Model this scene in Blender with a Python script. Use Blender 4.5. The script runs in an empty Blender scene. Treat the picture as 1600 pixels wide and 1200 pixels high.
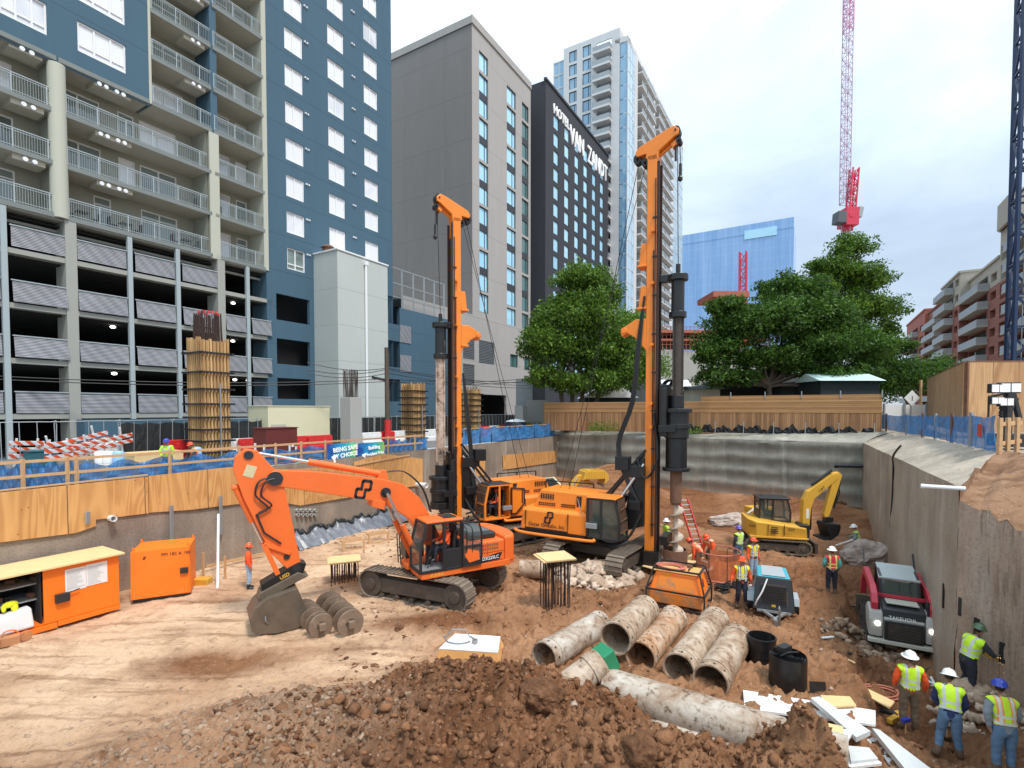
import bpy, bmesh, math, random
import numpy as np
from mathutils import Vector, Matrix
random.seed(7); rng = np.random.default_rng(7)
SC = bpy.context.scene
COL = SC.collection
PI = math.pi
R = math.radians
# camera model (used to survey the site)
CAMZ, PITCH, FPX, ROWP = 7.0, R(-1.8), 800.0, 665.0
def ray(px, py):
 u = (ROWP-py)/FPX; c, s = math.cos(PITCH), math.sin(PITCH)
 return Vector(((px-800)/FPX, c-u*s, s+u*c))
def G(px, py, z=0.0):
 r = ray(px, py); t = (z-CAMZ)/r.z
 return Vector((r.x*t, r.y*t, z))
def PD(px, py, Y):
 r = ray(px, py); t = Y/r.y
 return Vector((r.x*t, Y, CAMZ+r.z*t))
U = Vector((.508, .8614, 0)); V = Vector((-.8614, .508, 0)); N = Vector((.8614, -.508, 0))
def lineC(c, Y=None, px=None):
 """point on the grid line N.p=c at depth Y (or seen under column px)"""
 if px is not None:
  k = (px-800)/FPX; Y = c/(N.x*k+N.y)
  return Vector((k*Y, Y, 0))
 return Vector(((c-N.y*Y)/N.x, Y, 0))
# --- mesh builder
class MB:
 def __init__(s, M=None): s.v = []; s.f = []; s.M = M or Matrix()
 def add(s, vs, fs):
  o = len(s.v); M = s.M
  s.v += [tuple(M @ Vector(p)) for p in vs]
  s.f += [[i+o for i in f] for f in fs]
  return s
 def box(s, x0, x1, y0, y1, z0, z1):
  return s.add([(x0,y0,z0),(x1,y0,z0),(x1,y1,z0),(x0,y1,z0),(x0,y0,z1),(x1,y0,z1),(x1,y1,z1),(x0,y1,z1)],
              [[0,3,2,1],[4,5,6,7],[0,1,5,4],[1,2,6,5],[2,3,7,6],[3,0,4,7]])
 def bx(s, c, sz, rz=0, ry=0, rx=0):
  m = Matrix.Translation(Vector(c)) @ Matrix.Rotation(rz,4,'Z') @ Matrix.Rotation(ry,4,'Y') @ Matrix.Rotation(rx,4,'X')
  a, b, d = sz[0]/2, sz[1]/2, sz[2]/2
  P = [m @ Vector(q) for q in [(-a,-b,-d),(a,-b,-d),(a,b,-d),(-a,b,-d),(-a,-b,d),(a,-b,d),(a,b,d),(-a,b,d)]]
  return s.add(P, [[0,3,2,1],[4,5,6,7],[0,1,5,4],[1,2,6,5],[2,3,7,6],[3,0,4,7]])
 def bar(s, p, q, w, h=None, up=(0,0,1)):
  p, q = Vector(p), Vector(q); d = (q-p)
  if d.length < 1e-6: return s
  d.normalize(); up = Vector(up)
  if abs(d.dot(up)) > .98: up = Vector((1,0,0)) if abs(d.x) < .9 else Vector((0,1,0))
  a = d.cross(up).normalized(); b = a.cross(d).normalized(); h = h or w
  a *= w/2; b *= h/2
  P = [p-a-b, p+a-b, p+a+b, p-a+b, q-a-b, q+a-b, q+a+b, q-a+b]
  return s.add(P, [[0,3,2,1],[4,5,6,7],[0,1,5,4],[1,2,6,5],[2,3,7,6],[3,0,4,7]][::1])
 def cyl(s, p, q, r, r2=None, n=12, cap=True):
  p, q = Vector(p), Vector(q); r2 = r if r2 is None else r2
  d = (q-p).normalized(); u = Vector((0,0,1)) if abs(d.z) < .9 else Vector((1,0,0))
  a = d.cross(u).normalized(); b = d.cross(a)
  P = []
  for c, rr in ((p,r),(q,r2)):
   for i in range(n):
    t = 2*PI*i/n; P.append(c+a*(rr*math.cos(t))+b*(rr*math.sin(t)))
  F = [[i,(i+1)%n,n+(i+1)%n,n+i] for i in range(n)]
  if cap: F += [list(range(n))[::-1], list(range(n,2*n))]
  return s.add(P, F)
 def pipe(s, p, q, ro, ri, n=28):
  p, q = Vector(p), Vector(q); d = (q-p).normalized(); u = Vector((0,0,1)) if abs(d.z) < .9 else Vector((1,0,0))
  a = d.cross(u).normalized(); b = d.cross(a); P = []
  for c, rr in ((p,ro),(q,ro),(q,ri),(p,ri)):
   for i in range(n):
    t = 2*PI*i/n; P.append(c+a*(rr*math.cos(t))+b*(rr*math.sin(t)))
  F = []
  for k in range(4):
   k2 = (k+1)%4
   F += [[k*n+i,k*n+(i+1)%n,k2*n+(i+1)%n,k2*n+i] for i in range(n)]
  return s.add(P, F)
 def tube(s, pts, r, n=8):
  pts = [Vector(p) for p in pts]
  if 4 <= len(pts) <= 12 and not isinstance(r,(list,tuple)):
   q = [pts[0]]+pts+[pts[-1]]; o_ = []
   for i in range(1,len(q)-2):
    for t in (0,.25,.5,.75):
     a,b,c,d = q[i-1:i+3]; o_.append(.5*((2*b)+(c-a)*t+(2*a-5*b+4*c-d)*t*t+(3*b-a-3*c+d)*t**3))
   pts = o_+[pts[-1]]
  m = len(pts); rs = r if isinstance(r,(list,tuple)) else [r]*m
  P = []; prev = None
  for k in range(m):
   d = (pts[min(k+1,m-1)]-pts[max(k-1,0)]).normalized()
   if prev is None:
    u = Vector((0,0,1)) if abs(d.z) < .9 else Vector((1,0,0)); a = d.cross(u).normalized()
   else:
    a = (prev-d*prev.dot(d)).normalized()
   prev = a; b = d.cross(a)
   for i in range(n):
    t = 2*PI*i/n; P.append(pts[k]+a*(rs[k]*math.cos(t))+b*(rs[k]*math.sin(t)))
  F = [[k*n+i,k*n+(i+1)%n,(k+1)*n+(i+1)%n,(k+1)*n+i] for k in range(m-1) for i in range(n)]
  F += [list(range(n))[::-1], list(range((m-1)*n,m*n))]
  return s.add(P, F)
 def prism(s, poly, y0, y1):
  n = len(poly)
  P = [(x,y0,z) for x,z in poly]+[(x,y1,z) for x,z in poly]
  F = [[i,(i+1)%n,n+(i+1)%n,n+i] for i in range(n)]+[list(range(n))[::-1], list(range(n,2*n))]
  return s.add(P, F)
 def prismz(s, poly, z0, z1):
  n = len(poly)
  P = [(x,y,z0) for x,y in poly]+[(x,y,z1) for x,y in poly]
  F = [[i,(i+1)%n,n+(i+1)%n,n+i] for i in range(n)]+[list(range(n))[::-1], list(range(n,2*n))]
  return s.add(P, F)
 def lathe(s, prof, c=(0,0,0), n=16):
  P = []; F = []
  for r, z in prof:
   for i in range(n):
    t = 2*PI*i/n; P.append((c[0]+r*math.cos(t), c[1]+r*math.sin(t), c[2]+z))
  for k in range(len(prof)-1):
   F += [[k*n+i,k*n+(i+1)%n,(k+1)*n+(i+1)%n,(k+1)*n+i] for i in range(n)]
  return s.add(P, F)
 def sph(s, c, r, sc=(1,1,1), n=10, m=7):
  P = []; F = []
  for j in range(m+1):
   a = PI*j/m
   for i in range(n):
    t = 2*PI*i/n
    P.append((c[0]+r*sc[0]*math.sin(a)*math.cos(t), c[1]+r*sc[1]*math.sin(a)*math.sin(t), c[2]+r*sc[2]*math.cos(a)))
  for j in range(m):
   F += [[j*n+i,(j+1)*n+i,(j+1)*n+(i+1)%n,j*n+(i+1)%n] for i in range(n)]
  return s.add(P, F)
 def quad(s, a, b, c, d): return s.add([a,b,c,d], [[0,1,2,3]])
 def build(s, name, mat, parent=None, smooth=False, bevel=0, kind=None, group=None, label=None, cat=None):
  me = bpy.data.meshes.new(name)
  vs = s.v
  if parent is not None:
   off = rootoff(parent)
   if off is not None: vs = [(x-off.x, y-off.y, z-off.z) for x,y,z in vs]
  me.from_pydata(vs, [], s.f); me.update()
  if mat: me.materials.append(mat)
  bm = bmesh.new(); bm.from_mesh(me); bmesh.ops.recalc_face_normals(bm, faces=bm.faces); bm.to_mesh(me); bm.free()
  if smooth:
   me.polygons.foreach_set('use_smooth', [True]*len(me.polygons)); me.set_sharp_from_angle(angle=R(40))
  o = bpy.data.objects.new(name, me); COL.objects.link(o)
  if parent is not None: o.parent = parent
  if bevel:
   b = o.modifiers.new('bevel','BEVEL'); b.width = bevel; b.segments = 2; b.limit_method = 'ANGLE'; b.angle_limit = R(40)
  tag(o, label, cat, group, kind)
  return o
WOFF = {}
def rootoff(p):
 while p.parent is not None: p = p.parent
 return WOFF.get(p.name)
def tag(o, label=None, cat=None, group=None, kind=None):
 if label: o['label'] = label
 if cat: o['category'] = cat
 if group: o['group'] = group
 if kind: o['kind'] = kind
 return o
def thing(name, label, cat, loc=(0,0,0), rz=0, group=None, world=False, rot=None, scale=1):
 o = bpy.data.objects.new(name, None); COL.objects.link(o); o.empty_display_size = .3
 o.location = loc; o.rotation_euler = rot if rot else (0,0,rz); o.scale = (scale,)*3
 tag(o, label, cat, group)
 if world: WOFF[o.name] = Vector(loc)
 return o
def kids(o): return [c for c in bpy.data.objects if c.parent is o]
def dup(root, loc, rz, label, scale=1):
 r = root.copy(); COL.objects.link(r); r.location = loc; r.rotation_euler = (0,0,rz); r['label'] = label; r.scale = (scale,)*3
 def rec(a, b):
  for ch in kids(a):
   c = ch.copy(); COL.objects.link(c); c.parent = b; rec(ch, c)
 rec(root, r)
 return r
# --- materials
def mk(name):
 m = bpy.data.materials.new(name); m.use_nodes = True; nt = m.node_tree
 return m, nt, nt.nodes, nt.links, nt.nodes['Principled BSDF']
def noise_node(nt, scale, detail=5, vec=None, rough=.6, dist=0):
 n = nt.nodes.new('ShaderNodeTexNoise'); n.inputs['Scale'].default_value = scale; n.inputs['Detail'].default_value = detail
 n.inputs['Roughness'].default_value = rough; n.inputs['Distortion'].default_value = dist
 if vec is not None: nt.links.new(vec, n.inputs['Vector'])
 return n
def ramp(nt, fac, stops):
 r = nt.nodes.new('ShaderNodeValToRGB'); e = r.color_ramp.elements
 while len(e) < len(stops): e.new(.5)
 for i,(p,c) in enumerate(stops):
  e[i].position = p; e[i].color = (*c,1) if len(c) == 3 else c
 nt.links.new(fac, r.inputs[0]); return r.outputs[0]
def mixc(nt, fac, a, b, mode='MIX'):
 m = nt.nodes.new('ShaderNodeMix'); m.data_type = 'RGBA'; m.blend_type = mode
 for i, s in ((0,fac),(6,a),(7,b)):
  if hasattr(s,'links'): nt.links.new(s, m.inputs[i])
  elif i == 0: m.inputs[0].default_value = s
  else: m.inputs[i].default_value = (*s,1)
 return m.outputs[2]
def math_(nt, op, a, b=0, c=None):
 m = nt.nodes.new('ShaderNodeMath'); m.operation = op
 for i, s in enumerate((a,b) if c is None else (a,b,c)):
  if hasattr(s,'links'): nt.links.new(s, m.inputs[i])
  else: m.inputs[i].default_value = s
 return m.outputs[0]
def pos(nt, obj=False, sc=(1,1,1)):
 if obj: v = nt.nodes.new('ShaderNodeTexCoord').outputs['Object']
 else: v = nt.nodes.new('ShaderNodeNewGeometry').outputs['Position']
 mp = nt.nodes.new('ShaderNodeMapping'); mp.inputs['Scale'].default_value = sc; nt.links.new(v, mp.inputs[0])
 return mp.outputs[0]
def bump(nt, h, strength, dist=.02):
 b = nt.nodes.new('ShaderNodeBump'); b.inputs['Strength'].default_value = strength; b.inputs['Distance'].default_value = dist
 nt.links.new(h, b.inputs['Height']); return b.outputs[0]
def paint(name, col, rough=.45, metal=0, var=.15, scale=1.5, dirt=0, dirtcol=(.22,.14,.09), dscale=2.2, bmp=.15, zdirt=0, spec=.5, chip=0):
 """painted or plain surface with tone variation, dust, and mud low down"""
 m, nt, ns, ls, b = mk(name)
 n1 = noise_node(nt, scale, 4, pos(nt)); n2 = noise_node(nt, dscale*6, 6, pos(nt), .7)
 c = mixc(nt, n1.outputs[0], tuple(x*(1-var) for x in col), tuple(min(1,x*(1+var)) for x in col))
 rr = rough
 if dirt or zdirt:
  n3 = noise_node(nt, dscale, 7, pos(nt), .7)
  f = math_(nt, 'ADD', n3.outputs[0], dirt-.5)
  if zdirt:
   sx = nt.nodes.new('ShaderNodeSeparateXYZ'); ls.new(pos(nt), sx.inputs[0])
   z = math_(nt, 'MULTIPLY', math_(nt, 'SUBTRACT', zdirt, sx.outputs[2]), .16)
   f = math_(nt, 'ADD', f, math_(nt, 'MAXIMUM', z, -.05))
  f = math_(nt, 'MULTIPLY', math_(nt, 'SUBTRACT', f, .155), 5)
  f = math_(nt, 'MINIMUM', math_(nt, 'MAXIMUM', f, 0), .85)
  c = mixc(nt, f, c, dirtcol)
  rr = math_(nt, 'ADD', math_(nt,'MULTIPLY', f, .9-rough), rough)
 if chip:
  n4 = noise_node(nt, 9, 8, pos(nt), .75)
  f2 = math_(nt,'GREATER_THAN', n4.outputs[0], 1-chip)
  c = mixc(nt, f2, c, (.05,.035,.03))
 ls.new(c, b.inputs['Base Color'])
 if hasattr(rr,'links'): ls.new(rr, b.inputs['Roughness'])
 else: b.inputs['Roughness'].default_value = rough
 b.inputs['Metallic'].default_value = metal; b.inputs['Specular IOR Level'].default_value = spec
 if bmp: ls.new(bump(nt, n2.outputs[0], bmp, .01), b.inputs['Normal'])
 return m
def facade(name, col, floor=2.96, z0=0, line=.06, streak=.25, dark=.6, rough=.85, vline=0):
 """stucco / precast wall with a reveal joint per storey and rain streaks"""
 m, nt, ns, ls, b = mk(name)
 sx = nt.nodes.new('ShaderNodeSeparateXYZ'); ls.new(pos(nt), sx.inputs[0])
 n1 = noise_node(nt, 1, 5, pos(nt, sc=(.9,.9,.09)), .65); n2 = noise_node(nt, .13, 4, pos(nt)); n3 = noise_node(nt, 14, 5, pos(nt))
 c = mixc(nt, n1.outputs[0], tuple(x*(1-streak) for x in col), tuple(min(1,x*(1+streak)) for x in col))
 c = mixc(nt, math_(nt,'MULTIPLY',n2.outputs[0],.5), c, tuple(x*.8 for x in col))
 zz = math_(nt,'FRACT', math_(nt,'DIVIDE', math_(nt,'ADD', sx.outputs[2], 300*floor-z0), floor))
 f = math_(nt,'LESS_THAN', zz, line/floor)
 if vline:
  d = nt.nodes.new('ShaderNodeVectorMath'); d.operation='DOT_PRODUCT'; ls.new(pos(nt), d.inputs[0]); d.inputs[1].default_value = (U.x+V.x,U.y+V.y,0)
  vv = math_(nt,'FRACT', math_(nt,'DIVIDE', math_(nt,'ADD', d.outputs['Value'], 1000), vline))
  f = math_(nt,'MAXIMUM', f, math_(nt,'LESS_THAN', vv, .05/vline))
 c = mixc(nt, math_(nt,'MULTIPLY', f, .8), c, tuple(x*dark for x in col))
 ls.new(c, b.inputs['Base Color']); b.inputs['Roughness'].default_value = rough
 h = math_(nt,'SUBTRACT', math_(nt,'MULTIPLY', n3.outputs[0], .15), f)
 ls.new(bump(nt, h, .5, .03), b.inputs['Normal'])
 return m
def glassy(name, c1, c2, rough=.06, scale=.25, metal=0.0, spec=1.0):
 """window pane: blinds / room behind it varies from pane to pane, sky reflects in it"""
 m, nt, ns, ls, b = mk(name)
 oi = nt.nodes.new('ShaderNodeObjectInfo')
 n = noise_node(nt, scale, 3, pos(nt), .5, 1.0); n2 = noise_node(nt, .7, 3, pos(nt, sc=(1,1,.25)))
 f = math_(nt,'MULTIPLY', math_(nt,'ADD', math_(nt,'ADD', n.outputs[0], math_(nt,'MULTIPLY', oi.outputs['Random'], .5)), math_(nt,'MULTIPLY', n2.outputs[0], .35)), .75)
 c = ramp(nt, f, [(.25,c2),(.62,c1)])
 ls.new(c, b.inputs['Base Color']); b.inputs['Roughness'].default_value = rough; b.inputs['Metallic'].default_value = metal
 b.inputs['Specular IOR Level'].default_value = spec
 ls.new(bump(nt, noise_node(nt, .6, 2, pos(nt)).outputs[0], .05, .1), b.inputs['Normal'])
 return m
def emit(name, col, st, base=(.8,.8,.8)):
 m, nt, ns, ls, b = mk(name); b.inputs['Base Color'].default_value = (*base,1)
 b.inputs['Emission Color'].default_value = (*col,1); b.inputs['Emission Strength'].default_value = st
 return m
def plywood(name, c1=(.66,.35,.12), c2=(.42,.18,.05), ringscale=1.1, rough=.7, sheet=2.44, axis=U, grain=(1,1,.16), seam=.03):
 """rotary-cut plywood sheets: cathedral grain, knots, seams between sheets, a tone per sheet"""
 m, nt, ns, ls, b = mk(name)
 P = pos(nt)
 d = nt.nodes.new('ShaderNodeVectorMath'); d.operation='DOT_PRODUCT'; ls.new(P, d.inputs[0]); d.inputs[1].default_value = tuple(axis)
 q = math_(nt,'DIVIDE', math_(nt,'ADD', d.outputs['Value'], 500), sheet)
 cell = math_(nt,'FLOOR', q); fr = math_(nt,'FRACT', q)
 wn = nt.nodes.new('ShaderNodeTexWhiteNoise'); wn.noise_dimensions='1D'; ls.new(cell, wn.inputs['W'])
 vm = nt.nodes.new('ShaderNodeVectorMath'); vm.operation='ADD'; ls.new(pos(nt, sc=grain), vm.inputs[0])
 sc = nt.nodes.new('ShaderNodeVectorMath'); sc.operation='SCALE'; ls.new(wn.outputs['Color'], sc.inputs[0]); sc.inputs['Scale'].default_value = 40
 ls.new(sc.outputs[0], vm.inputs[1])
 n = noise_node(nt, ringscale, 2, vm.outputs[0], .4, .6)
 g = math_(nt,'SINE', math_(nt,'MULTIPLY', n.outputs[0], 95))
 g = math_(nt,'ADD', math_(nt,'MULTIPLY', g, .28), .5)
 n2 = noise_node(nt, 1.2, 5, pos(nt, sc=(1,1,.4)), .6)
 g = math_(nt,'ADD', math_(nt,'MULTIPLY', g, .55), math_(nt,'MULTIPLY', n2.outputs[0], .55))
 g = math_(nt,'ADD', g, math_(nt,'MULTIPLY', math_(nt,'SUBTRACT', wn.outputs['Value'], .5), .22))
 c = ramp(nt, g, [(.2,c2),(.75,c1)])
 vo = nt.nodes.new('ShaderNodeTexVoronoi'); vo.inputs['Scale'].default_value = 3.1; ls.new(P, vo.inputs['Vector'])
 kn = math_(nt,'LESS_THAN', vo.outputs['Distance'], .075)
 c = mixc(nt, math_(nt,'MULTIPLY',kn,.75), c, (.12,.05,.02))
 sm = math_(nt,'LESS_THAN', fr, seam/sheet)
 c = mixc(nt, math_(nt,'MULTIPLY',sm,.85), c, (.06,.03,.015))
 ls.new(c, b.inputs['Base Color']); b.inputs['Roughness'].default_value = rough
 ls.new(bump(nt, g, .12, .01), b.inputs['Normal'])
 return m
def planks(name, c1, c2, pitch=.14, axis=U, vertical=True, rough=.8):
 m, nt, ns, ls, b = mk(name)
 P = pos(nt)
 d = nt.nodes.new('ShaderNodeVectorMath'); d.operation='DOT_PRODUCT'; ls.new(P, d.inputs[0]); d.inputs[1].default_value = tuple(axis) if vertical else (0,0,1)
 q = math_(nt,'DIVIDE', math_(nt,'ADD', d.outputs['Value'], 500), pitch)
 wn = nt.nodes.new('ShaderNodeTexWhiteNoise'); wn.noise_dimensions='1D'; ls.new(math_(nt,'FLOOR', q), wn.inputs['W'])
 n2 = noise_node(nt, 3, 6, pos(nt, sc=(1,1,.15) if vertical else (.2,.2,2)), .65)
 g = math_(nt,'ADD', math_(nt,'MULTIPLY', wn.outputs['Value'], .5), math_(nt,'MULTIPLY', n2.outputs[0], .6))
 c = ramp(nt, g, [(.2,c2),(.85,c1)])
 sm = math_(nt,'LESS_THAN', math_(nt,'FRACT', q), .09)
 c = mixc(nt, math_(nt,'MULTIPLY',sm,.8), c, tuple(x*.2 for x in c2))
 ls.new(c, b.inputs['Base Color']); b.inputs['Roughness'].default_value = rough
 ls.new(bump(nt, math_(nt,'SUBTRACT',1,sm), .4, .02), b.inputs['Normal'])
 return m
def cloth(name, col, var=.2, rough=.9, sc=9):
 return paint(name, col, rough, 0, var, sc, bmp=.5, dscale=3, dirt=.06, dirtcol=tuple(x*.5+.05 for x in col))
# --- lettering
def letters(txt, size, mat, parent, M, name='lettering', ext=.006, align='CENTER', sx=1, bold=0):
 cu = bpy.data.curves.new('txt','FONT'); cu.body = txt; cu.size = size; cu.extrude = ext; cu.align_x = align; cu.resolution_u = 2; cu.offset = bold
 t = bpy.data.objects.new('txt', cu); COL.objects.link(t)
 dg = bpy.context.evaluated_depsgraph_get(); dg.update()
 me = bpy.data.meshes.new_from_object(t.evaluated_get(dg)); bpy.data.objects.remove(t)
 off = rootoff(parent) if parent else None
 Mx = M @ Matrix.Diagonal((sx,1,1,1))
 if off is not None: Mx = Matrix.Translation(-off) @ Mx
 me.transform(Mx); me.materials.clear(); me.materials.append(mat)
 o = bpy.data.objects.new(name, me); COL.objects.link(o); o.parent = parent
 return o
def frame_M(origin, xdir, zdir):
 """matrix whose local X runs along xdir, local Y along zdir (up), local Z out of the surface"""
 x = Vector(xdir).normalized(); y = Vector(zdir).normalized(); z = x.cross(y).normalized(); y = z.cross(x)
 return Matrix(((x.x,y.x,z.x,origin[0]),(x.y,y.y,z.y,origin[1]),(x.z,y.z,z.z,origin[2]),(0,0,0,1)))
def emblem(parent, M, s, mat):
 """two linked rounded squares, lower left and upper right, as on the machines"""
 mb = MB(M)
 def loop(cx, cy, h, gap):
  pts = []
  for ax, ay, a0 in ((1,1,0),(-1,1,90),(-1,-1,180),(1,-1,270)):
   for k in range(5):
    t = R(a0+k*22.5); pts.append((cx+ax*(h-.09)+.09*math.cos(t), cy+ay*(h-.09)+.09*math.sin(t)))
  pts.append(pts[0]); return pts
 def ribbon(pts, w):
  for a, b in zip(pts, pts[1:]):
   a3 = Vector((a[0]*s,a[1]*s,.004)); b3 = Vector((b[0]*s,b[1]*s,.004)); d = (b3-a3).normalized()*w*s*.3
   mb.bar(a3-d, b3+d, w*s, .008)
 up = loop(.13,.24,.24,0); lo = loop(-.13,-.24,.24,0)
 P = up[15:20]+up[0:10]+[(-.11,0)]+lo[5:20]+[(.11,0)]
 ribbon(P+[P[0]], .15)
 return mb.build('emblem', mat, parent)
# --- facades
class Fc:
 def __init__(s, o, d, inward): s.o = Vector((o[0],o[1],0)); s.d = Vector(d).normalized(); s.n = Vector(inward).normalized()
 def P(s, a, dep, z): return s.o+s.d*a+s.n*dep+Vector((0,0,z))
 def pix(s, px, py):
  r = ray(px, py); n = s.n
  t = n.dot(s.o)/n.dot(Vector((r.x,r.y,0)))
  p = Vector((r.x*t, r.y*t, 0)); return (p-s.o).dot(s.d), CAMZ+r.z*t
 def S(s, px, py=400): return s.pix(px,py)[0]
 def slab(s, mb, a0, a1, d0, d1, z0, z1):
  c = [s.P(a,dd,z) for z in (z0,z1) for a,dd in ((a0,d0),(a1,d0),(a1,d1),(a0,d1))]
  return mb.add(c, [[0,3,2,1],[4,5,6,7],[0,1,5,4],[1,2,6,5],[2,3,7,6],[3,0,4,7]])
 def wall(s, mb, a0, a1, z0, z1, holes=(), dep=0, jamb=.25):
  hs = [(max(a0,h[0]),min(a1,h[1]),max(z0,h[2]),min(z1,h[3])) for h in holes]
  hs = [h for h in hs if h[1] > h[0]+.01 and h[3] > h[2]+.01]
  A = sorted({round(x,4) for x in [a0,a1]+[x for h in hs for x in h[:2]]})
  Z = sorted({round(x,4) for x in [z0,z1]+[x for h in hs for x in h[2:]]})
  for i in range(len(A)-1):
   run = None
   for j in range(len(Z)):
    inside = True
    if j < len(Z)-1:
     ca, cz = (A[i]+A[i+1])/2, (Z[j]+Z[j+1])/2
     inside = any(h[0] < ca < h[1] and h[2] < cz < h[3] for h in hs)
    if inside:
     if run is not None: mb.quad(s.P(A[i],dep,run),s.P(A[i+1],dep,run),s.P(A[i+1],dep,Z[j]),s.P(A[i],dep,Z[j])); run = None
    elif run is None: run = Z[j]
  for h in hs:
   a,b,c,d = h; e = dep+jamb
   mb.quad(s.P(a,dep,c),s.P(b,dep,c),s.P(b,e,c),s.P(a,e,c)); mb.quad(s.P(a,dep,d),s.P(b,dep,d),s.P(b,e,d),s.P(a,e,d))
   mb.quad(s.P(a,dep,c),s.P(a,dep,d),s.P(a,e,d),s.P(a,e,c)); mb.quad(s.P(b,dep,c),s.P(b,dep,d),s.P(b,e,d),s.P(b,e,c))
def window(F, root, a0, a1, z0, z1, fm, gm, dep=.1, fw=.06, mull=(.5,), trans=(), name='window'):
 mb = MB()
 F.slab(mb,a0,a1,dep-.03,dep+.05,z0,z0+fw); F.slab(mb,a0,a1,dep-.03,dep+.05,z1-fw,z1)
 F.slab(mb,a0,a0+fw,dep-.03,dep+.05,z0+fw,z1-fw); F.slab(mb,a1-fw,a1,dep-.03,dep+.05,z0+fw,z1-fw)
 for t in mull:
  c = a0+(a1-a0)*t; F.slab(mb,c-fw/2,c+fw/2,dep-.02,dep+.04,z0+fw,z1-fw)
 for t in trans:
  c = z0+(z1-z0)*t; F.slab(mb,a0+fw,a1-fw,dep-.015,dep+.035,c-fw/2,c+fw/2)
 w = mb.build(name, fm, root)
 p = MB(); p.quad(F.P(a0,dep+.045,z0),F.P(a1,dep+.045,z0),F.P(a1,dep+.045,z1),F.P(a0,dep+.045,z1)); p.build('pane', gm, w)
 return w

# --- world, sun, camera
def setup():
 w = bpy.data.worlds.new('World'); SC.world = w; w.use_nodes = True; nt = w.node_tree; nt.nodes.clear()
 out = nt.nodes.new('ShaderNodeOutputWorld'); add = nt.nodes.new('ShaderNodeAddShader')
 b1 = nt.nodes.new('ShaderNodeBackground'); b2 = nt.nodes.new('ShaderNodeBackground')
 sky = nt.nodes.new('ShaderNodeTexSky'); sky.sky_type = 'NISHITA'; sky.sun_disc = False
 el, az = R(60), R(140)
 sky.sun_elevation = el; sky.sun_rotation = az
 nt.links.new(sky.outputs[0], b1.inputs[0]); b1.inputs[1].default_value = .05
 tc = nt.nodes.new('ShaderNodeTexCoord'); mp = nt.nodes.new('ShaderNodeMapping'); mp.inputs['Scale'].default_value = (1,1,2.2)
 nt.links.new(tc.outputs['Generated'], mp.inputs[0])
 n = noise_node(nt, 2.1, 6, mp.outputs[0], .55, .5)
 c = ramp(nt, n.outputs[0], [(.28,(.44,.53,.64)),(.42,(.53,.63,.75)),(.55,(.64,.74,.84)),(.72,(.80,.87,.93))])
 # brighter, whiter deck to the left of the view, greyer to the right
 sx = nt.nodes.new('ShaderNodeSeparateXYZ'); nt.links.new(tc.outputs['Generated'], sx.inputs[0])
 f = math_(nt,'MULTIPLY', math_(nt,'ADD', math_(nt,'MULTIPLY', sx.outputs[0], -1.2), .45), .9)
 f = math_(nt,'MINIMUM', math_(nt,'MAXIMUM', f, 0), .75)
 c = mixc(nt, f, c, (.66,.83,.93))
 up = math_(nt,'MINIMUM', math_(nt,'MAXIMUM', math_(nt,'MULTIPLY', sx.outputs[2], 1.6), 0), 1)
 st = math_(nt,'ADD', math_(nt,'MULTIPLY', math_(nt,'POWER', up, 2), 1.05), .80)
 nt.links.new(c, b2.inputs[0]); nt.links.new(st, b2.inputs[1])
 nt.links.new(b1.outputs[0], add.inputs[0]); nt.links.new(b2.outputs[0], add.inputs[1]); nt.links.new(add.outputs[0], out.inputs[0])
 L = bpy.data.lights.new('sun','SUN'); L.energy = 3.0; L.angle = R(9); L.color = (1,.95,.88)
 o = bpy.data.objects.new('sun', L); COL.objects.link(o)
 d = Vector((math.sin(az)*math.cos(el), math.cos(az)*math.cos(el), math.sin(el)))
 o.rotation_euler = d.to_track_quat('Z','Y').to_euler(); o.location = (0,0,80)
 cam = bpy.data.cameras.new('camera'); cam.lens = 18; cam.sensor_width = 36; cam.shift_y = 65/1600; cam.clip_end = 6000; cam.clip_start = .1
 co = bpy.data.objects.new('camera', cam); COL.objects.link(co); co.location = (0,0,CAMZ); co.rotation_euler = (R(90)+PITCH,0,0)
 SC.camera = co
 SC.view_settings.view_transform = 'Standard'; SC.view_settings.look = 'None'; SC.view_settings.exposure = 0
 SC.render.resolution_x, SC.render.resolution_y = 1024, 768
setup()
M = {}
M['void_'] = paint('slot_shadow', (.02,.018,.015), .9, var=.2)
M['orange'] = paint('orange_paint', (.84,.23,.020), .4, var=.16, dirt=.05, zdirt=1.6, dirtcol=(.40,.21,.11), chip=.27)
M['orange2'] = paint('orange_excavator_paint', (.84,.155,.028), .38, var=.1, dirt=.04, zdirt=1.0, dirtcol=(.38,.19,.10), chip=.28)
M['orangebox'] = paint('orange_box_paint', (.93,.19,.010), .5, var=.10, dirt=.02, zdirt=.5, dirtcol=(.45,.25,.12), chip=.24)
M['yellow'] = paint('yellow_paint', (.68,.37,.045), .42, var=.1, dirt=.0, zdirt=.8, dirtcol=(.30,.19,.10), chip=.26)
M['black'] = paint('black_metal', (.012,.012,.013), .35, var=.4, dirt=-.04, dirtcol=(.14,.10,.07))
M['blacktrim'] = paint('black_trim', (.025,.025,.027), .35, var=.3, dirt=-.06)
M['rubber'] = paint('rubber_hose', (.015,.015,.016), .5, var=.3, bmp=.05)
M['trackmetal'] = paint('muddy_track_steel', (.20,.155,.115), .75, .1, var=.35, scale=5, dirt=.12, dirtcol=(.36,.25,.17), dscale=4, bmp=.6)
M['trackframe'] = paint('muddy_track_frame', (.09,.07,.055), .7, .2, var=.4, scale=4, dirt=.1, dirtcol=(.24,.16,.105), dscale=3, bmp=.5)
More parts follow.
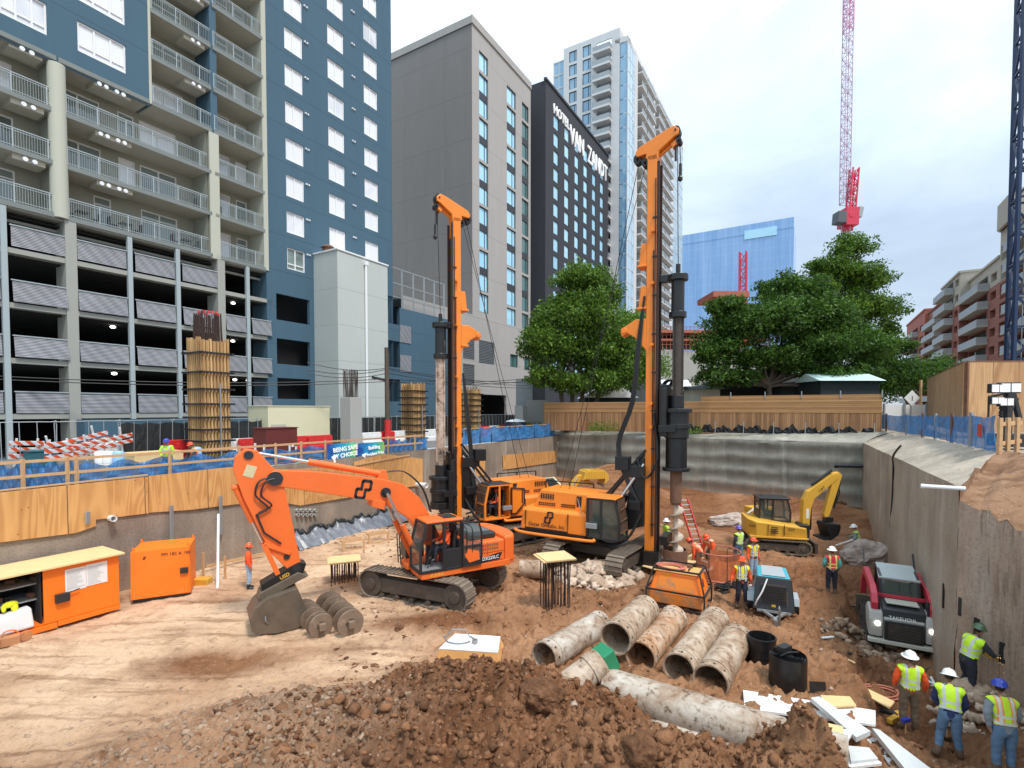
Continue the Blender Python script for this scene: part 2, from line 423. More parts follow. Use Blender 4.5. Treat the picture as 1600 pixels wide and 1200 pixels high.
M['steel'] = paint('bare_steel', (.33,.32,.31), .4, .7, var=.3, scale=4, dirt=.03, dirtcol=(.25,.17,.12))
M['chrome'] = paint('polished_rod', (.75,.75,.76), .18, .9, var=.05, bmp=0)
M['bucketsteel'] = paint('worn_bucket_steel', (.17,.135,.10), .5, .5, var=.4, scale=3, dirt=.08, dirtcol=(.25,.18,.12), bmp=.4)
M['rust'] = paint('rusty_steel', (.20,.10,.06), .8, .2, var=.4, scale=6, dirt=.05, dirtcol=(.35,.22,.15), bmp=.5)
M['rebar'] = paint('dark_rebar', (.06,.035,.028), .75, .3, var=.4, scale=6)
M['white'] = paint('white_paint', (.78,.78,.76), .5, var=.06, dirt=0, dirtcol=(.5,.42,.33))
M['grey'] = paint('grey_metal', (.34,.36,.37), .5, .4, var=.12, dirt=0, dirtcol=(.3,.25,.2))
M['glassdark'] = glassy('cab_glass', (.05,.07,.06), (.015,.02,.02), .04)
M['fence'] = paint('galvanised_post', (.42,.44,.45), .45, .6, var=.1)
M['red'] = paint('red_plastic', (.62,.03,.03), .4, var=.1, dirt=0, dirtcol=(.4,.2,.15))
M['redarm'] = paint('red_arm_paint', (.55,.035,.06), .4, var=.12, dirt=0, dirtcol=(.3,.15,.12), chip=.26)
M['lumber'] = paint('new_lumber', (.56,.34,.17), .75, var=.22, scale=7, bmp=.3, dirt=0, dirtcol=(.35,.22,.13))
M['skin'] = paint('skin', (.36,.19,.12), .55, var=.06)
M['skin'].node_tree.nodes['Principled BSDF'].inputs['Subsurface Weight'].default_value = .05
M['hair'] = paint('dark_hair', (.015,.01,.008), .7, var=.3)
M['boot'] = paint('work_boot', (.16,.10,.06), .8, var=.3, dirt=.1, dirtcol=(.3,.19,.12))
M['bootblack'] = paint('rubber_boot', (.02,.02,.022), .45, var=.3, dirt=.04, dirtcol=(.25,.16,.1))
M['hatwhite'] = paint('white_hard_hat', (.85,.85,.84), .25, var=.03, bmp=0)
M['hatorange'] = paint('orange_hard_hat', (.88,.10,.03), .25, var=.05, bmp=0)
M['hatblue'] = paint('blue_hard_hat', (.03,.06,.38), .25, var=.05, bmp=0)
M['hatgreen'] = paint('camouflage_hard_hat', (.07,.12,.06), .3, var=.6, scale=14, bmp=0)
M['hatpurple'] = paint('purple_hard_hat', (.16,.10,.45), .25, var=.05, bmp=0)
M['orangeshirt'] = cloth('orange_shirt', (.88,.10,.02))
M['greyshirt'] = cloth('grey_shirt', (.22,.25,.28)); M['darkshirt'] = cloth('dark_shirt', (.04,.045,.05))
M['limeshirt'] = cloth('lime_jacket', (.45,.72,.06)); M['tealshirt'] = cloth('teal_shirt', (.10,.42,.38)); M['navyshirt'] = cloth('navy_shirt', (.02,.03,.10))
M['jeans'] = cloth('blue_jeans', (.11,.19,.30)); M['jeanslight'] = cloth('light_jeans', (.32,.42,.55))
M['darkpants'] = cloth('dark_trousers', (.02,.023,.035)); M['tanpants'] = cloth('brown_trousers', (.16,.11,.07))
def vest(name, col, stripe=(.55,.56,.55), second=None, back=True):
 m, nt, ns, ls, b = mk(name)
 tc = nt.nodes.new('ShaderNodeTexCoord'); sx = nt.nodes.new('ShaderNodeSeparateXYZ'); ls.new(tc.outputs['Object'], sx.inputs[0])
 x = math_(nt,'ABSOLUTE', sx.outputs[1]); z = sx.outputs[2]
 band = lambda v,c,w: math_(nt,'LESS_THAN', math_(nt,'ABSOLUTE', math_(nt,'SUBTRACT', v, c)), w)
 f = math_(nt,'MAXIMUM', band(x,.105,.026), math_(nt,'MAXIMUM', band(z,1.10,.024), band(z,1.22,.024)))
 n = noise_node(nt, 8, 5, pos(nt, True))
 c = mixc(nt, n.outputs[0], tuple(v*.8 for v in col), tuple(min(1,v*1.15) for v in col))
 if second:
  g = math_(nt,'MAXIMUM', band(x,.105,.05), math_(nt,'LESS_THAN', z, 1.06))
  c = mixc(nt, g, c, second)
 c = mixc(nt, f, c, stripe)
 ls.new(c, b.inputs['Base Color']); b.inputs['Roughness'].default_value = .75
 ls.new(bump(nt, n.outputs[0], .6, .02), b.inputs['Normal']); return m
M['limevest'] = vest('lime_safety_vest', (.55,.85,.03))
M['yellowvest'] = vest('yellow_safety_vest', (.85,.72,.03), second=(.04,.03,.02))
M['limeorange'] = vest('lime_vest_with_orange_bands', (.55,.80,.03), stripe=(.62,.60,.50), second=(.9,.25,.08))
M['redvest'] = vest('red_safety_vest', (.60,.03,.05), stripe=(.65,.6,.15))
M['orangevest'] = vest('orange_safety_vest', (.95,.14,.03), stripe=(.80,.50,.35))
# --- soil, concrete, stone
def soil():
 m, nt, ns, ls, b = mk('site_soil')
 at = nt.nodes.new('ShaderNodeVertexColor'); at.layer_name = 'soil'
 P = pos(nt)
 n1 = noise_node(nt, .55, 8, P, .68, .3); n2 = noise_node(nt, 3.5, 9, P, .78, .2); n3 = noise_node(nt, 30, 8, P, .8)
 c = mixc(nt, 1, at.outputs[0], ramp(nt, n1.outputs[0], [(.3,(.66,.62,.58)),(.5,(1,1,1)),(.72,(1.0,1.04,1.08))]), 'MULTIPLY')
 c = mixc(nt, 1, c, ramp(nt, n2.outputs[0], [(.32,(.50,.45,.42)),(.47,(.95,.95,.95)),(.7,(1,1,1))]), 'MULTIPLY')
 c = mixc(nt, 1, c, ramp(nt, n3.outputs[0], [(.30,(.38,.33,.30)),(.47,(1,1,1)),(.62,(1,1,1)),(.72,(1.5,1.5,1.5))]), 'MULTIPLY')
 # tyre scuffs run along the pit on the tracked area
 n5 = noise_node(nt, 1.0, 6, None, .6, .4)
 mp = nt.nodes.new('ShaderNodeMapping'); mp.inputs['Rotation'].default_value = (0,0,R(-22)); mp.inputs['Scale'].default_value = (.28,2.6,1)
 g = nt.nodes.new('ShaderNodeNewGeometry'); ls.new(g.outputs['Position'], mp.inputs[0]); ls.new(mp.outputs[0], n5.inputs['Vector'])
 c = mixc(nt, 1, c, ramp(nt, n5.outputs[0], [(.34,(.62,.56,.52)),(.48,(1,1,1))]), 'MULTIPLY')
 vo = nt.nodes.new('ShaderNodeTexVoronoi'); vo.inputs['Scale'].default_value = 7; ls.new(P, vo.inputs['Vector'])
 peb = math_(nt,'LESS_THAN', vo.outputs['Distance'], .14)
 c = mixc(nt, math_(nt,'MULTIPLY', peb, .45), c, (.62,.50,.40))
 c = mixc(nt, 1, c, (.90,.82,.75), 'MULTIPLY')
 ls.new(c, b.inputs['Base Color']); b.inputs['Roughness'].default_value = .95; b.inputs['Specular IOR Level'].default_value = .2
 h = math_(nt,'ADD', math_(nt,'MULTIPLY', n2.outputs[0], .7), math_(nt,'MULTIPLY', n3.outputs[0], .35))
 ls.new(bump(nt, h, .9, .12), b.inputs['Normal']); return m
M['soil'] = soil()
def rocky(name, c1, c2, sc=6, rough=.9, bs=.7):
 m, nt, ns, ls, b = mk(name); P = pos(nt)
 oi = nt.nodes.new('ShaderNodeNewGeometry')
 n = noise_node(nt, sc, 7, P, .7); n2 = noise_node(nt, sc*.12, 3, P)
 f = math_(nt,'ADD', math_(nt,'MULTIPLY', n.outputs[0], .6), math_(nt,'ADD', math_(nt,'MULTIPLY', oi.outputs['Random Per Island'], .35), math_(nt,'MULTIPLY', n2.outputs[0], .25)))
 ls.new(ramp(nt, f, [(.35,c2),(.85,c1)]), b.inputs['Base Color']); b.inputs['Roughness'].default_value = rough
 b.inputs['Specular IOR Level'].default_value = .25
 ls.new(bump(nt, n.outputs[0], bs, .05), b.inputs['Normal']); return m
M['clod'] = rocky('soil_clods', (.33,.155,.075), (.055,.024,.011), 9, bs=1.0)
M['claygrey'] = rocky('grey_clay_clods', (.46,.32,.22), (.17,.105,.065), 9, bs=1.0)
M['rock'] = rocky('broken_concrete', (.66,.52,.40), (.34,.23,.155))
M['boulder'] = rocky('pale_boulder', (.78,.70,.63), (.26,.17,.13), 2.6)
def shotcrete(name, c1, c2, bands=0, streak=.35, lowbrown=.4):
 m, nt, ns, ls, b = mk(name); P = pos(nt)
 sx = nt.nodes.new('ShaderNodeSeparateXYZ'); ls.new(P, sx.inputs[0])
 n1 = noise_node(nt, 1, 7, pos(nt, sc=(1.1,1.1,.10)), .68, .3); n2 = noise_node(nt, .35, 5, P, .6); n3 = noise_node(nt, 16, 6, P, .7)
 f = math_(nt,'ADD', math_(nt,'MULTIPLY', n1.outputs[0], .55), math_(nt,'MULTIPLY', n2.outputs[0], .5))
 if bands:
  w = math_(nt,'SINE', math_(nt,'ADD', math_(nt,'MULTIPLY', sx.outputs[2], 2*PI/bands), math_(nt,'MULTIPLY', n2.outputs[0], 2)))
  f = math_(nt,'ADD', f, math_(nt,'MULTIPLY', w, .06))
 c = ramp(nt, f, [(.34,c2),(.68,c1)])
 # dried soil splashed up the foot of the wall
 q = math_(nt,'MULTIPLY', math_(nt,'SUBTRACT', math_(nt,'ADD', math_(nt,'MULTIPLY', n1.outputs[0], 3.6), -.6), sx.outputs[2]), .9)
 q = math_(nt,'MINIMUM', math_(nt,'MAXIMUM', q, 0), .75)
 c = mixc(nt, math_(nt,'MULTIPLY', q, lowbrown), c, (.40,.27,.18))
 # pale lime washes
 n4 = noise_node(nt, .6, 6, pos(nt, sc=(1.6,1.6,.12)), .6)
 g = math_(nt,'MINIMUM', math_(nt,'MAXIMUM', math_(nt,'MULTIPLY', math_(nt,'SUBTRACT', n4.outputs[0], .57), 5), 0), .6)
 c = mixc(nt, math_(nt,'MULTIPLY', g, streak*2), c, (.55,.52,.45))
 c = mixc(nt, 1, c, ramp(nt, n3.outputs[0], [(.3,(.62,.6,.58)),(.5,(1,1,1))]), 'MULTIPLY')
 ls.new(c, b.inputs['Base Color']); b.inputs['Roughness'].default_value = .82
 ls.new(bump(nt, math_(nt,'ADD', n3.outputs[0], math_(nt,'MULTIPLY', n1.outputs[0], 2)), .5, .05), b.inputs['Normal']); return m
M['wallleft'] = shotcrete('shotcrete_left', (.36,.29,.225), (.165,.13,.10), lowbrown=.5)
M['wallback'] = shotcrete('shotcrete_back', (.38,.36,.30), (.16,.16,.13), bands=1.15, streak=.5, lowbrown=.8)
M['wallright'] = shotcrete('shotcrete_right', (.52,.44,.345), (.27,.22,.165), lowbrown=.9, streak=.3)
M['wallnear'] = shotcrete('shotcrete_near', (.50,.36,.27), (.27,.185,.13), lowbrown=.6, streak=.2)
M['concrete'] = facade('precast_concrete', (.42,.41,.38), 50, line=.001, streak=.12)
M['asphalt'] = paint('asphalt', (.16,.155,.15), .9, var=.2, scale=.7, dirt=.08, dirtcol=(.38,.30,.23), bmp=.4)
M['cream'] = facade('cream_stucco', (.50,.50,.41), 50, line=.001, streak=.06)
M['ply'] = plywood('plywood_sheet')
M['plyhoard'] = plywood('hoarding_plywood', (.55,.33,.16), (.34,.17,.07), ringscale=.75, sheet=1.22, grain=(1,1,.2))
M['plypale'] = paint('pale_plywood', (.74,.52,.25), .7, var=.15, scale=3, bmp=.2, dirt=0, dirtcol=(.45,.3,.18))
M['form'] = planks('formwork_studs', (.70,.45,.20), (.34,.18,.07), .13, U+V*.5)
M['fencewood'] = planks('cedar_fence', (.48,.26,.12), (.22,.105,.045), .14, V)
M['fenceboard'] = planks('cedar_boards', (.55,.31,.13), (.30,.15,.06), .15, V, False)
def mesh_mat(name, col, alpha, rough=.6, fold=2.0):
 """woven netting: semi-open weave with folds"""
 m, nt, ns, ls, b = mk(name); P = pos(nt)
 n = noise_node(nt, fold, 4, pos(nt, sc=(1,1,.3)), .6, 1); n2 = noise_node(nt, 30, 2, P)
 ls.new(mixc(nt, n.outputs[0], tuple(x*.45 for x in col), tuple(min(1,x*1.5) for x in col)), b.inputs['Base Color'])
 a = math_(nt,'MINIMUM', math_(nt,'ADD', math_(nt,'MULTIPLY', math_(nt,'ADD', n.outputs[0], math_(nt,'MULTIPLY', n2.outputs[0], .4)), .7), alpha-.45), 1)
 ls.new(a, b.inputs['Alpha']); b.inputs['Roughness'].default_value = rough
 ls.new(bump(nt, n.outputs[0], 1, .15), b.inputs['Normal']); return m
M['bluenet'] = mesh_mat('blue_debris_netting', (.04,.21,.50), .80)
M['blacknet'] = mesh_mat('black_privacy_screen', (.022,.024,.024), .97)
M['blackfilm'] = paint('black_plastic_sheet', (.03,.032,.035), .25, var=.5, scale=2.5, bmp=1.0, dscale=1.5, dirt=0, dirtcol=(.35,.33,.32))
M['greyfilm'] = paint('dusty_grey_sheet', (.16,.17,.19), .3, var=.7, scale=4, bmp=1.0, dscale=1.5, dirt=0, dirtcol=(.35,.33,.32))
def pipe_mat(name, c1, c2, c3):
 m, nt, ns, ls, b = mk(name); P = pos(nt)
 n = noise_node(nt, 1.5, 8, P, .7, .5); n2 = noise_node(nt, 6, 7, P, .7); n4 = noise_node(nt, 1.1, 6, pos(nt, sc=(1,1,3)), .65, 1)
 c = ramp(nt, n.outputs[0], [(.34,c2),(.50,c1),(.66,c3)])
 c = mixc(nt, 1, c, ramp(nt, n2.outputs[0], [(.36,(.35,.27,.2)),(.46,(.9,.9,.88)),(.6,(1,1,1))]), 'MULTIPLY')
 c = mixc(nt, math_(nt,'MINIMUM',math_(nt,'MAXIMUM',math_(nt,'MULTIPLY',math_(nt,'SUBTRACT',n4.outputs[0],.54),4),0),.7), c, (.24,.145,.09))
 ls.new(c, b.inputs['Base Color']); b.inputs['Roughness'].default_value = .75; b.inputs['Metallic'].default_value = .1
 ls.new(bump(nt, math_(nt,'ADD',n.outputs[0],n2.outputs[0]), .35, .03), b.inputs['Normal']); return m
M['casing'] = pipe_mat('muddy_casing_steel', (.46,.34,.24), (.25,.14,.08), (.58,.47,.37))
M['casingwhite'] = pipe_mat('whitish_casing_steel', (.45,.36,.28), (.28,.16,.09), (.60,.54,.47))
M['casingorange'] = pipe_mat('rust_orange_casing_steel', (.52,.33,.20), (.36,.16,.075), (.58,.47,.38))

# --- pit geometry
CL, CR, CN = -22.8, 3.07, 4.0          # N.p of the left wall, the right wall, the near stretch of the right wall
A_ = Vector((4.7, 51.6, 0)); A_ = lineC(CL, px=872); B_ = lineC(CR, px=1350)
ZL, ZB = 4.34, 4.6
def gauss(x, y, cx, cy, sx, sy, h, rot=0):
 c, s = math.cos(rot), math.sin(rot); dx, dy = x-cx, y-cy
 a, b = (dx*c+dy*s)/sx, (-dx*s+dy*c)/sy
 return h*np.exp(-(a*a+b*b))
def vnoise(x, y, f, seed=0):
 """value noise on arrays"""
 x = np.asarray(x)*f+seed*17.3; y = np.asarray(y)*f-seed*9.1
 xi, yi = np.floor(x), np.floor(y); fx, fy = x-xi, y-yi
 fx = fx*fx*(3-2*fx); fy = fy*fy*(3-2*fy)
 def h(a, b):
  v = np.sin(a*127.1+b*311.7+seed*74.7)*43758.5453; return v-np.floor(v)
 return (h(xi,yi)*(1-fx)+h(xi+1,yi)*fx)*(1-fy)+(h(xi,yi+1)*(1-fx)+h(xi+1,yi+1)*fx)*fy-.5
def sm(x, a, b):
 t = np.clip((x-a)/(b-a), 0, 1); return t*t*(3-2*t)
def mound(x, y):
 w = vnoise(x,y,.7,3)*.8; w2 = vnoise(x,y,.7,5)*.8
 X, Y = x+w, y+w2
 g = gauss(X,Y,-.5,8.6,3.1,3.1,1.65,-.05)+gauss(X,Y,.6,10.0,1.5,1.0,.30)+gauss(X,Y,-1.6,11.4,2.0,.9,.22)
 g = g+gauss(X,Y,4.85,8.7,.8,.9,1.45)+gauss(X,Y,2.6,8.2,1.4,1.1,.95)
 return g
def clay(x, y):
 w = vnoise(x,y,.6,8)*.9
 return gauss(x+w,y,-5.8,8.6,3.0,2.3,1.0,.35)+gauss(x,y+w,-4.2,9.9,1.8,1.0,.35)
def trench(x, y):
 c = N.x*x+N.y*y
 edge = 1.0+vnoise(x,y,.9,11)*.5-sm(y,18,28)*.9
 return sm(c, edge-.05, edge+.35)*sm(y,8.5,10.5)*(1-sm(y,29,31))
def Hf(x, y, fine=True):
 x = np.asarray(x, float); y = np.asarray(y, float)
 h = vnoise(x,y,.25,1)*.22+vnoise(x,y,.8,2)*.10
 h = h+mound(x,y)+clay(x,y)-trench(x,y)*.38
 h = h+gauss(x,y,9.3,28.5,1.6,1.1,.7)+gauss(x,y,5.2,18.6,1.2,.8,.25)+gauss(x,y,15.5,30.5,2.5,1.2,.6,-.5)+gauss(x,y,11.5,31.5,2.2,1.0,.6)+gauss(x,y,-2.2,15.0,1.3,.5,.2)
 h = h+gauss(x,y,7.4,37.5,3.5,2.4,3.0)+gauss(x,y,16.0,37.0,5.0,1.6,.9,-.5)+gauss(x,y,20.5,34,3,1.4,.7,-.5)
 h = h+gauss(x,y,-5.6,17.6,.9,.5,.12)+gauss(x,y,-1.0,16.6,2.4,.8,.18)+gauss(x,y,-6.5,20.5,1.2,.6,.22)
 h = h+gauss(x,y,10.7,11.5,.8,.9,.7)+gauss(x,y,11.8,9.5,1.5,1.5,.6)
 h = h+gauss(x,y,-8.3,13.7,1.6,.6,-.12)
 lump = mound(x,y)
 amp = .05+.42*np.clip(lump,0,.6)+.22*np.clip(clay(x,y),0,.6)+.30*sm(x,-5,0)*sm(28-y,0,6)
 if fine:
  h = h+vnoise(x,y,2.1,4)*amp*.9+np.abs(vnoise(x,y,4.7,6))*amp*.8+vnoise(x,y,10,7)*amp*.40+np.abs(vnoise(x,y,19,17))*amp*.30
  amp2 = .03+.05*sm(vnoise(x,y,.5,12),-.05,.2)
  h = h+vnoise(x,y,6.3,9)*amp2+vnoise(x,y,15,10)*amp2*.6
 return h
def hz(x, y): return float(Hf(np.array([x]), np.array([y]), False)[0])
def GH(px, py):
 """ground point seen at a pixel, on the shaped floor"""
 p = G(px, py)
 for _ in range(6): p = G(px, py, hz(p.x, p.y))
 return p
def grid_mesh(name, X, Y, Z, mat, cols=None, kind='structure'):
 ny, nx = X.shape
 vs = np.stack([X,Y,Z],-1).reshape(-1,3)
 i = np.arange(ny*nx).reshape(ny,nx)
 f = np.stack([i[:-1,:-1],i[:-1,1:],i[1:,1:],i[1:,:-1]],-1).reshape(-1,4)
 me = bpy.data.meshes.new(name); me.vertices.add(len(vs)); me.vertices.foreach_set('co', vs.ravel())
 me.loops.add(f.size); me.loops.foreach_set('vertex_index', f.ravel().astype(np.int32))
 me.polygons.add(len(f)); me.polygons.foreach_set('loop_start', np.arange(0,f.size,4,dtype=np.int32)); me.polygons.foreach_set('loop_total', np.full(len(f),4,np.int32))
 me.update(calc_edges=True); me.polygons.foreach_set('use_smooth', np.ones(len(f),bool))
 if cols is not None:
  ca = me.color_attributes.new('soil','FLOAT_COLOR','POINT'); ca.data.foreach_set('color', np.concatenate([cols.reshape(-1,3), np.ones((ny*nx,1))],1).ravel())
 me.materials.append(mat); o = bpy.data.objects.new(name, me); COL.objects.link(o)
 if kind: o['kind'] = kind
 return o
def soilcol(x, y):
 tan = np.array([.90,.67,.47]); brown = np.array([.265,.122,.058]); mid = np.array([.52,.30,.17]); grey = np.array([.52,.37,.26]); lowbrown = np.array([.20,.10,.055])
 px = 800+800*x/np.maximum(y,1)
 c = mid+(tan-mid)*(sm(-px,-760,-560)*sm(y,8,12))[...,None]
 k = np.clip(mound(x,y)*3.2-.1+vnoise(x,y,1.5,21)*.5,0,1)[...,None]; c = c*(1-k)+brown*k
 k = np.clip(clay(x,y)*2.2,0,1)[...,None]*(.8+vnoise(x,y,1.3,20)[...,None]*.5); k = np.clip(k,0,1); c = c*(1-k)+grey*k
 k = np.clip(gauss(x,y,-8.2,13.9,1.7,.75,1.3)+gauss(x,y,-6.2,20.3,1.4,.7,1.2)+gauss(x,y,-2.5,16.4,2.6,.7,1.2)+gauss(x,y,-5.2,14.5,1.5,.5,.6)+vnoise(x,y,1.7,14)*.5,0,1)[...,None]; c = c*(1-k)+brown*k
 k = np.clip(sm(y,13,19)*sm(px,820,960)*.62+sm(y,24,31)*sm(px,850,980)+(vnoise(x,y,.8,23)*.5)*sm(px,820,960),0,1)[...,None]; c = c*(1-k)+brown*k
 k = (trench(x,y)*.75)[...,None]; c = c*(1-k)+lowbrown*k*1.25+c*0  # trench floor blended toward a darker brown
 k = (sm(px,1180,1350)*(1-sm(y,22,26))*.35)[...,None]; c = c*(1-k)+brown*k
 k = np.clip((vnoise(x,y,.45,16)+.05)*1.6,0,.6)[...,None]; c = c*(1-k)+mid*k
 return c
# pit floor: rows closer together near the camera
yy = 3.2*np.power(60/3.2, np.linspace(0,1,620)); uu = np.linspace(-1.35,1.45,1000)
Yg = np.repeat(yy[:,None], 1000, 1); Xg = uu[None,:]*(Yg+1.5)
Zg = Hf(Xg, Yg)
grid_mesh('pit_floor', Xg, Yg, Zg, M['soil'], soilcol(Xg, Yg))
# --- street level and far ground
def flat(name, pts, z, mat):
 mb = MB(); mb.add([(p[0],p[1],z if len(p) < 3 else p[2]) for p in pts], [list(range(len(pts)))]); return mb.build(name, mat, kind='structure')
l0 = lineC(CL-.3, Y=-30); l1 = lineC(CL-.3, px=872)
far = 3000
flat('street', [l0, l0+V*70, l1+V*70, l1], 4.30, M['asphalt']) if False else None
mb = MB()
pL0 = N*CL-U*60; pL1 = Vector(A_)
mb.add([tuple(pL0+N*-.35+Vector((0,0,4.3))), tuple(pL1+N*-.35+Vector((0,0,4.3))), tuple(pL1+U*500+N*-.35+Vector((0,0,9.3))), tuple(pL1+U*500+V*600+Vector((0,0,9.3))), tuple(pL1+V*600+Vector((0,0,4.3))), tuple(pL0+V*600+Vector((0,0,4.3)))], [[0,1,4,5],[1,2,3,4]])
mb.build('street', M['asphalt'], kind='structure')
# ground behind the back wall and right of the right wall
def up(p, z): return (p.x, p.y, z)
M['verge'] = paint('dry_verge', (.36,.27,.19), .95, var=.25, scale=1.5, bmp=.8, dirt=.05, dirtcol=(.2,.15,.1))
Bk = B_+U*1.9; Ak = A_+U*1.9
mb = MB()
mb.add([up(Ak+V*.3,5.0), up(Bk-V*2.0,5.35), up(Bk+U*600-V*2.0,9.0), up(Ak+U*600+V*.3,9.0)], [[0,1,2,3]])
mb.build('ground', M['verge'], kind='structure')
Rn = N*5.0-U*40
mb = MB()
mb.add([up(N*5.0-U*40,5.7), up(Bk-V*2.0+Vector((0,0,0)),5.36), up(Bk+U*600-V*2,9.01), up(Bk+U*600-V*900,9.01), up(Rn-V*900,5.9)], [[0,1,4],[1,2,3],[1,3,4]])
mb.build('ground', M['verge'], kind='structure')
flat('ground', [(-3000,60),(3000,60),(3000,4000),(-3000,4000)], 3.2, M['asphalt'])
# --- retaining walls
def strip(name, label, pts_lo, pts_hi, mat, seg=60, rows=14, wob=.05, cat='retaining wall', extra=None):
 """wall surface between two polylines, lightly uneven like sprayed concrete"""
 n = seg; vs = []; fs = []
 lo, hi = [Vector(p) for p in pts_lo], [Vector(p) for p in pts_hi]
 def at(L, t):
  k = t*(len(L)-1); i = min(int(k), len(L)-2); return L[i].lerp(L[i+1], k-i)
 for j in range(rows+1):
  for i in range(n+1):
   t = i/n; p = at(lo,t).lerp(at(hi,t), j/rows)
   w = float(vnoise(np.array([t*n*.4]), np.array([j*.8]), 1, len(name)+n))*wob*2
   d = (hi[-1]-hi[0]).normalized(); nn = Vector((-d.y,d.x,0)); q = p+nn*w*(1 if 0 < j else .5)
   if extra: q += nn*extra(t, p.z)
   vs.append(q)
 for j in range(rows):
  for i in range(n): a = j*(n+1)+i; fs.append([a,a+1,a+n+2,a+n+1])
 mb = MB(); mb.add(vs, fs); o = mb.build(name, mat, smooth=True); tag(o, label, cat); return o
Z = lambda z: Vector((0,0,z))
strip('retaining_wall', 'long brown concrete pit wall below the plywood along the left side', [N*CL-U*4+Z(-.4), A_+Z(-.4)], [N*CL-U*4+Z(4.22), A_+Z(4.3)], M['wallleft'], 120, 14, .03)
strip('retaining_wall', 'grey rippled concrete wall across the far end of the pit', [A_+Z(-.5), B_+Z(-.5)], [A_+Z(4.45), B_+Z(4.62)], M['wallback'], 90, 24, .05, extra=lambda t,z: .05*math.sin(z*2*PI/1.15))
E_ = lineC(CR, px=1503)
strip('retaining_wall', 'grey green concrete wall along the right side of the pit beyond the corner step', [B_+Z(-.8), E_+Z(-.8)], [B_+Z(4.62), E_+Z(5.12)], M['wallright'], 70, 16, .04)
P1 = Vector((11.45,11.3,0)); P2 = Vector((13.6,5,0)); nw = lambda t: E_.lerp(P1,t)
topn = [E_+Z(4.80), nw(.3)+Z(4.62), nw(.45)+Z(4.66), nw(.6)+Z(4.42), nw(.72)+Z(4.50), nw(.85)+Z(4.28), P1+Z(4.3), P2+Z(4.2)]
lown = [p-Z(p.z+.9) for p in topn]
strip('retaining_wall', 'brown stained near wall at the right edge where two men work', lown, topn, M['wallnear'], 90, 18, .04)
for k,(px_,ya,yb_) in enumerate(((1475,912,950),(1500,934,962),(1527,966,1000),(1567,1004,1036))):
 r_ = ray(px_,ya); o_ = E_ if px_ > 1503 else E_-U*0; dd = (P1-E_).normalized() if px_ > 1503 else U; nn = Vector((-dd.y,dd.x,0)); t_ = nn.dot(o_)/nn.dot(Vector((r_.x,r_.y,0))); q = Vector((r_.x*t_,r_.y*t_,0))
 mb = MB(); mb.bar(q+Z(CAMZ+r_.z*t_), q+Z(CAMZ+ray(px_,yb_).z*t_), .05,.11,up=dd); tag(mb.build('wall_slot', M['void_']), ['narrow dark slot in the wall above the red loader','dark slot at the corner of the right wall','dark slot in the near wall left of the cutting worker','dark slot in the near wall at the hands of the cutting worker'][k], 'slot')
# sloping shotcrete between the wall tops and the street
def slope(name, label, lo, hi, mat, cat, seg=70, rows=12, wob=.22, sag=.25, cols=False):
 vs = [];
 lo, hi = [Vector(p) for p in lo], [Vector(p) for p in hi]
 def at(L, t):
  k = t*(len(L)-1); i = min(int(k), len(L)-2); return L[i].lerp(L[i+1], k-i)
 X = np.zeros((rows+1,seg+1)); Y = X.copy(); Zz = X.copy()
 for j in range(rows+1):
  for i in range(seg+1):
   p = at(lo,i/seg).lerp(at(hi,i/seg), j/rows); X[j,i], Y[j,i], Zz[j,i] = p
 e = np.sin(np.linspace(0,PI,rows+1))[:,None]
 Zz += e*(vnoise(X,Y,1.1,31)+vnoise(X,Y,3.3,32)*.5)*wob+e*sag
 o = grid_mesh(name, X, Y, Zz, mat, soilcol(X*0-4,Y*0+16)*.93 if cols else None, None); tag(o, label, cat); return o
slope('concrete_slope', 'rounded shotcrete lip above the far pit wall', [A_+Z(4.45), B_+Z(4.62)], [Ak+V*.3+Z(5.02), Bk-V*2.0+Z(5.37)], M['wallback'], 'concrete slope', sag=.1, wob=.12)
F1 = Bk-V*2.0+Z(5.37)
slope('concrete_slope', 'rough grey shotcrete slope between the right pit wall and the blue netting fence', [B_+Z(4.62), lineC(CR,px=1420)+Z(4.9), E_+Z(5.12)], [F1, lineC(4.75,px=1450)+Z(5.6), lineC(4.9,px=1560)+Z(5.72)], M['wallright'], 'concrete slope', sag=.0, wob=.2)
slope('earth_bank', 'orange brown soil bank at the top right behind the near wall', [E_+Z(5.1)]+topn, [lineC(4.9,px=1560)+Z(5.66), lineC(4.95,px=1562)+Z(5.70), lineC(5.2,px=1580)+Z(5.72), lineC(5.3,px=1600)+Z(5.72), Vector((16,13.5,5.72)), Vector((17,12,5.72)), Vector((18,10,5.72)), Vector((19,8,5.72)), Vector((22,2,5.72))], M['soil'], 'soil bank', sag=.12, wob=.4, cols=True)
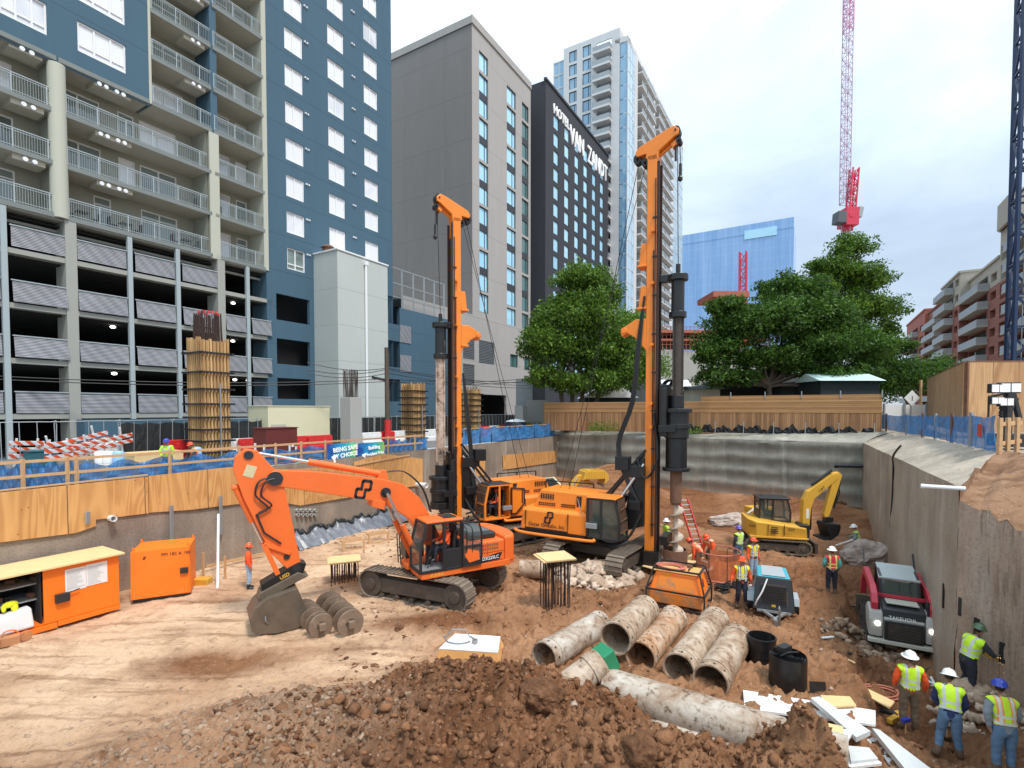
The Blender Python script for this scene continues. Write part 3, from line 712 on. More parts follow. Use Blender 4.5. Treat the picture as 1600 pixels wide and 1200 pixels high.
# pit base slab edge, pipes through the walls
def stub(px, py, c, L, r, label, mat, Z0=None):
 F = N*c; rr = ray(px,py); t = N.dot(F)/N.dot(Vector((rr.x,rr.y,0))); p = Vector((rr.x*t, rr.y*t, CAMZ+rr.z*t))
 mb = MB(); d = N if c < 0 else -N
 mb.pipe(p-d*.1, p+d*L, r, r*.8, 16); mb.cyl(p+d*(L-.08), p+d*L, r*1.15, n=16, cap=False); mb.cyl(p+d*.02, p+d*.03, r*.8, n=12)
 o = mb.build('drain_pipe', mat, smooth=True); tag(o, label, 'pipe')
stub(171,809,CL,.35,.11,'short white pipe stub sticking out just under the left plywood', M['white'])
stub(650,757,CL,.9,.17,'white drain pipe sticking out of the left wall beside the drill casing', M['white'])
stub(1500,763,CR,.75,.05,'white pipe lying out from the top of the right wall at the step', M['white'])
mb = MB(); p = lineC(CR,px=1351); mb.cyl(p+Z(3.0)+N*.1, p+Z(2.95)+V*1.5, .12, n=14); mb.cyl(p+Z(2.95)+V*1.5, p+Z(2.95)+V*1.75, .17, n=14)
tag(mb.build('drain_pipe', M['black'], smooth=True), 'black capped pipe in the far corner of the pit', 'pipe')
mb = MB()
for k in range(5):
 for j in range(2):
  p = PD(462+k*7, 797+j*7, 1); c = lineC(CL, px=462+k*7); q = PD(462+k*7, 797+j*7, c.y)
  mb.pipe(q-N*.05, q+N*.22, .085, .06, 10)
tag(mb.build('conduit_bundle', M['concrete']), 'cluster of ten small grey conduit ends in the left wall', 'conduits')
# hose hanging down the right wall
h = [PD(1407,706,lineC(CR-.1,px=1407).y+.8)+Z(.25), PD(1396,712,lineC(CR-.05,px=1396).y)]
for px_,py_ in ((1396,730),(1395,770),(1393,800),(1391,830),(1388,848)): h.append(PD(px_,py_,lineC(CR-.06,px=px_).y))
mb = MB(); mb.tube(h, .045, 7); tag(mb.build('hose', M['rubber'], smooth=True), 'black hose hanging down the right pit wall', 'hose')
# --- plywood facing on the left wall
def lw(px, py, c=CL+.05):
 r = ray(px, py); t = c/N.dot(Vector((r.x,r.y,0))); return Vector((r.x*t, r.y*t, CAMZ+r.z*t))
def panel(label, pix, c=CL+.09, th=.03, mat='ply'):
 P = [lw(x,y,c) for x,y in pix]; n = len(P); Q = [p-N*th for p in P]
 mb = MB(); mb.add(P+Q, [list(range(n))]+[list(range(n,2*n))[::-1]]+[[i,(i+1)%n,n+(i+1)%n,n+i] for i in range(n)])
 return tag(mb.build('plywood_facing', M[mat]), label, 'plywood')
panel('long weathered plywood facing at the far left above the orange storage boxes', [(-60,776),(-60,855),(118,833),(150,822),(150,812),(232,802),(232,745),(118,757)])
panel('plywood facing behind the excavator arm on the left wall', [(233,744),(233,801),(295,797),(368,788),(420,783),(420,724),(330,733)])
panel('plywood facing strip behind the excavator boom', [(421,735),(421,782),(470,790),(552,776),(552,728)])
panel('plywood facing below the blue and green banners', [(553,722),(553,772),(661,758),(661,717),(600,709)])
panel('plywood sheet just right of the left drill mast', [(722,713),(722,750),(758,742),(758,710)])
panel('bright plywood sheet at the far end of the left wall', [(786,711),(786,734),(870,722),(870,704)])
for (a,b_,d_,lab) in ((345,835,775,'grey steel cleat on the left wall beside the excavator arm'),(137,818,800,'short square grey plate below the far left plywood'),(268,850,790,'grey steel cleat on the left wall above the white leaning pipe')):
 mb = MB(); mb.bar(lw(a,b_,CL+.16), lw(a,d_,CL+.16), .16, .06); tag(mb.build('steel_cleat', M['grey']), lab, 'cleat')
# narrow board cap
mb = MB(); mb.bar(lw(-40,771,CL-.05), lw(230,742,CL-.05), .12, .05); tag(mb.build('edge_board', M['lumber']), 'lumber board along the top of the far left plywood', 'board')
mb = MB(); mb.bar(lw(553,727,CL+.13), lw(640,711,CL+.13), .05, .09); tag(mb.build('edge_board', M['lumber']), 'lumber board nailed below the two banners', 'board')
# --- loose stones and clods
def blobs(name, n, sampler, size, mat, label=None, cat=None, kind='stuff', sub=1, flat_=.7, group=None):
 bm = bmesh.new(); bmesh.ops.create_icosphere(bm, subdivisions=sub, radius=1); base = np.array([v.co for v in bm.verts]); fc = np.array([[v.index for v in f.verts] for f in bm.faces]); bm.free()
 P = sampler(n); n = len(P); S = size(n)
 nv, nf = len(base), len(fc)
 Vs = np.empty((n,nv,3))
 for k in range(n):
  a = rng.uniform(0,2*PI); jit = 1+rng.normal(0,.24,(nv,1))+rng.normal(0,.10,(nv,3)); sc = np.array([1,rng.uniform(.5,1),flat_*rng.uniform(.6,1.2)])
  b = base*jit*sc; c, s = math.cos(a), math.sin(a); tl = rng.uniform(-.5,.5)
  b = b@np.array([[1,0,0],[0,math.cos(tl),math.sin(tl)],[0,-math.sin(tl),math.cos(tl)]])
  b = b@np.array([[c,s,0],[-s,c,0],[0,0,1]])
  Vs[k] = b*S[k]+P[k]
 F = (fc[None]+np.arange(n)[:,None,None]*nv).reshape(-1,3)
 me = bpy.data.meshes.new(name); me.vertices.add(n*nv); me.vertices.foreach_set('co', Vs.ravel())
 me.loops.add(F.size); me.loops.foreach_set('vertex_index', F.ravel().astype(np.int32))
 me.polygons.add(len(F)); me.polygons.foreach_set('loop_start', np.arange(0,F.size,3,dtype=np.int32)); me.polygons.foreach_set('loop_total', np.full(len(F),3,np.int32))
 me.update(calc_edges=True); me.materials.append(mat); o = bpy.data.objects.new(name, me); COL.objects.link(o)
 tag(o, label, cat, group, kind); return o
def on(x, y, lift=.0):
 return np.stack([x, y, Hf(x,y)+lift-.02], -1)
def s_mound(n):
 x = rng.uniform(-6,7,n*6); y = rng.uniform(5.2,13.5,n*6); k = rng.uniform(0,1,n*6) < np.clip(mound(x,y)*1.4,0,1)
 x, y = x[k][:n], y[k][:n]; return on(x,y)
def s_clay(n):
 x = rng.uniform(-11,-2,n*6); y = rng.uniform(6,12.5,n*6); k = rng.uniform(0,1,n*6) < np.clip(clay(x,y)*1.2,0,1)
 x, y = x[k][:n], y[k][:n]; return on(x,y)
def s_right(n):
 y = rng.uniform(9,34,n); x = rng.uniform(-.35,.95,n)*y
 k = ((N.x*x+N.y*y) < 2.9) & (x < 11); k &= rng.uniform(0,1,n) < (.25+.75*(vnoise(x,y,.6,40) > 0)); return on(x[k],y[k])
def s_left(n):
 y = rng.uniform(10,24,n); x = rng.uniform(-1,.1,n)*y; k = (N.x*x+N.y*y > CL+.3) & (rng.uniform(0,1,n) < (.08+.9*(vnoise(x,y,.5,41) > .16))); return on(x[k],y[k])
pw = lambda lo, hi, e: (lambda n: lo+(hi-lo)*rng.uniform(0,1,n)**e)
blobs('soil_clods', 30000, s_mound, pw(.010,.085,4.5), M['clod'])
blobs('soil_clods', 1300, s_mound, pw(.04,.17,4), M['clod'])
blobs('clay_clods', 12000, s_clay, pw(.010,.085,6), M['claygrey'])
blobs('gravel', 20000, s_right, pw(.010,.11,5), M['clod'])
blobs('gravel', 1500, s_right, pw(.015,.11,5), M['rock'])
blobs('gravel', 4000, s_left, pw(.01,.07,5), M['claygrey'])
def s_disc(px, py, rx, ry, n0=1):
 c = GH(px,py)
 def f(n):
  a = rng.uniform(0,2*PI,n); r = np.sqrt(rng.uniform(0,1,n)); x = c.x+rx*r*np.cos(a); y = c.y+ry*r*np.sin(a)
  return on(x,y,(1-r)*.35*min(1,rx))
 return f
blobs('rubble_pile', 330, s_disc(932,905,1.7,1.5), pw(.06,.34,2.2), M['rock'], 'pile of pale broken concrete in front of the right drill rig', 'rubble', None, sub=2)
blobs('rubble_pile', 140, s_disc(1345,1010,1.3,1.0), pw(.05,.2,2.5), M['claygrey'], 'scatter of grey stones on the ledge left of the red skid steer', 'rubble', None, sub=2)
blobs('rubble_pile', 160, s_disc(1530,1100,.9,.8), pw(.04,.2,2.5), M['rock'], 'light rubble beside the feet of the worker burning the wall', 'rubble', None, sub=2)
def rock(label, px, py, s, mat='boulder', sc=(1,1,.6), z=0, rz=0):
 bm = bmesh.new(); bmesh.ops.create_icosphere(bm, subdivisions=4, radius=1)
 rr = random.Random(px)
 from mathutils import noise as ns_
 for v in bm.verts:
  q = v.co*1.3+Vector((px,py,0)); v.co *= 1+.28*ns_.noise(q)+.16*ns_.noise(q*2.3)+.07*ns_.noise(q*5); v.co.x *= sc[0]; v.co.y *= sc[1]; v.co.z *= sc[2]
  v.co *= s
 me = bpy.data.meshes.new('rock'); bm.to_mesh(me); bm.free(); me.materials.append(M[mat]); o = bpy.data.objects.new('rock', me); COL.objects.link(o)
 p = GH(px,py); o.location = (p.x,p.y,p.z+s*sc[2]*.6+z); o.rotation_euler = (0,0,rz); tag(o, label, 'rock')
rock('large pale pitted boulder in the trench at the far right wall', 1360, 880, 1.12, sc=(1.25,.75,.62), rz=.2)
rock('pale slab of broken stone behind the yellow mini excavator', 1140, 822, .95, sc=(1.25,.6,.5))
rock('small grey rock on the brown heap below the white block', 717, 1082, .22, 'rock')
rock('big brown clod at the bottom edge of the photo', 1000, 1190, .30, 'clod', sc=(.8,.8,.9))
rock('orange brown boulder of soil half buried below the casing socket', 845, 1100, .36, 'clod', sc=(1.1,.9,.8))
rock('round clod beside the excavator track', 625, 985, .16, 'clod')
rock('white plastic wrapped lump beside the kneeling worker', 1515, 1095, .38, 'rock', sc=(1,.8,.8))
rock('grey stone lying on the trench ledge beside the compressor path', 1338, 1000, .22, 'rock')
rock('dark boulder at the foot of the far right corner', 1318, 790, .5, 'clod', sc=(1.2,.8,.5))

# blue apartment tower over the open garage
M['bluewall'] = facade('blue_stucco', (.060,.124,.175), 2.96, 18.2, .05, .14, .62)
M['garageconc'] = facade('garage_concrete', (.36,.36,.32), 50, line=.001, streak=.12)
M['greenwall'] = facade('sage_stucco', (.34,.34,.28), 50, line=.001, streak=.06)
M['slabgrey'] = paint('slab_edge', (.20,.22,.21), .85, var=.12)
M['soffit'] = paint('soffit', (.50,.48,.40), .9, var=.06)
M['rail'] = paint('railing_paint', (.36,.41,.42), .5, var=.05, bmp=0)
M['winwhite'] = paint('white_window_frame', (.80,.80,.80), .5, var=.03, bmp=0)
M['blind'] = glassy('window_with_blinds', (.80,.80,.82), (.25,.29,.34), .08)
M['doorglass'] = glassy('balcony_door_glass', (.22,.27,.25), (.015,.022,.02), .05)
M['perf'] = None
def perf_mat():
 m, nt, ns, ls, b = mk('perforated_panel'); P = pos(nt)
 sx = nt.nodes.new('ShaderNodeSeparateXYZ'); ls.new(P, sx.inputs[0])
 w = math_(nt,'SINE', math_(nt,'MULTIPLY', sx.outputs[2], 75)); n = noise_node(nt, .5, 3, P)
 d = nt.nodes.new('ShaderNodeVectorMath'); d.operation='DOT_PRODUCT'; ls.new(P, d.inputs[0]); d.inputs[1].default_value = tuple(U)
 m1 = math_(nt,'SINE', math_(nt,'ADD', math_(nt,'MULTIPLY', d.outputs['Value'], 9), math_(nt,'MULTIPLY', sx.outputs[2], 8)))
 f = math_(nt,'ADD', math_(nt,'ADD', math_(nt,'MULTIPLY', w, .2), math_(nt,'MULTIPLY', m1, .09)), math_(nt,'ADD', math_(nt,'MULTIPLY', n.outputs[0], .4), .3))
 ls.new(ramp(nt, f, [(.2,(.17,.17,.18)),(.8,(.40,.40,.425))]), b.inputs['Base Color']); b.inputs['Roughness'].default_value = .5; b.inputs['Metallic'].default_value = .3
 ls.new(bump(nt, w, .6, .02), b.inputs['Normal']); return m
M['perf'] = perf_mat()
M['void'] = paint('dark_interior', (.02,.02,.022), .9, var=.3, scale=.3)  # near-black colour puts the shade of deep interiors into the surface
M['lamp'] = emit('garage_lamp_glow', (1,.97,.9), 4)
def blue_tower():
 F = Fc(N*-37.5, U, -N)                       # along the street, inward = away from the pit
 F.n = -N
 root = thing('apartment_tower', 'tall dark blue apartment tower with balconies above an open parking garage', 'building', tuple(F.P(F.S(300),8,4.3)), world=True)
 L = [18.2+2.96*k for k in range(16)]
 sL = F.S(-260); c1 = F.S(97); c2 = F.S(326); b0, b1 = F.S(238,200), F.S(330,200); k0, k1 = F.S(340,200), F.S(411,200); sR = F.S(612,200); sE = F.S(702,560)
 top = 62
 # ---- walls
 holes = []; wins = []
 for k in range(16):                           # three window columns of the right hand wall
  z = L[0]+2.96*k
  for (pa, pb) in ((446,474),(513,538),(569,590)):
   a, b = F.S(pa,200), F.S(pb,200)
   if k == 0 and pa != 446: pass
   holes.append((a,b,z+.75-.35,z+2.5-.35)); wins.append((a,b,z+.4,z+2.15))
 g = []
 for zt,zb in ((458,493),(528,562),(590,617)):   # garage openings in the blue wall
  a, b = F.S(432,500), F.S(484,500); g.append((a,b,F.pix(432,zb+6)[1],F.pix(432,zt)[1]))
  a, b = F.S(596,500), F.S(612,500); g.append((a,b+.8,F.pix(600,zb+10)[1],F.pix(600,zt+2)[1]))
 mb = MB(); sW = F.S(413,200)
 F.wall(mb, sW, sR, 4.0, top, holes+[(x[0],min(x[1],sR-.01),x[2],x[3]) for x in g], 0, .3)
 mb.quad(F.P(sR,0,4),F.P(sR,0,top),F.P(sR,14,top),F.P(sR,14,4))
 mb.quad(F.P(sW,0,4),F.P(sW,0,top),F.P(sW,1.9,top),F.P(sW,1.9,4))
 mb.build('right_wall', M['bluewall'], root)
 for i,(a,b,z0,z1) in enumerate(wins):
  if z0 > 52: continue
  if z0 < 20 and a > F.S(500,200): continue
  window(F, root, a, b, z0, z1, M['winwhite'], M['doorglass'] if z0 < 20 else M['blind'], .1, .09, (.47,), (.25,) if z0 < 20 else ())
 mb = MB()                                      # small paired vents beside the windows
 for k in range(12):
  for px_ in (479,552):
   s = F.S(px_,200); F.slab(mb, s-.18, s-.06, -.12, 0, L[0]+2.96*k+1.95, L[0]+2.96*k+2.07); F.slab(mb, s+.06, s+.18, -.12, 0, L[0]+2.96*k+1.95, L[0]+2.96*k+2.07)
 mb.build('wall_vents', M['winwhite'], root, kind='stuff')
 # ---- upper left blue volume, flush windows
 zc = L[3]; mb = MB(); h2 = []
 for k in range(3, 10):
  for pa, pb in ((-60,-18),(0,74),(121,196)):
   a, b = F.S(pa,60), F.S(pb,60); h2.append((a,b,L[k]+.95,L[k]+2.7))
 F.wall(mb, sL, b0-.15, zc-.4, top, h2, 0, .3); mb.quad(F.P(b0-.15,0,zc),F.P(b0-.15,0,top),F.P(b0-.15,1.9,top),F.P(b0-.15,1.9,zc))
 F.slab(mb, b1-.02, k0, 0, 2.0, L[2]+2.6, top)
 mb.build('upper_wall', M['bluewall'], root)
 for (a,b,z0,z1) in h2:
  if b > sL+1 and z0 < 44: window(F, root, a, b, z0, z1, M['winwhite'], M['blind'], .1, .1, (.34,.68), (.25,))
 mb = MB(); F.slab(mb, b0-.15, b0, -.05, .2, zc-.2, top); F.slab(mb, F.S(409,200), F.S(416,200), -.08, 1.9, L[0]-.2, top)
 mb.build('corner_trim', M['cream'], root)
 # ---- balconies
 bays = [(sL,c1-.3,[0,1,2]),(c1+.3,c2,[0,1,2]),(b0,b1,list(range(3,12))),(k0-.3,k1,list(range(0,12)))]
 rr = random.Random(3)
 for bi,(a,b,ks) in enumerate(bays):
  bw = MB(); z0 = L[ks[0]]-.1; z1 = L[ks[-1]]+2.96
  bh = []
  for k in ks:
   if bi < 2:
    x = b-1.1
    while x-2.4 > a:
     bh.append((x-2.3,x,L[k]+.12,L[k]+2.35)); x -= 2.6
     if rr.random() < .7: x -= 1.4
     if x-1.0 > a: bh.append((x-.95,x,L[k]+.12,L[k]+2.35)); x -= 1.9
   elif bi == 2: bh += [(a+.5,a+2.9,L[k]+.12,L[k]+2.35)]
   else: bh += [(a+.5,a+2.3,L[k]+.12,L[k]+2.4),(a+2.75,a+3.65,L[k]+.12,L[k]+2.35)]
  F.wall(bw, a, b, z0, z1, bh, 1.9, .12)
  bw.quad(F.P(b,0,z0),F.P(b,0,z1),F.P(b,1.9,z1),F.P(b,1.9,z0)); bw.quad(F.P(a,0.02,z0),F.P(a,0.02,z1),F.P(a,1.9,z1),F.P(a,1.9,z0))
  bw.build('balcony_wall', M['greenwall'], root)
  for h in bh:
   w = h[1]-h[0]
   window(F, root, *h, M['winwhite'], M['doorglass'] if rr.random() < .72 else M['blind'], 1.97, .08, (.5,) if w > 1.5 else (), (.78,), name='balcony_door')
  for k in ks+([ks[-1]+1]):
   mb = MB(); be = b0-.2 if (bi == 1 and k == 3) else b+(.25 if bi < 2 else 0); F.slab(mb, a-.25 if bi < 2 else a, be, -.1, 1.95, L[k]-.26, L[k])
   sl = mb.build('balcony_slab', M['slabgrey'], root); mb = MB(); F.slab(mb, a, min(b,be), -.04, 1.9, L[k]-.275, L[k]-.262); mb.build('soffit', M['soffit'], sl)
   if k not in ks: continue
   mb = MB(); zt = L[k]+1.07
   F.slab(mb, a, b, -.04, .02, zt-.05, zt); F.slab(mb, a, b, -.03, .01, zt-.16, zt-.13); F.slab(mb, a, b, -.03, .01, L[k]+.1, L[k]+.13)
   x = a+.07
   i = 0
   while x < b:
    w_ = .03 if i%13 == 0 else .007
    F.slab(mb, x-w_, x+w_, -.02 if w_ < .02 else -.035, 0 if w_ < .02 else .015, L[k]+.0, zt-.05); x += .115; i += 1
   mb.build('balcony_railing', M['rail'], root)
  if bi in (0,1,2):
   for k in ks:
    s = (a+1.5 if bi == 1 else b-1.7);
    mb = MB(); F.slab(mb, s, s+1.9 if bi == 1 else s+1.4, .1, 1.2, L[k]+2.42, L[k]+2.69)
    v = mb.build('duct_box', M['soffit'], root); mb = MB()
    for q in ((.2,.55,1.1,1.45) if bi == 1 else (.5,.9)): mb.cyl(F.P(s+q,.12,L[k]+2.52), F.P(s+q,-.08,L[k]+2.52), .12, n=10)
    mb.build('vent_cap', M['winwhite'], v, kind='stuff')
 # balcony furniture
 mb = MB()
 for px_, py_, k in ((137,325,0),(205,345,0),(300,373,0),(333,250,1)):
  s = F.S(px_,py_)
  F.slab(mb, s-.3, s+.3, .5, 1.1, L[k]+.68, L[k]+.72)
  for d in (-.25,.25):
   F.slab(mb, s+d-.02, s+d+.02, .55, .6, L[k], L[k]+.7)
  for e in (-.7,.7):
   F.slab(mb, s+e-.22, s+e+.22, .6, 1.05, L[k]+.4, L[k]+.45); F.slab(mb, s+e*1.25-.03, s+e*1.25+.03, .6, 1.05, L[k]+.4, L[k]+.9)
   for q in (-.2,.2): F.slab(mb, s+e+q-.02, s+e+q+.02, .62, .66, L[k], L[k]+.42)
 mb.build('balcony_furniture', M['blacktrim'], root, kind='stuff')
 # ---- round cream columns
 for s in (c1, F.S(-190)):
  mb = MB(); c = F.P(s,.15,0); mb.cyl(c+Z(L[0]-.2), c+Z(zc-.4), .42, n=24); mb.build('round_column', M['cream'], root, smooth=True)
 mb = MB(); F.slab(mb, F.S(327,300), F.S(342,300), -.1, .6, L[0]-.3, L[2]+2.7); mb.build('pier', M['cream'], root)
 # ---- open garage below
 GZ = [6.75, 9.8, 12.8, 15.75, 17.95]; sG = F.S(427,520)
 cols = [F.S(-190), F.S(116,600), F.S(348,600)]; posts = [F.S(-95), F.S(12,600), F.S(207,600), F.S(281,600), F.S(389,600)]
 mb = MB()
 for z in GZ[:-1]: F.slab(mb, sL, sG, 0, 14, z-.28, z)
 F.slab(mb, sL, sG, .05, 14, GZ[4]-.1, GZ[4]+.0); mb.build('garage_slabs', M['garageconc'], root)
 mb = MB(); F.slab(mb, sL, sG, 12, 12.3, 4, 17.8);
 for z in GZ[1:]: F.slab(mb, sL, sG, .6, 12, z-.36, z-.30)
 mb.quad(F.P(sG+.02,.3,4),F.P(sG+.02,12,4),F.P(sG+.02,12,18),F.P(sG+.02,.3,18)); mb.build('garage_interior', M['void'], root)  # back wall and ceiling sheets painted dark for the shade in the bays
 for s in cols:
  mb = MB(); F.slab(mb, s-.27, s+.27, -.08, 1.3, 4.2, GZ[4]); mb.build('garage_column', M['garageconc'], root)
 for s in posts:
  mb = MB(); F.slab(mb, s-.13, s+.13, -.1, .12, 4.2, GZ[4]-.05); mb.build('steel_post', M['rail'], root)
 allx = sorted([sL]+cols+posts+[sG])
 for zi, z in enumerate(GZ[:4]):
  for a, b in zip(allx, allx[1:]):
   if zi == 3 and a > cols[2]-.1: continue
   mb = MB(); e = .3; tilt = 0 if zi in (3,0) else .10
   za = z+.06 if zi < 3 else z+.1; zb = z+1.2
   mb.quad(F.P(a+e,-.06-tilt,za-.0),F.P(b-e+.1,-.06-tilt,za),F.P(b-e+.1,-.02,zb),F.P(a+e,-.02,zb))
   pn = mb.build('parapet_panel', M['perf'], root)
   mb = MB(); F.slab(mb, a+e-.05, b-e+.15, -.06, .02, zb, zb+.06); mb.build('panel_rail', M['rail'], pn)
 for z in (GZ[4]-.55,):
  mb = MB(); mb.tube([F.P(sL,.9,z),F.P(sG,.9,z)], .1, 8); mb.build('ceiling_pipe', M['garageconc'], root)
 for px_, py_, z in ((195,516,12.45),(197,585,9.45),(383,450,15.4),(383,536,12.45),(386,594,9.45),(407,605,9.45)):
  s = F.S(px_,py_); mb = MB(); c = F.P(s,1.6,z-.12); mb.sph(c, .16, (1,1,.6), 10, 6); mb.build('ceiling_lamp', M['lamp'], root)
 # ---- annex continuing along the street
 zA = F.pix(650,487)[1]; mb = MB()
 F.wall(mb, sR, sE, 4, zA, [(sR,sR+1.0,x[2],x[3]) for x in g[1::2]], .02, .4)
 mb.quad(F.P(sR,.02,zA),F.P(sE,.02,zA),F.P(sE,14,zA),F.P(sR,14,zA)); mb.quad(F.P(sE,.02,4),F.P(sE,14,4),F.P(sE,14,zA),F.P(sE,.02,zA))
 mb.build('annex_wall', M['bluewall'], root)
 for y0,y1 in ((509,536),(555,581)):
  a, b = F.S(625,520), F.S(642,520); mb = MB(); F.slab(mb, a, b, -.03, .02, F.pix(633,y1)[1], F.pix(633,y0)[1]); mb.build('louvre', M['perf'], root)
 mb = MB(); zs = zA+4.2
 for i in range(6):
  s = sR+.2+(sE-sR-.4)*i/5; mb.bar(F.P(s,.6,zA), F.P(s,.6,zs-.0*i), .16)
 for z in (zs, zA+2.6, zA+1.2): mb.bar(F.P(sR,.6,z), F.P(sE,.6,z), .1)
 mb.build('roof_screen_frame', M['grey'], root)
 mb = MB(); F.slab(mb, sL, F.S(470), .0, .1, 3.5, 4.4)
 for zi in (0,):
  F.slab(mb, F.S(118,650), F.S(398,650), -1.2, -.02, 3.9, 6.4)
 mb.build('street_plinth', M['bluewall'], root)
 # near-black sheet in place of shade behind the right hand openings
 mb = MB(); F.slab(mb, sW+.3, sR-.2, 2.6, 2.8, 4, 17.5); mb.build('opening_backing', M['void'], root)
 return F
BF = blue_tower()
# pale concrete stair block
def stair_block():
 p0 = lineC(-37.5, px=493); w = 2.97; c = p0-V*w; Fr = Fc(c, U, -N); Fl = Fc(c, V, U)
 e = Fr.S(606,500); zt = Fr.pix(531,391)[1]
 M['paleblock'] = facade('pale_block_render', (.50,.53,.50), 3.05, 5.0, .05, .07, .72)
 root = thing('stair_block', 'pale grey concrete stair block standing against the blue tower', 'building', tuple(c+Z(4.3)), world=True)
 mb = MB(); Fr.slab(mb, 0, e, 0, w+.2, 4.2, zt); mb.build('wall', M['paleblock'], root)
 mb = MB(); Fr.slab(mb, -.08, e+.08, -.08, w, zt, zt+.12); mb.build('coping', M['winwhite'], root)
 mb = MB(); s = Fr.S(571,500); mb.tube([Fr.P(s,-.12,4.4),Fr.P(s,-.12,zt-.6)], .11, 8); Fr.slab(mb, s-.2, s+.2, -.25, 0, zt-.6, zt-.25); mb.build('downpipe', M['winwhite'], root)
 mb = MB(); q = Fr.P(.4,1.6,zt+.12); mb.cyl(q, q+Z(.35), .45, n=16); mb.cyl(q+Z(.35), q+Z(.55), .6, .35, n=16); mb.build('roof_vent', M['rust'], root)
stair_block()
# --- grey hotel wing
M['greywall'] = facade('grey_precast', (.225,.21,.20), 6.0, 1.5, .10, .13, .75, vline=7.3)  # side face turned from the sun, its shade put into the colour
M['greywall2'] = facade('light_grey_precast', (.40,.375,.35), 6.0, 1.5, .10, .1, .78)  # same precast, lighter tone painted for the sunlit street face
M['skyglass'] = glassy('sky_reflecting_glass', (.42,.72,.88), (.30,.60,.80), .05)  # reflected sky painted in as a bright cyan base colour
M['tealglass'] = glassy('dark_teal_glass', (.06,.16,.15), (.02,.06,.06), .05)
M['darkframe'] = paint('dark_window_frame', (.03,.03,.033), .5, var=.1, bmp=0)
M['blackwall'] = facade('black_hotel_wall', (.040,.042,.050), 50, line=.001, streak=.2)
def grey_wing():
 c = PD(738,400,70); c.z = 0; Fl = Fc(c, V, U); Fr = Fc(c, U, -N)
 e = Fr.S(829,300); zt = Fr.pix(737.5,26)[1]; zp = Fr.pix(738,492)[1]
 root = thing('hotel_wing', 'grey concrete hotel wing with blank side wall and paired blue windows', 'building', tuple(c+U*6+V*3+Z(4.3)), world=True)
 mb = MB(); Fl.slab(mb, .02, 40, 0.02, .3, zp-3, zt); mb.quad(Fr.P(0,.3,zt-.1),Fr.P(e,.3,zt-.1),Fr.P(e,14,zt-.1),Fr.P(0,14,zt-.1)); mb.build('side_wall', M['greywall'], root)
 mb = MB(); Fr.slab(mb, -.15, e, -.18, 0, zt-.9, zt+.15); mb.quad(Fl.P(0,-.12,zt-.9), Fl.P(40,-.12,zt-.9), Fl.P(40,-.12,zt+.12), Fl.P(0,-.12,zt+.12)); mb.build('parapet', M['greywall2'], root)
 holes = []; spec = []
 f = 3.0
 for (pa,pb,top,gl) in ((749,763,78,0),(792,806,132,0),(815.5,826,158,1)):
  a, b = Fr.S(pa,300), Fr.S(pb,300); z = Fr.pix(pa,top)[1]
  spec.append((a,b,z-2.5,z,gl,0)); holes.append((a,b,z-2.5,z)); z -= f*.98; n = 0
  while z-5.9 > zp-.5 and n < 6:
   spec.append((a,b,z-5.6,z,gl,1)); holes.append((a,b,z-5.6,z)); z -= 6.0; n += 1
  if z-2.5 > zp-1: spec.append((a,b,z-2.6,z,gl,0)); holes.append((a,b,z-2.6,z))
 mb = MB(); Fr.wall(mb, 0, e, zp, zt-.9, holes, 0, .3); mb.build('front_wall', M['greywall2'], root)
 for a,b,z0,z1,gl,pair in spec:
  g = M['skyglass'] if not gl else M['tealglass']
  w = window(Fr, root, a, b, z0, z1, M['darkframe'], g, .18, .1, (.68,))
  if pair: mb = MB(); m_ = (z0+z1)/2; Fr.slab(mb, a+.05, b-.05, .12, .2, m_-.5, m_+.5); mb.build('spandrel', M['darkframe'], w)
 # podium
 ph = []
 for (xa,xb,ya,yb) in ((747,771,531,567),(722,740,527,560),(722,740,568,600)): ph.append((Fr.S(xa,550),Fr.S(xb,550),Fr.pix(xa,yb)[1],Fr.pix(xa,ya)[1],'l'))
 ph.append((Fr.S(796,560),Fr.S(808,560),Fr.pix(796,573)[1],Fr.pix(796,553)[1],'w')); ph.append((Fr.S(818,560),Fr.S(827,560),Fr.pix(818,578)[1],Fr.pix(818,558)[1],'w'))
 ph.append((Fr.S(748,620),Fr.S(790,620),4.3,Fr.pix(750,616)[1],'d'))
 mb = MB(); Fr.wall(mb, -14, e, 4, zp, [h[:4] for h in ph], -.15, .35); Fr.slab(mb, -14, e, -.14, 12, zp-.3, zp); mb.build('podium_wall', M['greywall2'], root)
 for h in ph:
  if h[4] == 'l':
   mb = MB(); Fr.slab(mb, h[0], h[1], -.05, 0, h[2], h[3])
   lv = mb.build('louvre', M['grey'], root); mb = MB(); z = h[2]+.1
   while z < h[3]: Fr.slab(mb, h[0]+.05, h[1]-.05, -.12, -.05, z, z+.05); z += .22
   mb.build('louvre_blades', M['darkframe'], lv, kind='stuff')
  elif h[4] == 'w': window(Fr, root, *h[:4], M['darkframe'], M['tealglass'], .05, .08, (.5,))
  else:
   mb = MB(); Fr.slab(mb, h[0]-1, h[1]+9, 5, 5.2, 4, h[3]+1); Fr.slab(mb, h[0]-.4, h[1]+9, .3, 5, h[3]+.02, h[3]+.2); mb.build('garage_entrance', M['void'], root)  # dark sheets stand in for the shade inside the garage mouth
 mb = MB(); s0 = e-6; Fr.slab(mb, s0, s0+4, 4, 8, zt, zt+2.2); mb.build('roof_box', M['greywall2'], root)
 # low concrete wall, column and grey gate beside the garage mouth
 return Fr, c
GF, gc = grey_wing()
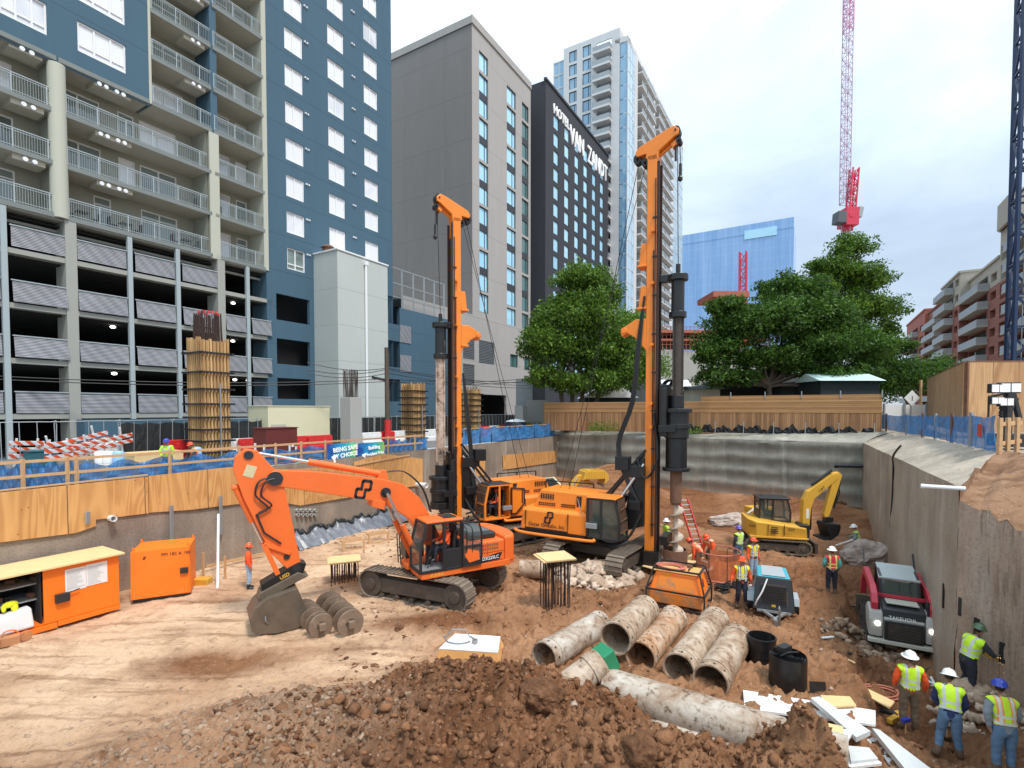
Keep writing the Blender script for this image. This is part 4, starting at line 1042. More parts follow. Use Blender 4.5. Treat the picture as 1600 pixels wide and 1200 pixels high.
def black_hotel():
 c = PD(852,400,87); c.z = 0; Fl = Fc(c, V, U); Fr = Fc(c, U, -N)
 e = Fr.S(951,300); zt = Fr.pix(852,124)[1]
 root = thing('hotel_tower', 'black hotel tower with white rooftop lettering and narrow bright windows', 'building', tuple(c+U*12+V*3+Z(4.3)), world=True)
 cols = [(865,872.5),(882,889),(898,904.2),(912,918),(925.5,931),(938,943)]; holes = []
 z0 = Fr.pix(866,179)[1]
 for i,(a,b) in enumerate(cols):
  for k in range(16 if i < 4 else 14):
   z = z0-3.0*k;
   if z-2.3 > 9: holes.append((Fr.S(a,250),Fr.S(b,250),z-2.2,z))
 mb = MB(); Fr.wall(mb, 0, e, 4, zt, holes, 0, .25); Fl.slab(mb, 0.01, 4, 0.01, .2, 4, zt-.02); mb.quad(Fr.P(e,0,4),Fr.P(e,0,zt),Fr.P(e,12,zt),Fr.P(e,12,4)); mb.build('wall', M['blackwall'], root)
 mb = MB(); Fr.slab(mb, -.15, e+.1, -.2, .3, zt, zt+.4); mb.build('parapet_cap', M['darkframe'], root)
 hs = sorted(holes, key=lambda h: h[0]-h[2]*.3)[:98]
 rest = MB()
 for h in holes:
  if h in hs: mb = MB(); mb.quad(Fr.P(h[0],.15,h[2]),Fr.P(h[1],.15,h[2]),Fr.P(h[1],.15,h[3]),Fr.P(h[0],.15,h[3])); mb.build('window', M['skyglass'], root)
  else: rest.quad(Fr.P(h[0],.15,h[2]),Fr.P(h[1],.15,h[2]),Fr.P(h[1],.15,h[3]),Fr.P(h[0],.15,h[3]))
 if rest.v: rest.build('window', M['skyglass'], root, kind='stuff')
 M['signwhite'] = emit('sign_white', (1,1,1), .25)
 sg = None
 for txt, pa, pb, zb, size in (('HOTEL', 864, 888, zt-4.0, 2.3), ('VAN  ZANDT', 890, 948, zt-5.9, 4.6)):
  a, b = Fr.S(pa,190), Fr.S(pb,190)
  o = letters(txt, size, M['signwhite'], root, frame_M(Fr.P((a+b)/2,-.15,zb), Fr.d, (0,0,1)), 'sign_lettering', .12, bold=.0)
  wd = max(v.co.x*Fr.d.x+v.co.y*Fr.d.y for v in o.data.vertices)-min(v.co.x*Fr.d.x+v.co.y*Fr.d.y for v in o.data.vertices)
  k = (b-a)/wd; cc = Fr.P((a+b)/2,-.15,zb)-WOFF[root.name]
  for v in o.data.vertices:
   q = v.co-cc; t = q.dot(Fr.d); v.co += Fr.d*(t*(k-1))
black_hotel()
# --- white apartment high-rise
M['whitewall'] = facade('white_precast', (.66,.66,.66), 3.0, 0, .08, .06, .8)
M['blueglass'] = glassy('blue_curtain_glass', (.24,.42,.58), (.10,.20,.32), .04, .1)
M['paleglass'] = glassy('pale_curtain_glass', (.50,.68,.80), (.34,.52,.66), .04, .1)
def white_tower():
 C1 = PD(979,400,112); C1.z = 0; Fl = Fc(C1, V, U); Fr = Fc(C1, U, -N)
 root = thing('residential_tower', 'white high-rise with blue glass corner and stacked balconies behind the hotel', 'building', tuple(C1+U*20+V*8+Z(4.3)), world=True)
 zt = Fr.pix(979,50)[1]; z0 = 6.0; fl = 3.0
 g0 = Fl.S(967,300); w1 = Fl.S(880.5,150); w2 = Fl.S(864.5,150)
 zw = Fl.pix(967,43)[1]; zg = Fl.pix(866,92)[1]
 zs = [zt-1.2-fl*k for k in range(29) if zt-1.2-fl*k-3 > 5]
 holes = []; bal = []
 for (pa,pb,k0) in ((889,901,0),(910,923,0)):
  a, b = sorted((Fl.S(pa,150),Fl.S(pb,150)))
  for k in range(22): z = (Fl.pix(pa,82 if pa < 900 else 73.5)[1])-fl*k; holes.append((a,b,z-2.4,z))
 a, b = sorted((Fl.S(932,150),Fl.S(955,150)))
 zb = Fl.pix(932,68)[1]
 for k in range(27): bal.append((a,b,zb-fl*k-2.6,zb-fl*k))
 bal = [h for h in bal if h[2] > 6]; holes = [h for h in holes if h[2] > 6]
 mb = MB(); Fl.wall(mb, g0, w1, 4, zw, holes+bal, 0, .3); Fl.slab(mb, w1-.3, w1, .02, 3, 4, zw-.02); Fl.slab(mb, g0, g0+.4, 0.03, 3, 4, zw-.03)
 mb.build('front_wall', M['whitewall'], root)
 mb = MB(); Fl.slab(mb, g0+.4, w2, 2.5, 3, 4, zt-2); mb.build('core', M['blueglass'], root)
 for h in holes: window(Fl, root, *h, M['darkframe'], M['blueglass'], .15, .12, (.3,))
 for h in bal:
  mb = MB(); Fl.slab(mb, h[0]-.1, h[1]+.5, -1.3, 1.5, h[2]-.35, h[2]); Fl.slab(mb, h[0]-.1, h[1]+.5, -1.3, -1.22, h[2], h[2]+.12)
  s = mb.build('balcony', M['whitewall'], root); mb = MB(); Fl.slab(mb, h[0]-.05, h[1]+.45, -1.26, -1.22, h[2]+.12, h[2]+1.1); Fl.slab(mb, h[0]-.05, h[0], -1.26, 0, h[2], h[2]+1.1); Fl.slab(mb, h[1]+.4, h[1]+.45, -1.26, 0, h[2], h[2]+1.1); mb.build('balustrade', M['grey'], s)
 mb = MB()
 for z in zs:
  mb.quad(Fl.P(.1,.05,z),Fl.P(g0-.1,.05,z),Fl.P(g0-.1,.05,z-2.85),Fl.P(.1,.05,z-2.85))
 mb.build('corner_glass', M['blueglass'], root, kind='stuff')
 mb = MB(); z1 = zg-1
 for k in range(24):
  z = z1-fl*k; mb.quad(Fl.P(w1+.1,.4,z),Fl.P(w2,.4,z),Fl.P(w2,.4,z-2.7),Fl.P(w1+.1,.4,z-2.7))
 mb.build('end_glass', M['blueglass'], root, kind='stuff')
 mb = MB()
 for k in range(25): Fl.slab(mb, w1, w2+.1, .3, 3, z1-fl*k, z1-fl*k+.3)
 Fl.slab(mb, (w1+w2)/2-.08, (w1+w2)/2+.08, .3, .5, 4, z1); Fl.slab(mb, w2-.1, w2+.15, .3, 3, 4, z1+.3)
 mb.build('end_frame', M['whitewall'], root)
 # long side facing right
 X = [0, Fr.S(991,300), Fr.S(995,300), Fr.S(1004,300), Fr.S(1018,300), Fr.S(1022,300), Fr.S(1034,300), Fr.S(1047,300), Fr.S(1051,300), Fr.S(1067,300)]
 mb = MB()
 for z in zs: Fr.slab(mb, .05, X[1], -.03, 1, z-.0, z+.14)
 Fr.slab(mb, X[1]-.2, X[2], -.05, 3, 4, zt); Fl.slab(mb, -.08, .1, -.08, .1, 4, zt); Fl.slab(mb, 0, g0, -.05, 3, zt-1.1, zt)
 Fr.slab(mb, X[4], X[5], -.1, 3, 4, zt+.1); Fr.slab(mb, X[7], X[8], -.1, 3, 4, zt-.0); Fr.slab(mb, 0, X[9], 0, 3, zt-1, zt)
 Fr.slab(mb, X[3]-.35, X[3]+.0, -.0, 2, 4, zt); Fr.slab(mb, X[6]-.35, X[6], 0, 2, 4, zt)
 mb.build('side_frame', M['whitewall'], root)
 mb = MB(); mb.quad(Fr.P(0.1,.02,zt-1),Fr.P(X[1]-.2,.02,zt-1),Fr.P(X[1]-.2,.02,4),Fr.P(.1,.02,4)); mb.quad(Fr.P(X[8],.02,zt-1),Fr.P(X[9],.02,zt-1),Fr.P(X[9],.02,4),Fr.P(X[8],.02,4)); mb.build('side_glass', M['paleglass'], root, kind='stuff')
 mb = MB(); Fr.slab(mb, X[2], X[8], 1.8, 2.2, 4, zt-1); mb.build('side_recess', M['tealglass'], root)
 mb = MB(); rl = MB()
 for z in zs:
  for a, b in ((X[2],X[3]-.3),(X[3],X[4]),(X[5],X[6]-.3),(X[6],X[7])):
   Fr.slab(mb, a, b, -1.1, 1.8, z-3.0, z-2.75); Fr.slab(rl, a+.1, b-.3, -1.08, -1.0, z-2.75, z-1.7)
 mb.build('side_balconies', M['whitewall'], root, kind='stuff'); rl.build('side_balustrades', M['grey'], root, kind='stuff')
 mb = MB(); k = zs[5]
 for z in zs:
  Fr.slab(mb, X[8], X[9], -.04, 0, z, z+.14)
 for i in range(1,9): s = X[8]+(X[9]-X[8])*i/9; Fr.slab(mb, s-.06, s+.06, -.05, 0, 4, zt-1)
 for i in range(1,3): s = X[1]*i/3; Fr.slab(mb, s-.04, s+.04, -.05, 0, 4, zt-1)
 mb.build('mullions', M['whitewall'], root, kind='stuff')
white_tower()
# --- blue glass office block
def glass_office():
 C = PD(1240,400,205); C.z = 0; F = Fc(C, V, U); e = F.S(1040,380); zt = F.pix(1240,339)[1]
 m, nt, ns, ls, b = mk('office_glass'); P = pos(nt)
 d = nt.nodes.new('ShaderNodeVectorMath'); d.operation='DOT_PRODUCT'; ls.new(P, d.inputs[0]); d.inputs[1].default_value = tuple(V)
 sx = nt.nodes.new('ShaderNodeSeparateXYZ'); ls.new(P, sx.inputs[0])
 n = noise_node(nt, .25, 5, pos(nt, sc=(1,1,.1)), .7); w = math_(nt,'LESS_THAN', math_(nt,'FRACT', math_(nt,'DIVIDE', math_(nt,'ADD', d.outputs['Value'], 900), 3)), .08)
 h = math_(nt,'LESS_THAN', math_(nt,'FRACT', math_(nt,'DIVIDE', sx.outputs[2], 4)), .12)
 g = math_(nt,'MINIMUM', math_(nt,'MAXIMUM', math_(nt,'DIVIDE', math_(nt,'SUBTRACT', sx.outputs[2], 20), 70), 0), 1)
 c = ramp(nt, math_(nt,'ADD', math_(nt,'MULTIPLY', n.outputs[0], .7), math_(nt,'MULTIPLY', g, -.05)), [(.25,(.20,.37,.66)),(.6,(.38,.56,.84))])
 c = mixc(nt, math_(nt,'MULTIPLY', math_(nt,'MAXIMUM', w, math_(nt,'MULTIPLY', h, .4)), .25), c, (.50,.66,.90))
 ls.new(c, b.inputs['Base Color']); b.inputs['Roughness'].default_value = .15; b.inputs['Specular IOR Level'].default_value = .8
 root = thing('office_block', 'wide blue glass office block in the distance', 'building', tuple(C+V*20+Z(4)), world=True)
 mb = MB(); F.slab(mb, 0, e, 0, 30, 4, zt-4); mb.build('glass_wall', m, root)
 mb = MB(); F.slab(mb, .1, e, -.1, 30, zt-4, zt); mb.build('parapet_screen', m, root)
 mb = MB(); F.slab(mb, 6, 18, -.3, -.12, zt-6, zt-2.5); mb.build('wall_sign_box', M['skyglass'], root)
glass_office()
# brick apartment block on the right
M['brick'] = facade('red_brick', (.26,.10,.075), 3.0, 1.2, .25, .12, 1.5)
M['tan'] = facade('tan_stucco', (.40,.36,.30), 50, line=.001, streak=.06)
M['redroof'] = paint('red_roof', (.35,.11,.07), .8, var=.15)
def brick_block():
 F = Fc(N*25.4, U, N)
 root = thing('brick_apartments', 'red brick apartment block with grey balconies and tan top storeys', 'building', tuple(F.P(F.S(1500),6,5.5)), world=True)
 segs = [(1680,1582,22.2,0,'tan',38,'b'),(1582,1536,30.5,0,'tan',36,'b'),(1536,1509,30.5,-1.2,'tan',34.5,'b'),(1509,1480,28.5,0,'brick',31.5,'t'),(1480,1452,28.5,-1.5,'brick',31.0,'b'),(1452,1424,28.0,0,'tan',30.5,'t')]
 S = []
 for pa,pb,zm,off,topm,zt,kind in [(1680,1583,30,0,'tan',34.5,'b'),(1583,1558,27.5,0,'tan',35.5,'f'),(1558,1512,27.5,0,'tan',31.5,'b'),(1512,1482,27.5,-1.4,'tan',33.5,'b'),(1482,1450,27,0,'brick',32,'b'),(1450,1421,25,-.8,'redroof',33,'b')]:
  a, b = F.S(pa,540), F.S(pb,540); floors = [6.2+3.05*k for k in range(9)]
  hs = []
  for z in floors:
   if z+2.6 > zt: continue
   w = (b-a)
   hs.append((a+w*.35, b-w*.07, z+.1, z+2.5)); hs.append((a+w*.08, a+w*.25, z+.8, z+2.2))
  mb = MB(); F.wall(mb, a, b, 5, zm, [h for h in hs if h[2] < zm-1], off, .8)
  if off: mb.quad(F.P(a,off,5),F.P(a,off,zm),F.P(a,off+2,zm),F.P(a,off+2,5)); mb.quad(F.P(b,off,5),F.P(b,off,zm),F.P(b,off+2,zm),F.P(b,off+2,5))
  mb.build('brick_wall', M['brick'], root)
  mb = MB(); F.wall(mb, a, b, zm, zt, [h for h in hs if h[2] > zm-1], off+.05, .8); F.slab(mb, a-.1, b+.1, off-.2, off+8, zt, zt+.4);
  if zt > zm: mb.quad(F.P(a,off+.05,zm),F.P(a,off+.05,zt),F.P(a,off+9,zt),F.P(a,off+9,zm))
  mb.build('top_storey', M[topm], root)
  mb = MB(); F.slab(mb, a+.1, b-.1, off+.9, off+1.1, 5, zt-.2); mb.build('window_glass', M['tealglass'], root, kind='stuff')
  for z in floors:
   if z+2.6 > zt or kind != 'b': continue
   w = b-a
   mb = MB(); F.slab(mb, a+w*.30, b, off-1.5, off+.02, z-.25, z+.05); s = mb.build('balcony', M['concrete'], root)
   mb = MB(); F.slab(mb, a+w*.31, b-.05, off-1.48, off-1.4, z+.05, z+1.1); F.slab(mb, a+w*.30, a+w*.31, off-1.45, off, z+.05, z+1.1); mb.build('balustrade', M['grey'], s)
 mb = MB(); a, b = F.S(1585,540), F.S(1560,540); F.slab(mb, a, b, -.6, 4, 35.5, 39.5); mb.build('stair_tower', M['tan'], root)
brick_block()
# --- cranes
def lattice(mb, p, q, w, n, r, up=(0,1,0)):
 p, q = Vector(p), Vector(q); d = (q-p).normalized(); u = Vector(up); a = d.cross(u).normalized()*w/2; b = d.cross(a).normalized()*w/2
 cs = [a+b, a-b, -a-b, -a+b]
 for c in cs: mb.bar(p+c, q+c, r*2)
 for i in range(n):
  s0 = p.lerp(q, i/n); s1 = p.lerp(q, (i+1)/n)
  for k in range(4):
   c, e = cs[k], cs[(k+1)%4]
   mb.bar(s0+c, s0+e, r*1.2); mb.bar(s0+(c if (i+k)%2 else e), s1+(e if (i+k)%2 else c), r*1.2)
M['trackrubber_'] = paint('dark_grey_ballast', (.10,.11,.12), .8)
M['craneblue'] = paint('dark_blue_crane_steel', (.012,.03,.085), .5, var=.15)
M['cranered'] = paint('red_crane_steel', (.60,.03,.07), .5, var=.1)
M['cranepink'] = paint('pale_red_jib_steel', (.62,.34,.48), .5, var=.1)
M['cranewhite'] = paint('white_mast_steel', (.50,.36,.46), .5, var=.1)
b = PD(1601,560,47); b.z = 5.8
root = thing('crane_mast', 'dark blue lattice crane mast at the right edge of the photo', 'crane', tuple(b), world=True)
mb = MB(); lattice(mb, b, b+Z(58), 2.0, 20, .14, N); mb.build('mast', M['craneblue'], root)
mb = MB(); c_ = b+N*.4
for k in range(40): mb.bar(b+Z(.3+1.4*k)-V*.25, b+Z(.3+1.4*k)+V*.25, .06)
mb.bar(b+V*.25, b+V*.25+Z(57), .06); mb.bar(b-V*.25, b-V*.25+Z(57), .06); mb.build('ladder', M['grey'], root)
b = PD(1321,500,150); b.z = 5
root = thing('tower_crane', 'tall red and white tower crane standing behind the trees', 'crane', tuple(b), world=True)
zc = PD(1321,352,150).z; zj = PD(1321,-40,150).z
mb = MB(); lattice(mb, b, Vector((b.x-.5,b.y,zc)), 2.0, 16, .12, V); mb.build('mast', M['cranewhite'], root)
mb = MB(); lattice(mb, (b.x-.9,b.y,zc+6), (b.x-.9,b.y+.1,PD(1321,48,150).z), 1.9, 26, .09, (0,1,0)); mb.build('jib', M['cranewhite'], root)
mb = MB(); lattice(mb, (b.x-.9,b.y,PD(1321,48,150).z), (b.x-.9,b.y,zj), 1.9, 9, .14, (0,1,0)); mb.build('jib_head', M['cranepink'], root)
mb = MB(); lattice(mb, (b.x+.2,b.y-1,zc+3), (b.x+1.0,b.y-1,PD(1321,266,150).z), 1.7, 6, .16, (0,1,0)); mb.build('apex_frame', M['cranered'], root)
mb = MB(); mb.box(b.x-1.8,b.x+1.8,b.y-2.4,b.y+2,zc-.6,zc+4.4); mb.cyl((b.x-.3,b.y-2.5,zc+2.2),(b.x-.3,b.y-2.4,zc+2.2),.8,n=12); mb.cyl((b.x,b.y,zc-1.6),(b.x,b.y,zc-.6),1.5,n=16); mb.build('slewing_cab', M['cranered'], root, bevel=.1)
mb = MB(); mb.bx((b.x-3.0,b.y-1,zc+1.6),(2.4,3,3.2),0,R(4)); mb.build('counterweight', M['trackrubber_'], root, bevel=.1); mb = MB(); mb.bx((b.x+2.6,b.y-1,zc+3.2),(1.2,2,3.0),0,R(12)); mb.build('winch_housing', M['grey'], root, bevel=.1)
b = PD(1161,470,95); b.z = 5
root = thing('crane_jib', 'small red lattice crane section showing above the right tree', 'crane', tuple(b), world=True)
mb = MB(); lattice(mb, b, (b.x-.1,b.y,PD(1160,394,95).z), 1.1, 20, .11, V); mb.build('mast', M['cranered'], root)
# concrete frame under construction behind the trees
root = thing('unfinished_building', 'unfinished concrete building with red brown formwork decks behind the trees', 'building', tuple(PD(1090,600,92)), world=True)
F = Fc(PD(1020,600,92)*Vector((1,1,0)) if False else Vector((PD(1020,600,92).x,92,0)), (1,.02,0), (0,1,0))
a, b_ = F.S(1022,560), F.S(1200,560)
M['redform'] = paint('red_brown_formwork', (.40,.12,.07), .7, var=.3, scale=2)
mb = MB(); F.slab(mb, a, b_, 0, 14, 4, F.pix(1060,548)[1]); mb.build('concrete_wall', M['concrete'], root)
mb = MB(); z1, z2 = F.pix(1060,533)[1], F.pix(1060,521)[1]
F.slab(mb, a, b_, -.6, 13, z1, z1+.35); F.slab(mb, a, b_, -1, 13, z2, z2+.5); a2 = F.S(1110,560); z3 = F.pix(1160,463)[1]; F.slab(mb, a2+.5, a2+7, 0, 8, z3, z3+1.0); mb.build('deck', M['redform'], root)
mb = MB()
for i in range(30):
 s = a+(b_-a)*i/29; F.slab(mb, s-.05, s+.05, -.4, -.3, F.pix(1060,548)[1], z2+1.1)
for z in (z2+1.1, z1+1.0, z1-.7): F.slab(mb, a, b_, -.45, -.4, z, z+.08)
for s in (a2+1, a2+6): F.slab(mb, s-.2, s+.2, .5, 1, z2, z3)
mb.build('shoring', M['redform'], root, kind='stuff')

# --- trees
M['bark'] = rocky('tree_bark', (.16,.12,.09), (.05,.04,.03), 5)
def leafmat(name, c1, c2):
 m, nt, ns, ls, b = mk(name); g = nt.nodes.new('ShaderNodeNewGeometry')
 n = noise_node(nt, .55, 4, pos(nt), .6)
 f = math_(nt,'ADD', math_(nt,'MULTIPLY', g.outputs['Random Per Island'], .5), math_(nt,'MULTIPLY', n.outputs[0], .6))
 c = ramp(nt, f, [(.25,c2),(.8,c1)]); ls.new(c, b.inputs['Base Color']); b.inputs['Roughness'].default_value = .55
 b.inputs['Specular IOR Level'].default_value = .3
 tr = nt.nodes.new('ShaderNodeBsdfTranslucent'); ls.new(c, tr.inputs[0]); mx = nt.nodes.new('ShaderNodeMixShader'); mx.inputs[0].default_value = .35
 ls.new(b.outputs[0], mx.inputs[1]); ls.new(tr.outputs[0], mx.inputs[2]); ls.new(mx.outputs[0], nt.nodes['Material Output'].inputs[0]); return m
M['leaf1'] = leafmat('green_leaves', (.18,.31,.035), (.022,.058,.011))
M['leaf2'] = leafmat('dark_green_leaves', (.11,.22,.028), (.012,.038,.009))
M['leaf3'] = leafmat('light_green_leaves', (.22,.36,.05), (.06,.13,.02))
def tree(label, base, clumps, trunk_r, mat, n=20000, leaf=.16, trunks=((0,0),), group='trees beyond the pit', seed=0, name='tree', dens=1.0):
 """clumps: (px,py,Y,rx,rz) ellipsoids read off the site survey; limbs run to each one"""
 rg = np.random.default_rng(seed); rr = random.Random(seed)
 root = thing(name, label, 'tree', tuple(base), world=True, group=group)
 C = []
 for px,py,Y,rx,rz in clumps:
  c = PD(px,py,Y); C.append((c, rx, rz))
 vol = np.array([r*r*z for _,r,z in C]); vol = vol**.8; vol /= vol.sum(); P = []
 for (c, r, z), w in zip(C, vol):
  m = int(n*w); sub = max(10,int(26*r*z/2))
  # sub-clumps on the shell give lit tops, dark hollows and a ragged outline
  d = rg.normal(size=(sub,3)); d /= np.linalg.norm(d,axis=1)[:,None]; d[:,2] = np.abs(d[:,2])*.9-.25*(rg.random(sub) < .4)
  rad = rg.uniform(.25,1.14,(sub,1)); cen = d*rad*np.array([r,r,z])
  k = rg.integers(0,sub,m); sr = rg.uniform(.20,.42,sub)*min(r,z*1.2)+.22
  q = rg.normal(size=(m,3)); q /= np.linalg.norm(q,axis=1)[:,None]; q *= (rg.uniform(0,1,(m,1))**.45); q[:,2] *= .75
  pt = cen[k]+q*sr[k][:,None]+np.array(c); fill = rg.normal(size=(int(m*.40),3)); fill /= np.linalg.norm(fill,axis=1)[:,None]; fill *= rg.uniform(0,1,(len(fill),1))**.4*np.array([r,r,z])*.88; P.append(pt); P.append(fill+np.array(c))
 P = np.concatenate(P); m = len(P)
 a = rg.normal(size=(m,3)); a /= np.linalg.norm(a,axis=1)[:,None]; b = rg.normal(size=(m,3)); b[:,2] *= .6; b -= (a*b).sum(1)[:,None]*a; b /= np.linalg.norm(b,axis=1)[:,None]
 s = rg.uniform(.45,1.6,(m,1))*leaf
 vs = np.stack([P-a*s, P+b*s*.45, P+a*s, P-b*s*.45],1).reshape(-1,3)-np.array(base)
 me = bpy.data.meshes.new('crown'); me.vertices.add(len(vs)); me.vertices.foreach_set('co', vs.ravel()); me.loops.add(m*4); me.loops.foreach_set('vertex_index', np.arange(m*4,dtype=np.int32))
 me.polygons.add(m); me.polygons.foreach_set('loop_start', np.arange(0,m*4,4,dtype=np.int32)); me.polygons.foreach_set('loop_total', np.full(m,4,np.int32)); me.update(calc_edges=True)
 me.materials.append(mat); o = bpy.data.objects.new('crown', me); COL.objects.link(o); o.parent = root
 mb = MB(); base = Vector(base)
 for dx, lean in trunks:
  b0 = base+Vector((dx,0,-.3)); fork = base+Vector((dx*1.6+lean,0,(C[0][0].z-base.z)*.42))
  mid = b0.lerp(fork,.5)+Vector((rr.uniform(-.12,.12),0,0))
  mb.tube([b0,mid,fork], [trunk_r*1.25,trunk_r,trunk_r*.8], 9)
  for c, r, z in C:
   if len(trunks) > 1 and rr.random() < .45: continue
   e = c+Vector((rr.uniform(-.3,.3)*r,rr.uniform(-.3,.3)*r,-z*.1)); k = fork.lerp(e,.5)+Vector((rr.uniform(-.4,.4),rr.uniform(-.4,.4),-.3))
   mb.tube([fork-(fork-mid)*.1,k,e], [trunk_r*.62,trunk_r*.38,trunk_r*.12], 6)
   for _ in range(5):
    t = e.lerp(k, rr.uniform(.1,.7)); ang = rr.uniform(0,2*PI); mb.tube([t, t+Vector((math.cos(ang)*r*.7,math.sin(ang)*r*.7,rr.uniform(.1,.7)*z))], [trunk_r*.18,trunk_r*.05], 4)
 mb.build('trunk', M['bark'], root, smooth=True)
 return root
tree('leafy green tree with many stems left of the tall drill mast', tuple(PD(893,640,53)*Vector((1,1,0))+Z(5.1)),
     [(905,500,53,3.7,3.0),(860,545,52,2.9,2.4),(930,560,53,2.9,2.5),(912,440,54,2.9,1.9),(880,485,54,2.2,1.9),(845,590,51,1.7,1.3),(935,600,52,2.2,1.5),(890,600,52,2.2,1.4),(950,470,54,1.6,1.6),(965,540,53,2.2,2.4),(975,590,53,2.0,1.6),(838,520,52,1.4,1.5)],
     .24, M['leaf1'], 56000, .15, ((-.5,-.4),(.0,.1),(.5,.6),(1.6,.5)), seed=1)
tree('lighter green tree partly hidden behind the tall drill mast', tuple(PD(985,640,60)*Vector((1,1,0))+Z(5.2)),
     [(985,520,60,2.7,3.1),(1000,580,60,3.2,2.6),(965,590,60,2.4,2.2),(1010,500,61,1.5,1.6)], .22, M['leaf3'], 19000, .15, seed=2)
tree('broad dark green tree spreading over the black sheds', tuple(PD(1206,635,46)*Vector((1,1,0))+Z(5.3)),
     [(1215,500,46,3.7,2.4),(1160,510,45,2.9,2.2),(1275,500,47,3.2,2.4),(1120,545,45,2.0,1.4),(1320,530,47,2.7,2.0),(1230,455,47,2.8,1.5),(1290,555,46,2.6,1.4),(1180,560,45,2.3,1.2),(1250,575,46,2.1,.9),(1130,480,45,1.5,1.1),(1340,580,47,1.8,1.2),(1120,590,45,1.9,1.2),(1160,590,45,1.8,1.0),(1300,590,46,2.4,1.3),(1350,545,47,2.2,1.8),(1215,560,46,3.0,1.2),(1105,560,45,1.3,1.2),(1280,540,46,3.0,1.8)],
     .26, M['leaf2'], 84000, .14, ((0,-.3),), seed=3)
tree('tall airy tree with open crown rising behind the broad oak', tuple(PD(1345,640,55)*Vector((1,1,0))+Z(5.4)),
     [(1330,390,55,2.0,1.6),(1310,425,55,2.6,1.7),(1350,440,55,2.6,2.0),(1280,455,55,2.0,1.3),(1375,490,55,2.4,2.0),(1360,545,55,2.6,2.0),(1390,520,56,1.4,1.4),(1280,415,55,1.2,.9),(1330,480,55,2.7,2.0)],
     .2, M['leaf1'], 26000, .15, seed=4)
tree('low round bushy tree at the right end of the wooden fence', tuple(PD(1420,640,58)*Vector((1,1,0))+Z(5.5)),
     [(1420,590,58,3.5,2.6),(1385,605,57,2.8,2.1),(1455,585,60,2.7,1.9),(1375,570,58,2.0,1.9),(1400,545,60,2.2,1.2)], .25, M['leaf2'], 26000, .14, seed=5)
def shrub(label, px, py, Y, r, n, mat='leaf3', z=5.0):
 p = PD(px,py,Y); rg = np.random.default_rng(px); mb = MB()
 for _ in range(n):
  a = rg.uniform(0,2*PI); q = Vector((math.cos(a),math.sin(a),0))*r*rg.random()**.5; h = rg.uniform(.1,.8)*r*.9
  c = Vector((p.x,p.y,z))+q+Z(h*rg.random()); t = Vector(rg.normal(size=3)).normalized()*.09; w = Vector(rg.normal(size=3)).normalized()*.04
  mb.add([c-t,c+w,c+t,c-w], [[0,1,2,3]])
 tag(mb.build('weeds', M[mat]), label, 'weeds')
shrub('green weeds growing at the foot of the wooden fence left of the drill mast', 945, 660, 49, 1.6, 1500)
shrub('thin weeds at the foot of the fence right of the drill mast', 1080, 660, 44, 1.0, 500)
shrub('patch of dark weeds at the left end of the wooden fence', 830, 650, 53, 1.2, 700, 'leaf2')
# sheds, tent and wooden fence behind the pit
FB = Fc(Bk+U*.6, V, U)
def fence():
 a, b = FB.S(1378,640), FB.S(850,640); root = thing('wooden_fence', 'long wooden fence with vertical pickets below and horizontal boards above', 'fence', tuple(FB.P((a+b)/2,0,5.2)), world=True)
 mb = MB(); mb.quad(FB.P(a,0,5.0),FB.P(b,0,4.9),FB.P(b,0,6.75),FB.P(a,0,6.75)); mb.quad(FB.P(a,.04,5.0),FB.P(a,.04,6.75),FB.P(b,.04,6.75),FB.P(b,.04,4.9)); mb.build('pickets', M['fencewood'], root)
 s1 = FB.S(1095,640); mb = MB(); FB.slab(mb, a, s1, -.02, .06, 6.75, 8.15); FB.slab(mb, s1, b, -.02, .06, 6.75, 7.7); mb.build('boards', M['fenceboard'], root)
 mb = MB(); s = a
 while s < s1: FB.slab(mb, s-.04, s+.04, -.06, -.021, 7.9, 8.45); s += 2.6
 mb.build('posts', M['grey'], root, kind='stuff')
fence()
def shed(label, pa, pb, Y, zt, zr, mat, rmat, z0=5.1, gable=True, name='shed', depth=5):
 a, b = PD(pa,620,Y).x, PD(pb,620,Y).x
 root = thing(name, label, 'shed' if name == 'shed' else name, ((a+b)/2,Y,z0), world=True)
 mb = MB(); mb.box(a,b,Y,Y+depth,z0,zt); mb.build('wall', mat, root)
 mb = MB(); mb.add([(a-.3,Y-.4,zt),(b+.3,Y-.4,zt),(b+.3,Y+depth/2,zr),(a-.3,Y+depth/2,zr),(a-.3,Y+depth+.3,zt),(b+.3,Y+depth+.3,zt)] if not gable else
  [(a-.3,Y-.2,zt),((a+b)/2,Y-.2,zr),(b+.3,Y-.2,zt),(a-.3,Y+depth,zt),((a+b)/2,Y+depth,zr),(b+.3,Y+depth,zt)],
  [[0,1,2,3],[3,2,5,4],[0,3,4],[1,5,2]] if not gable else [[0,1,4,3],[1,2,5,4],[0,2,1],[3,4,5]])
 mb.build('roof', rmat, root); return root
M['greenblack'] = paint('dark_green_black_boards', (.014,.022,.022), .8, var=.3)
M['tentwhite'] = paint('white_canvas', (.80,.82,.84), .7, var=.05, scale=1)
M['mint'] = paint('mint_metal_roof', (.55,.72,.70), .5, var=.06)
shed('black gabled shed under the broad oak', 1085, 1320, 50, 8.9, 11.1, M['greenblack'], M['greenblack'])
shed('dark green container shed with pale mint roof', 1282, 1374, 43, 9.4, 10.1, M['greenblack'], M['mint'], gable=False, depth=3.5)
shed('white peaked canvas tent behind the wooden fence', 915, 993, 56, 8.3, 10.1, M['greenblack'], M['tentwhite'], name='tent')
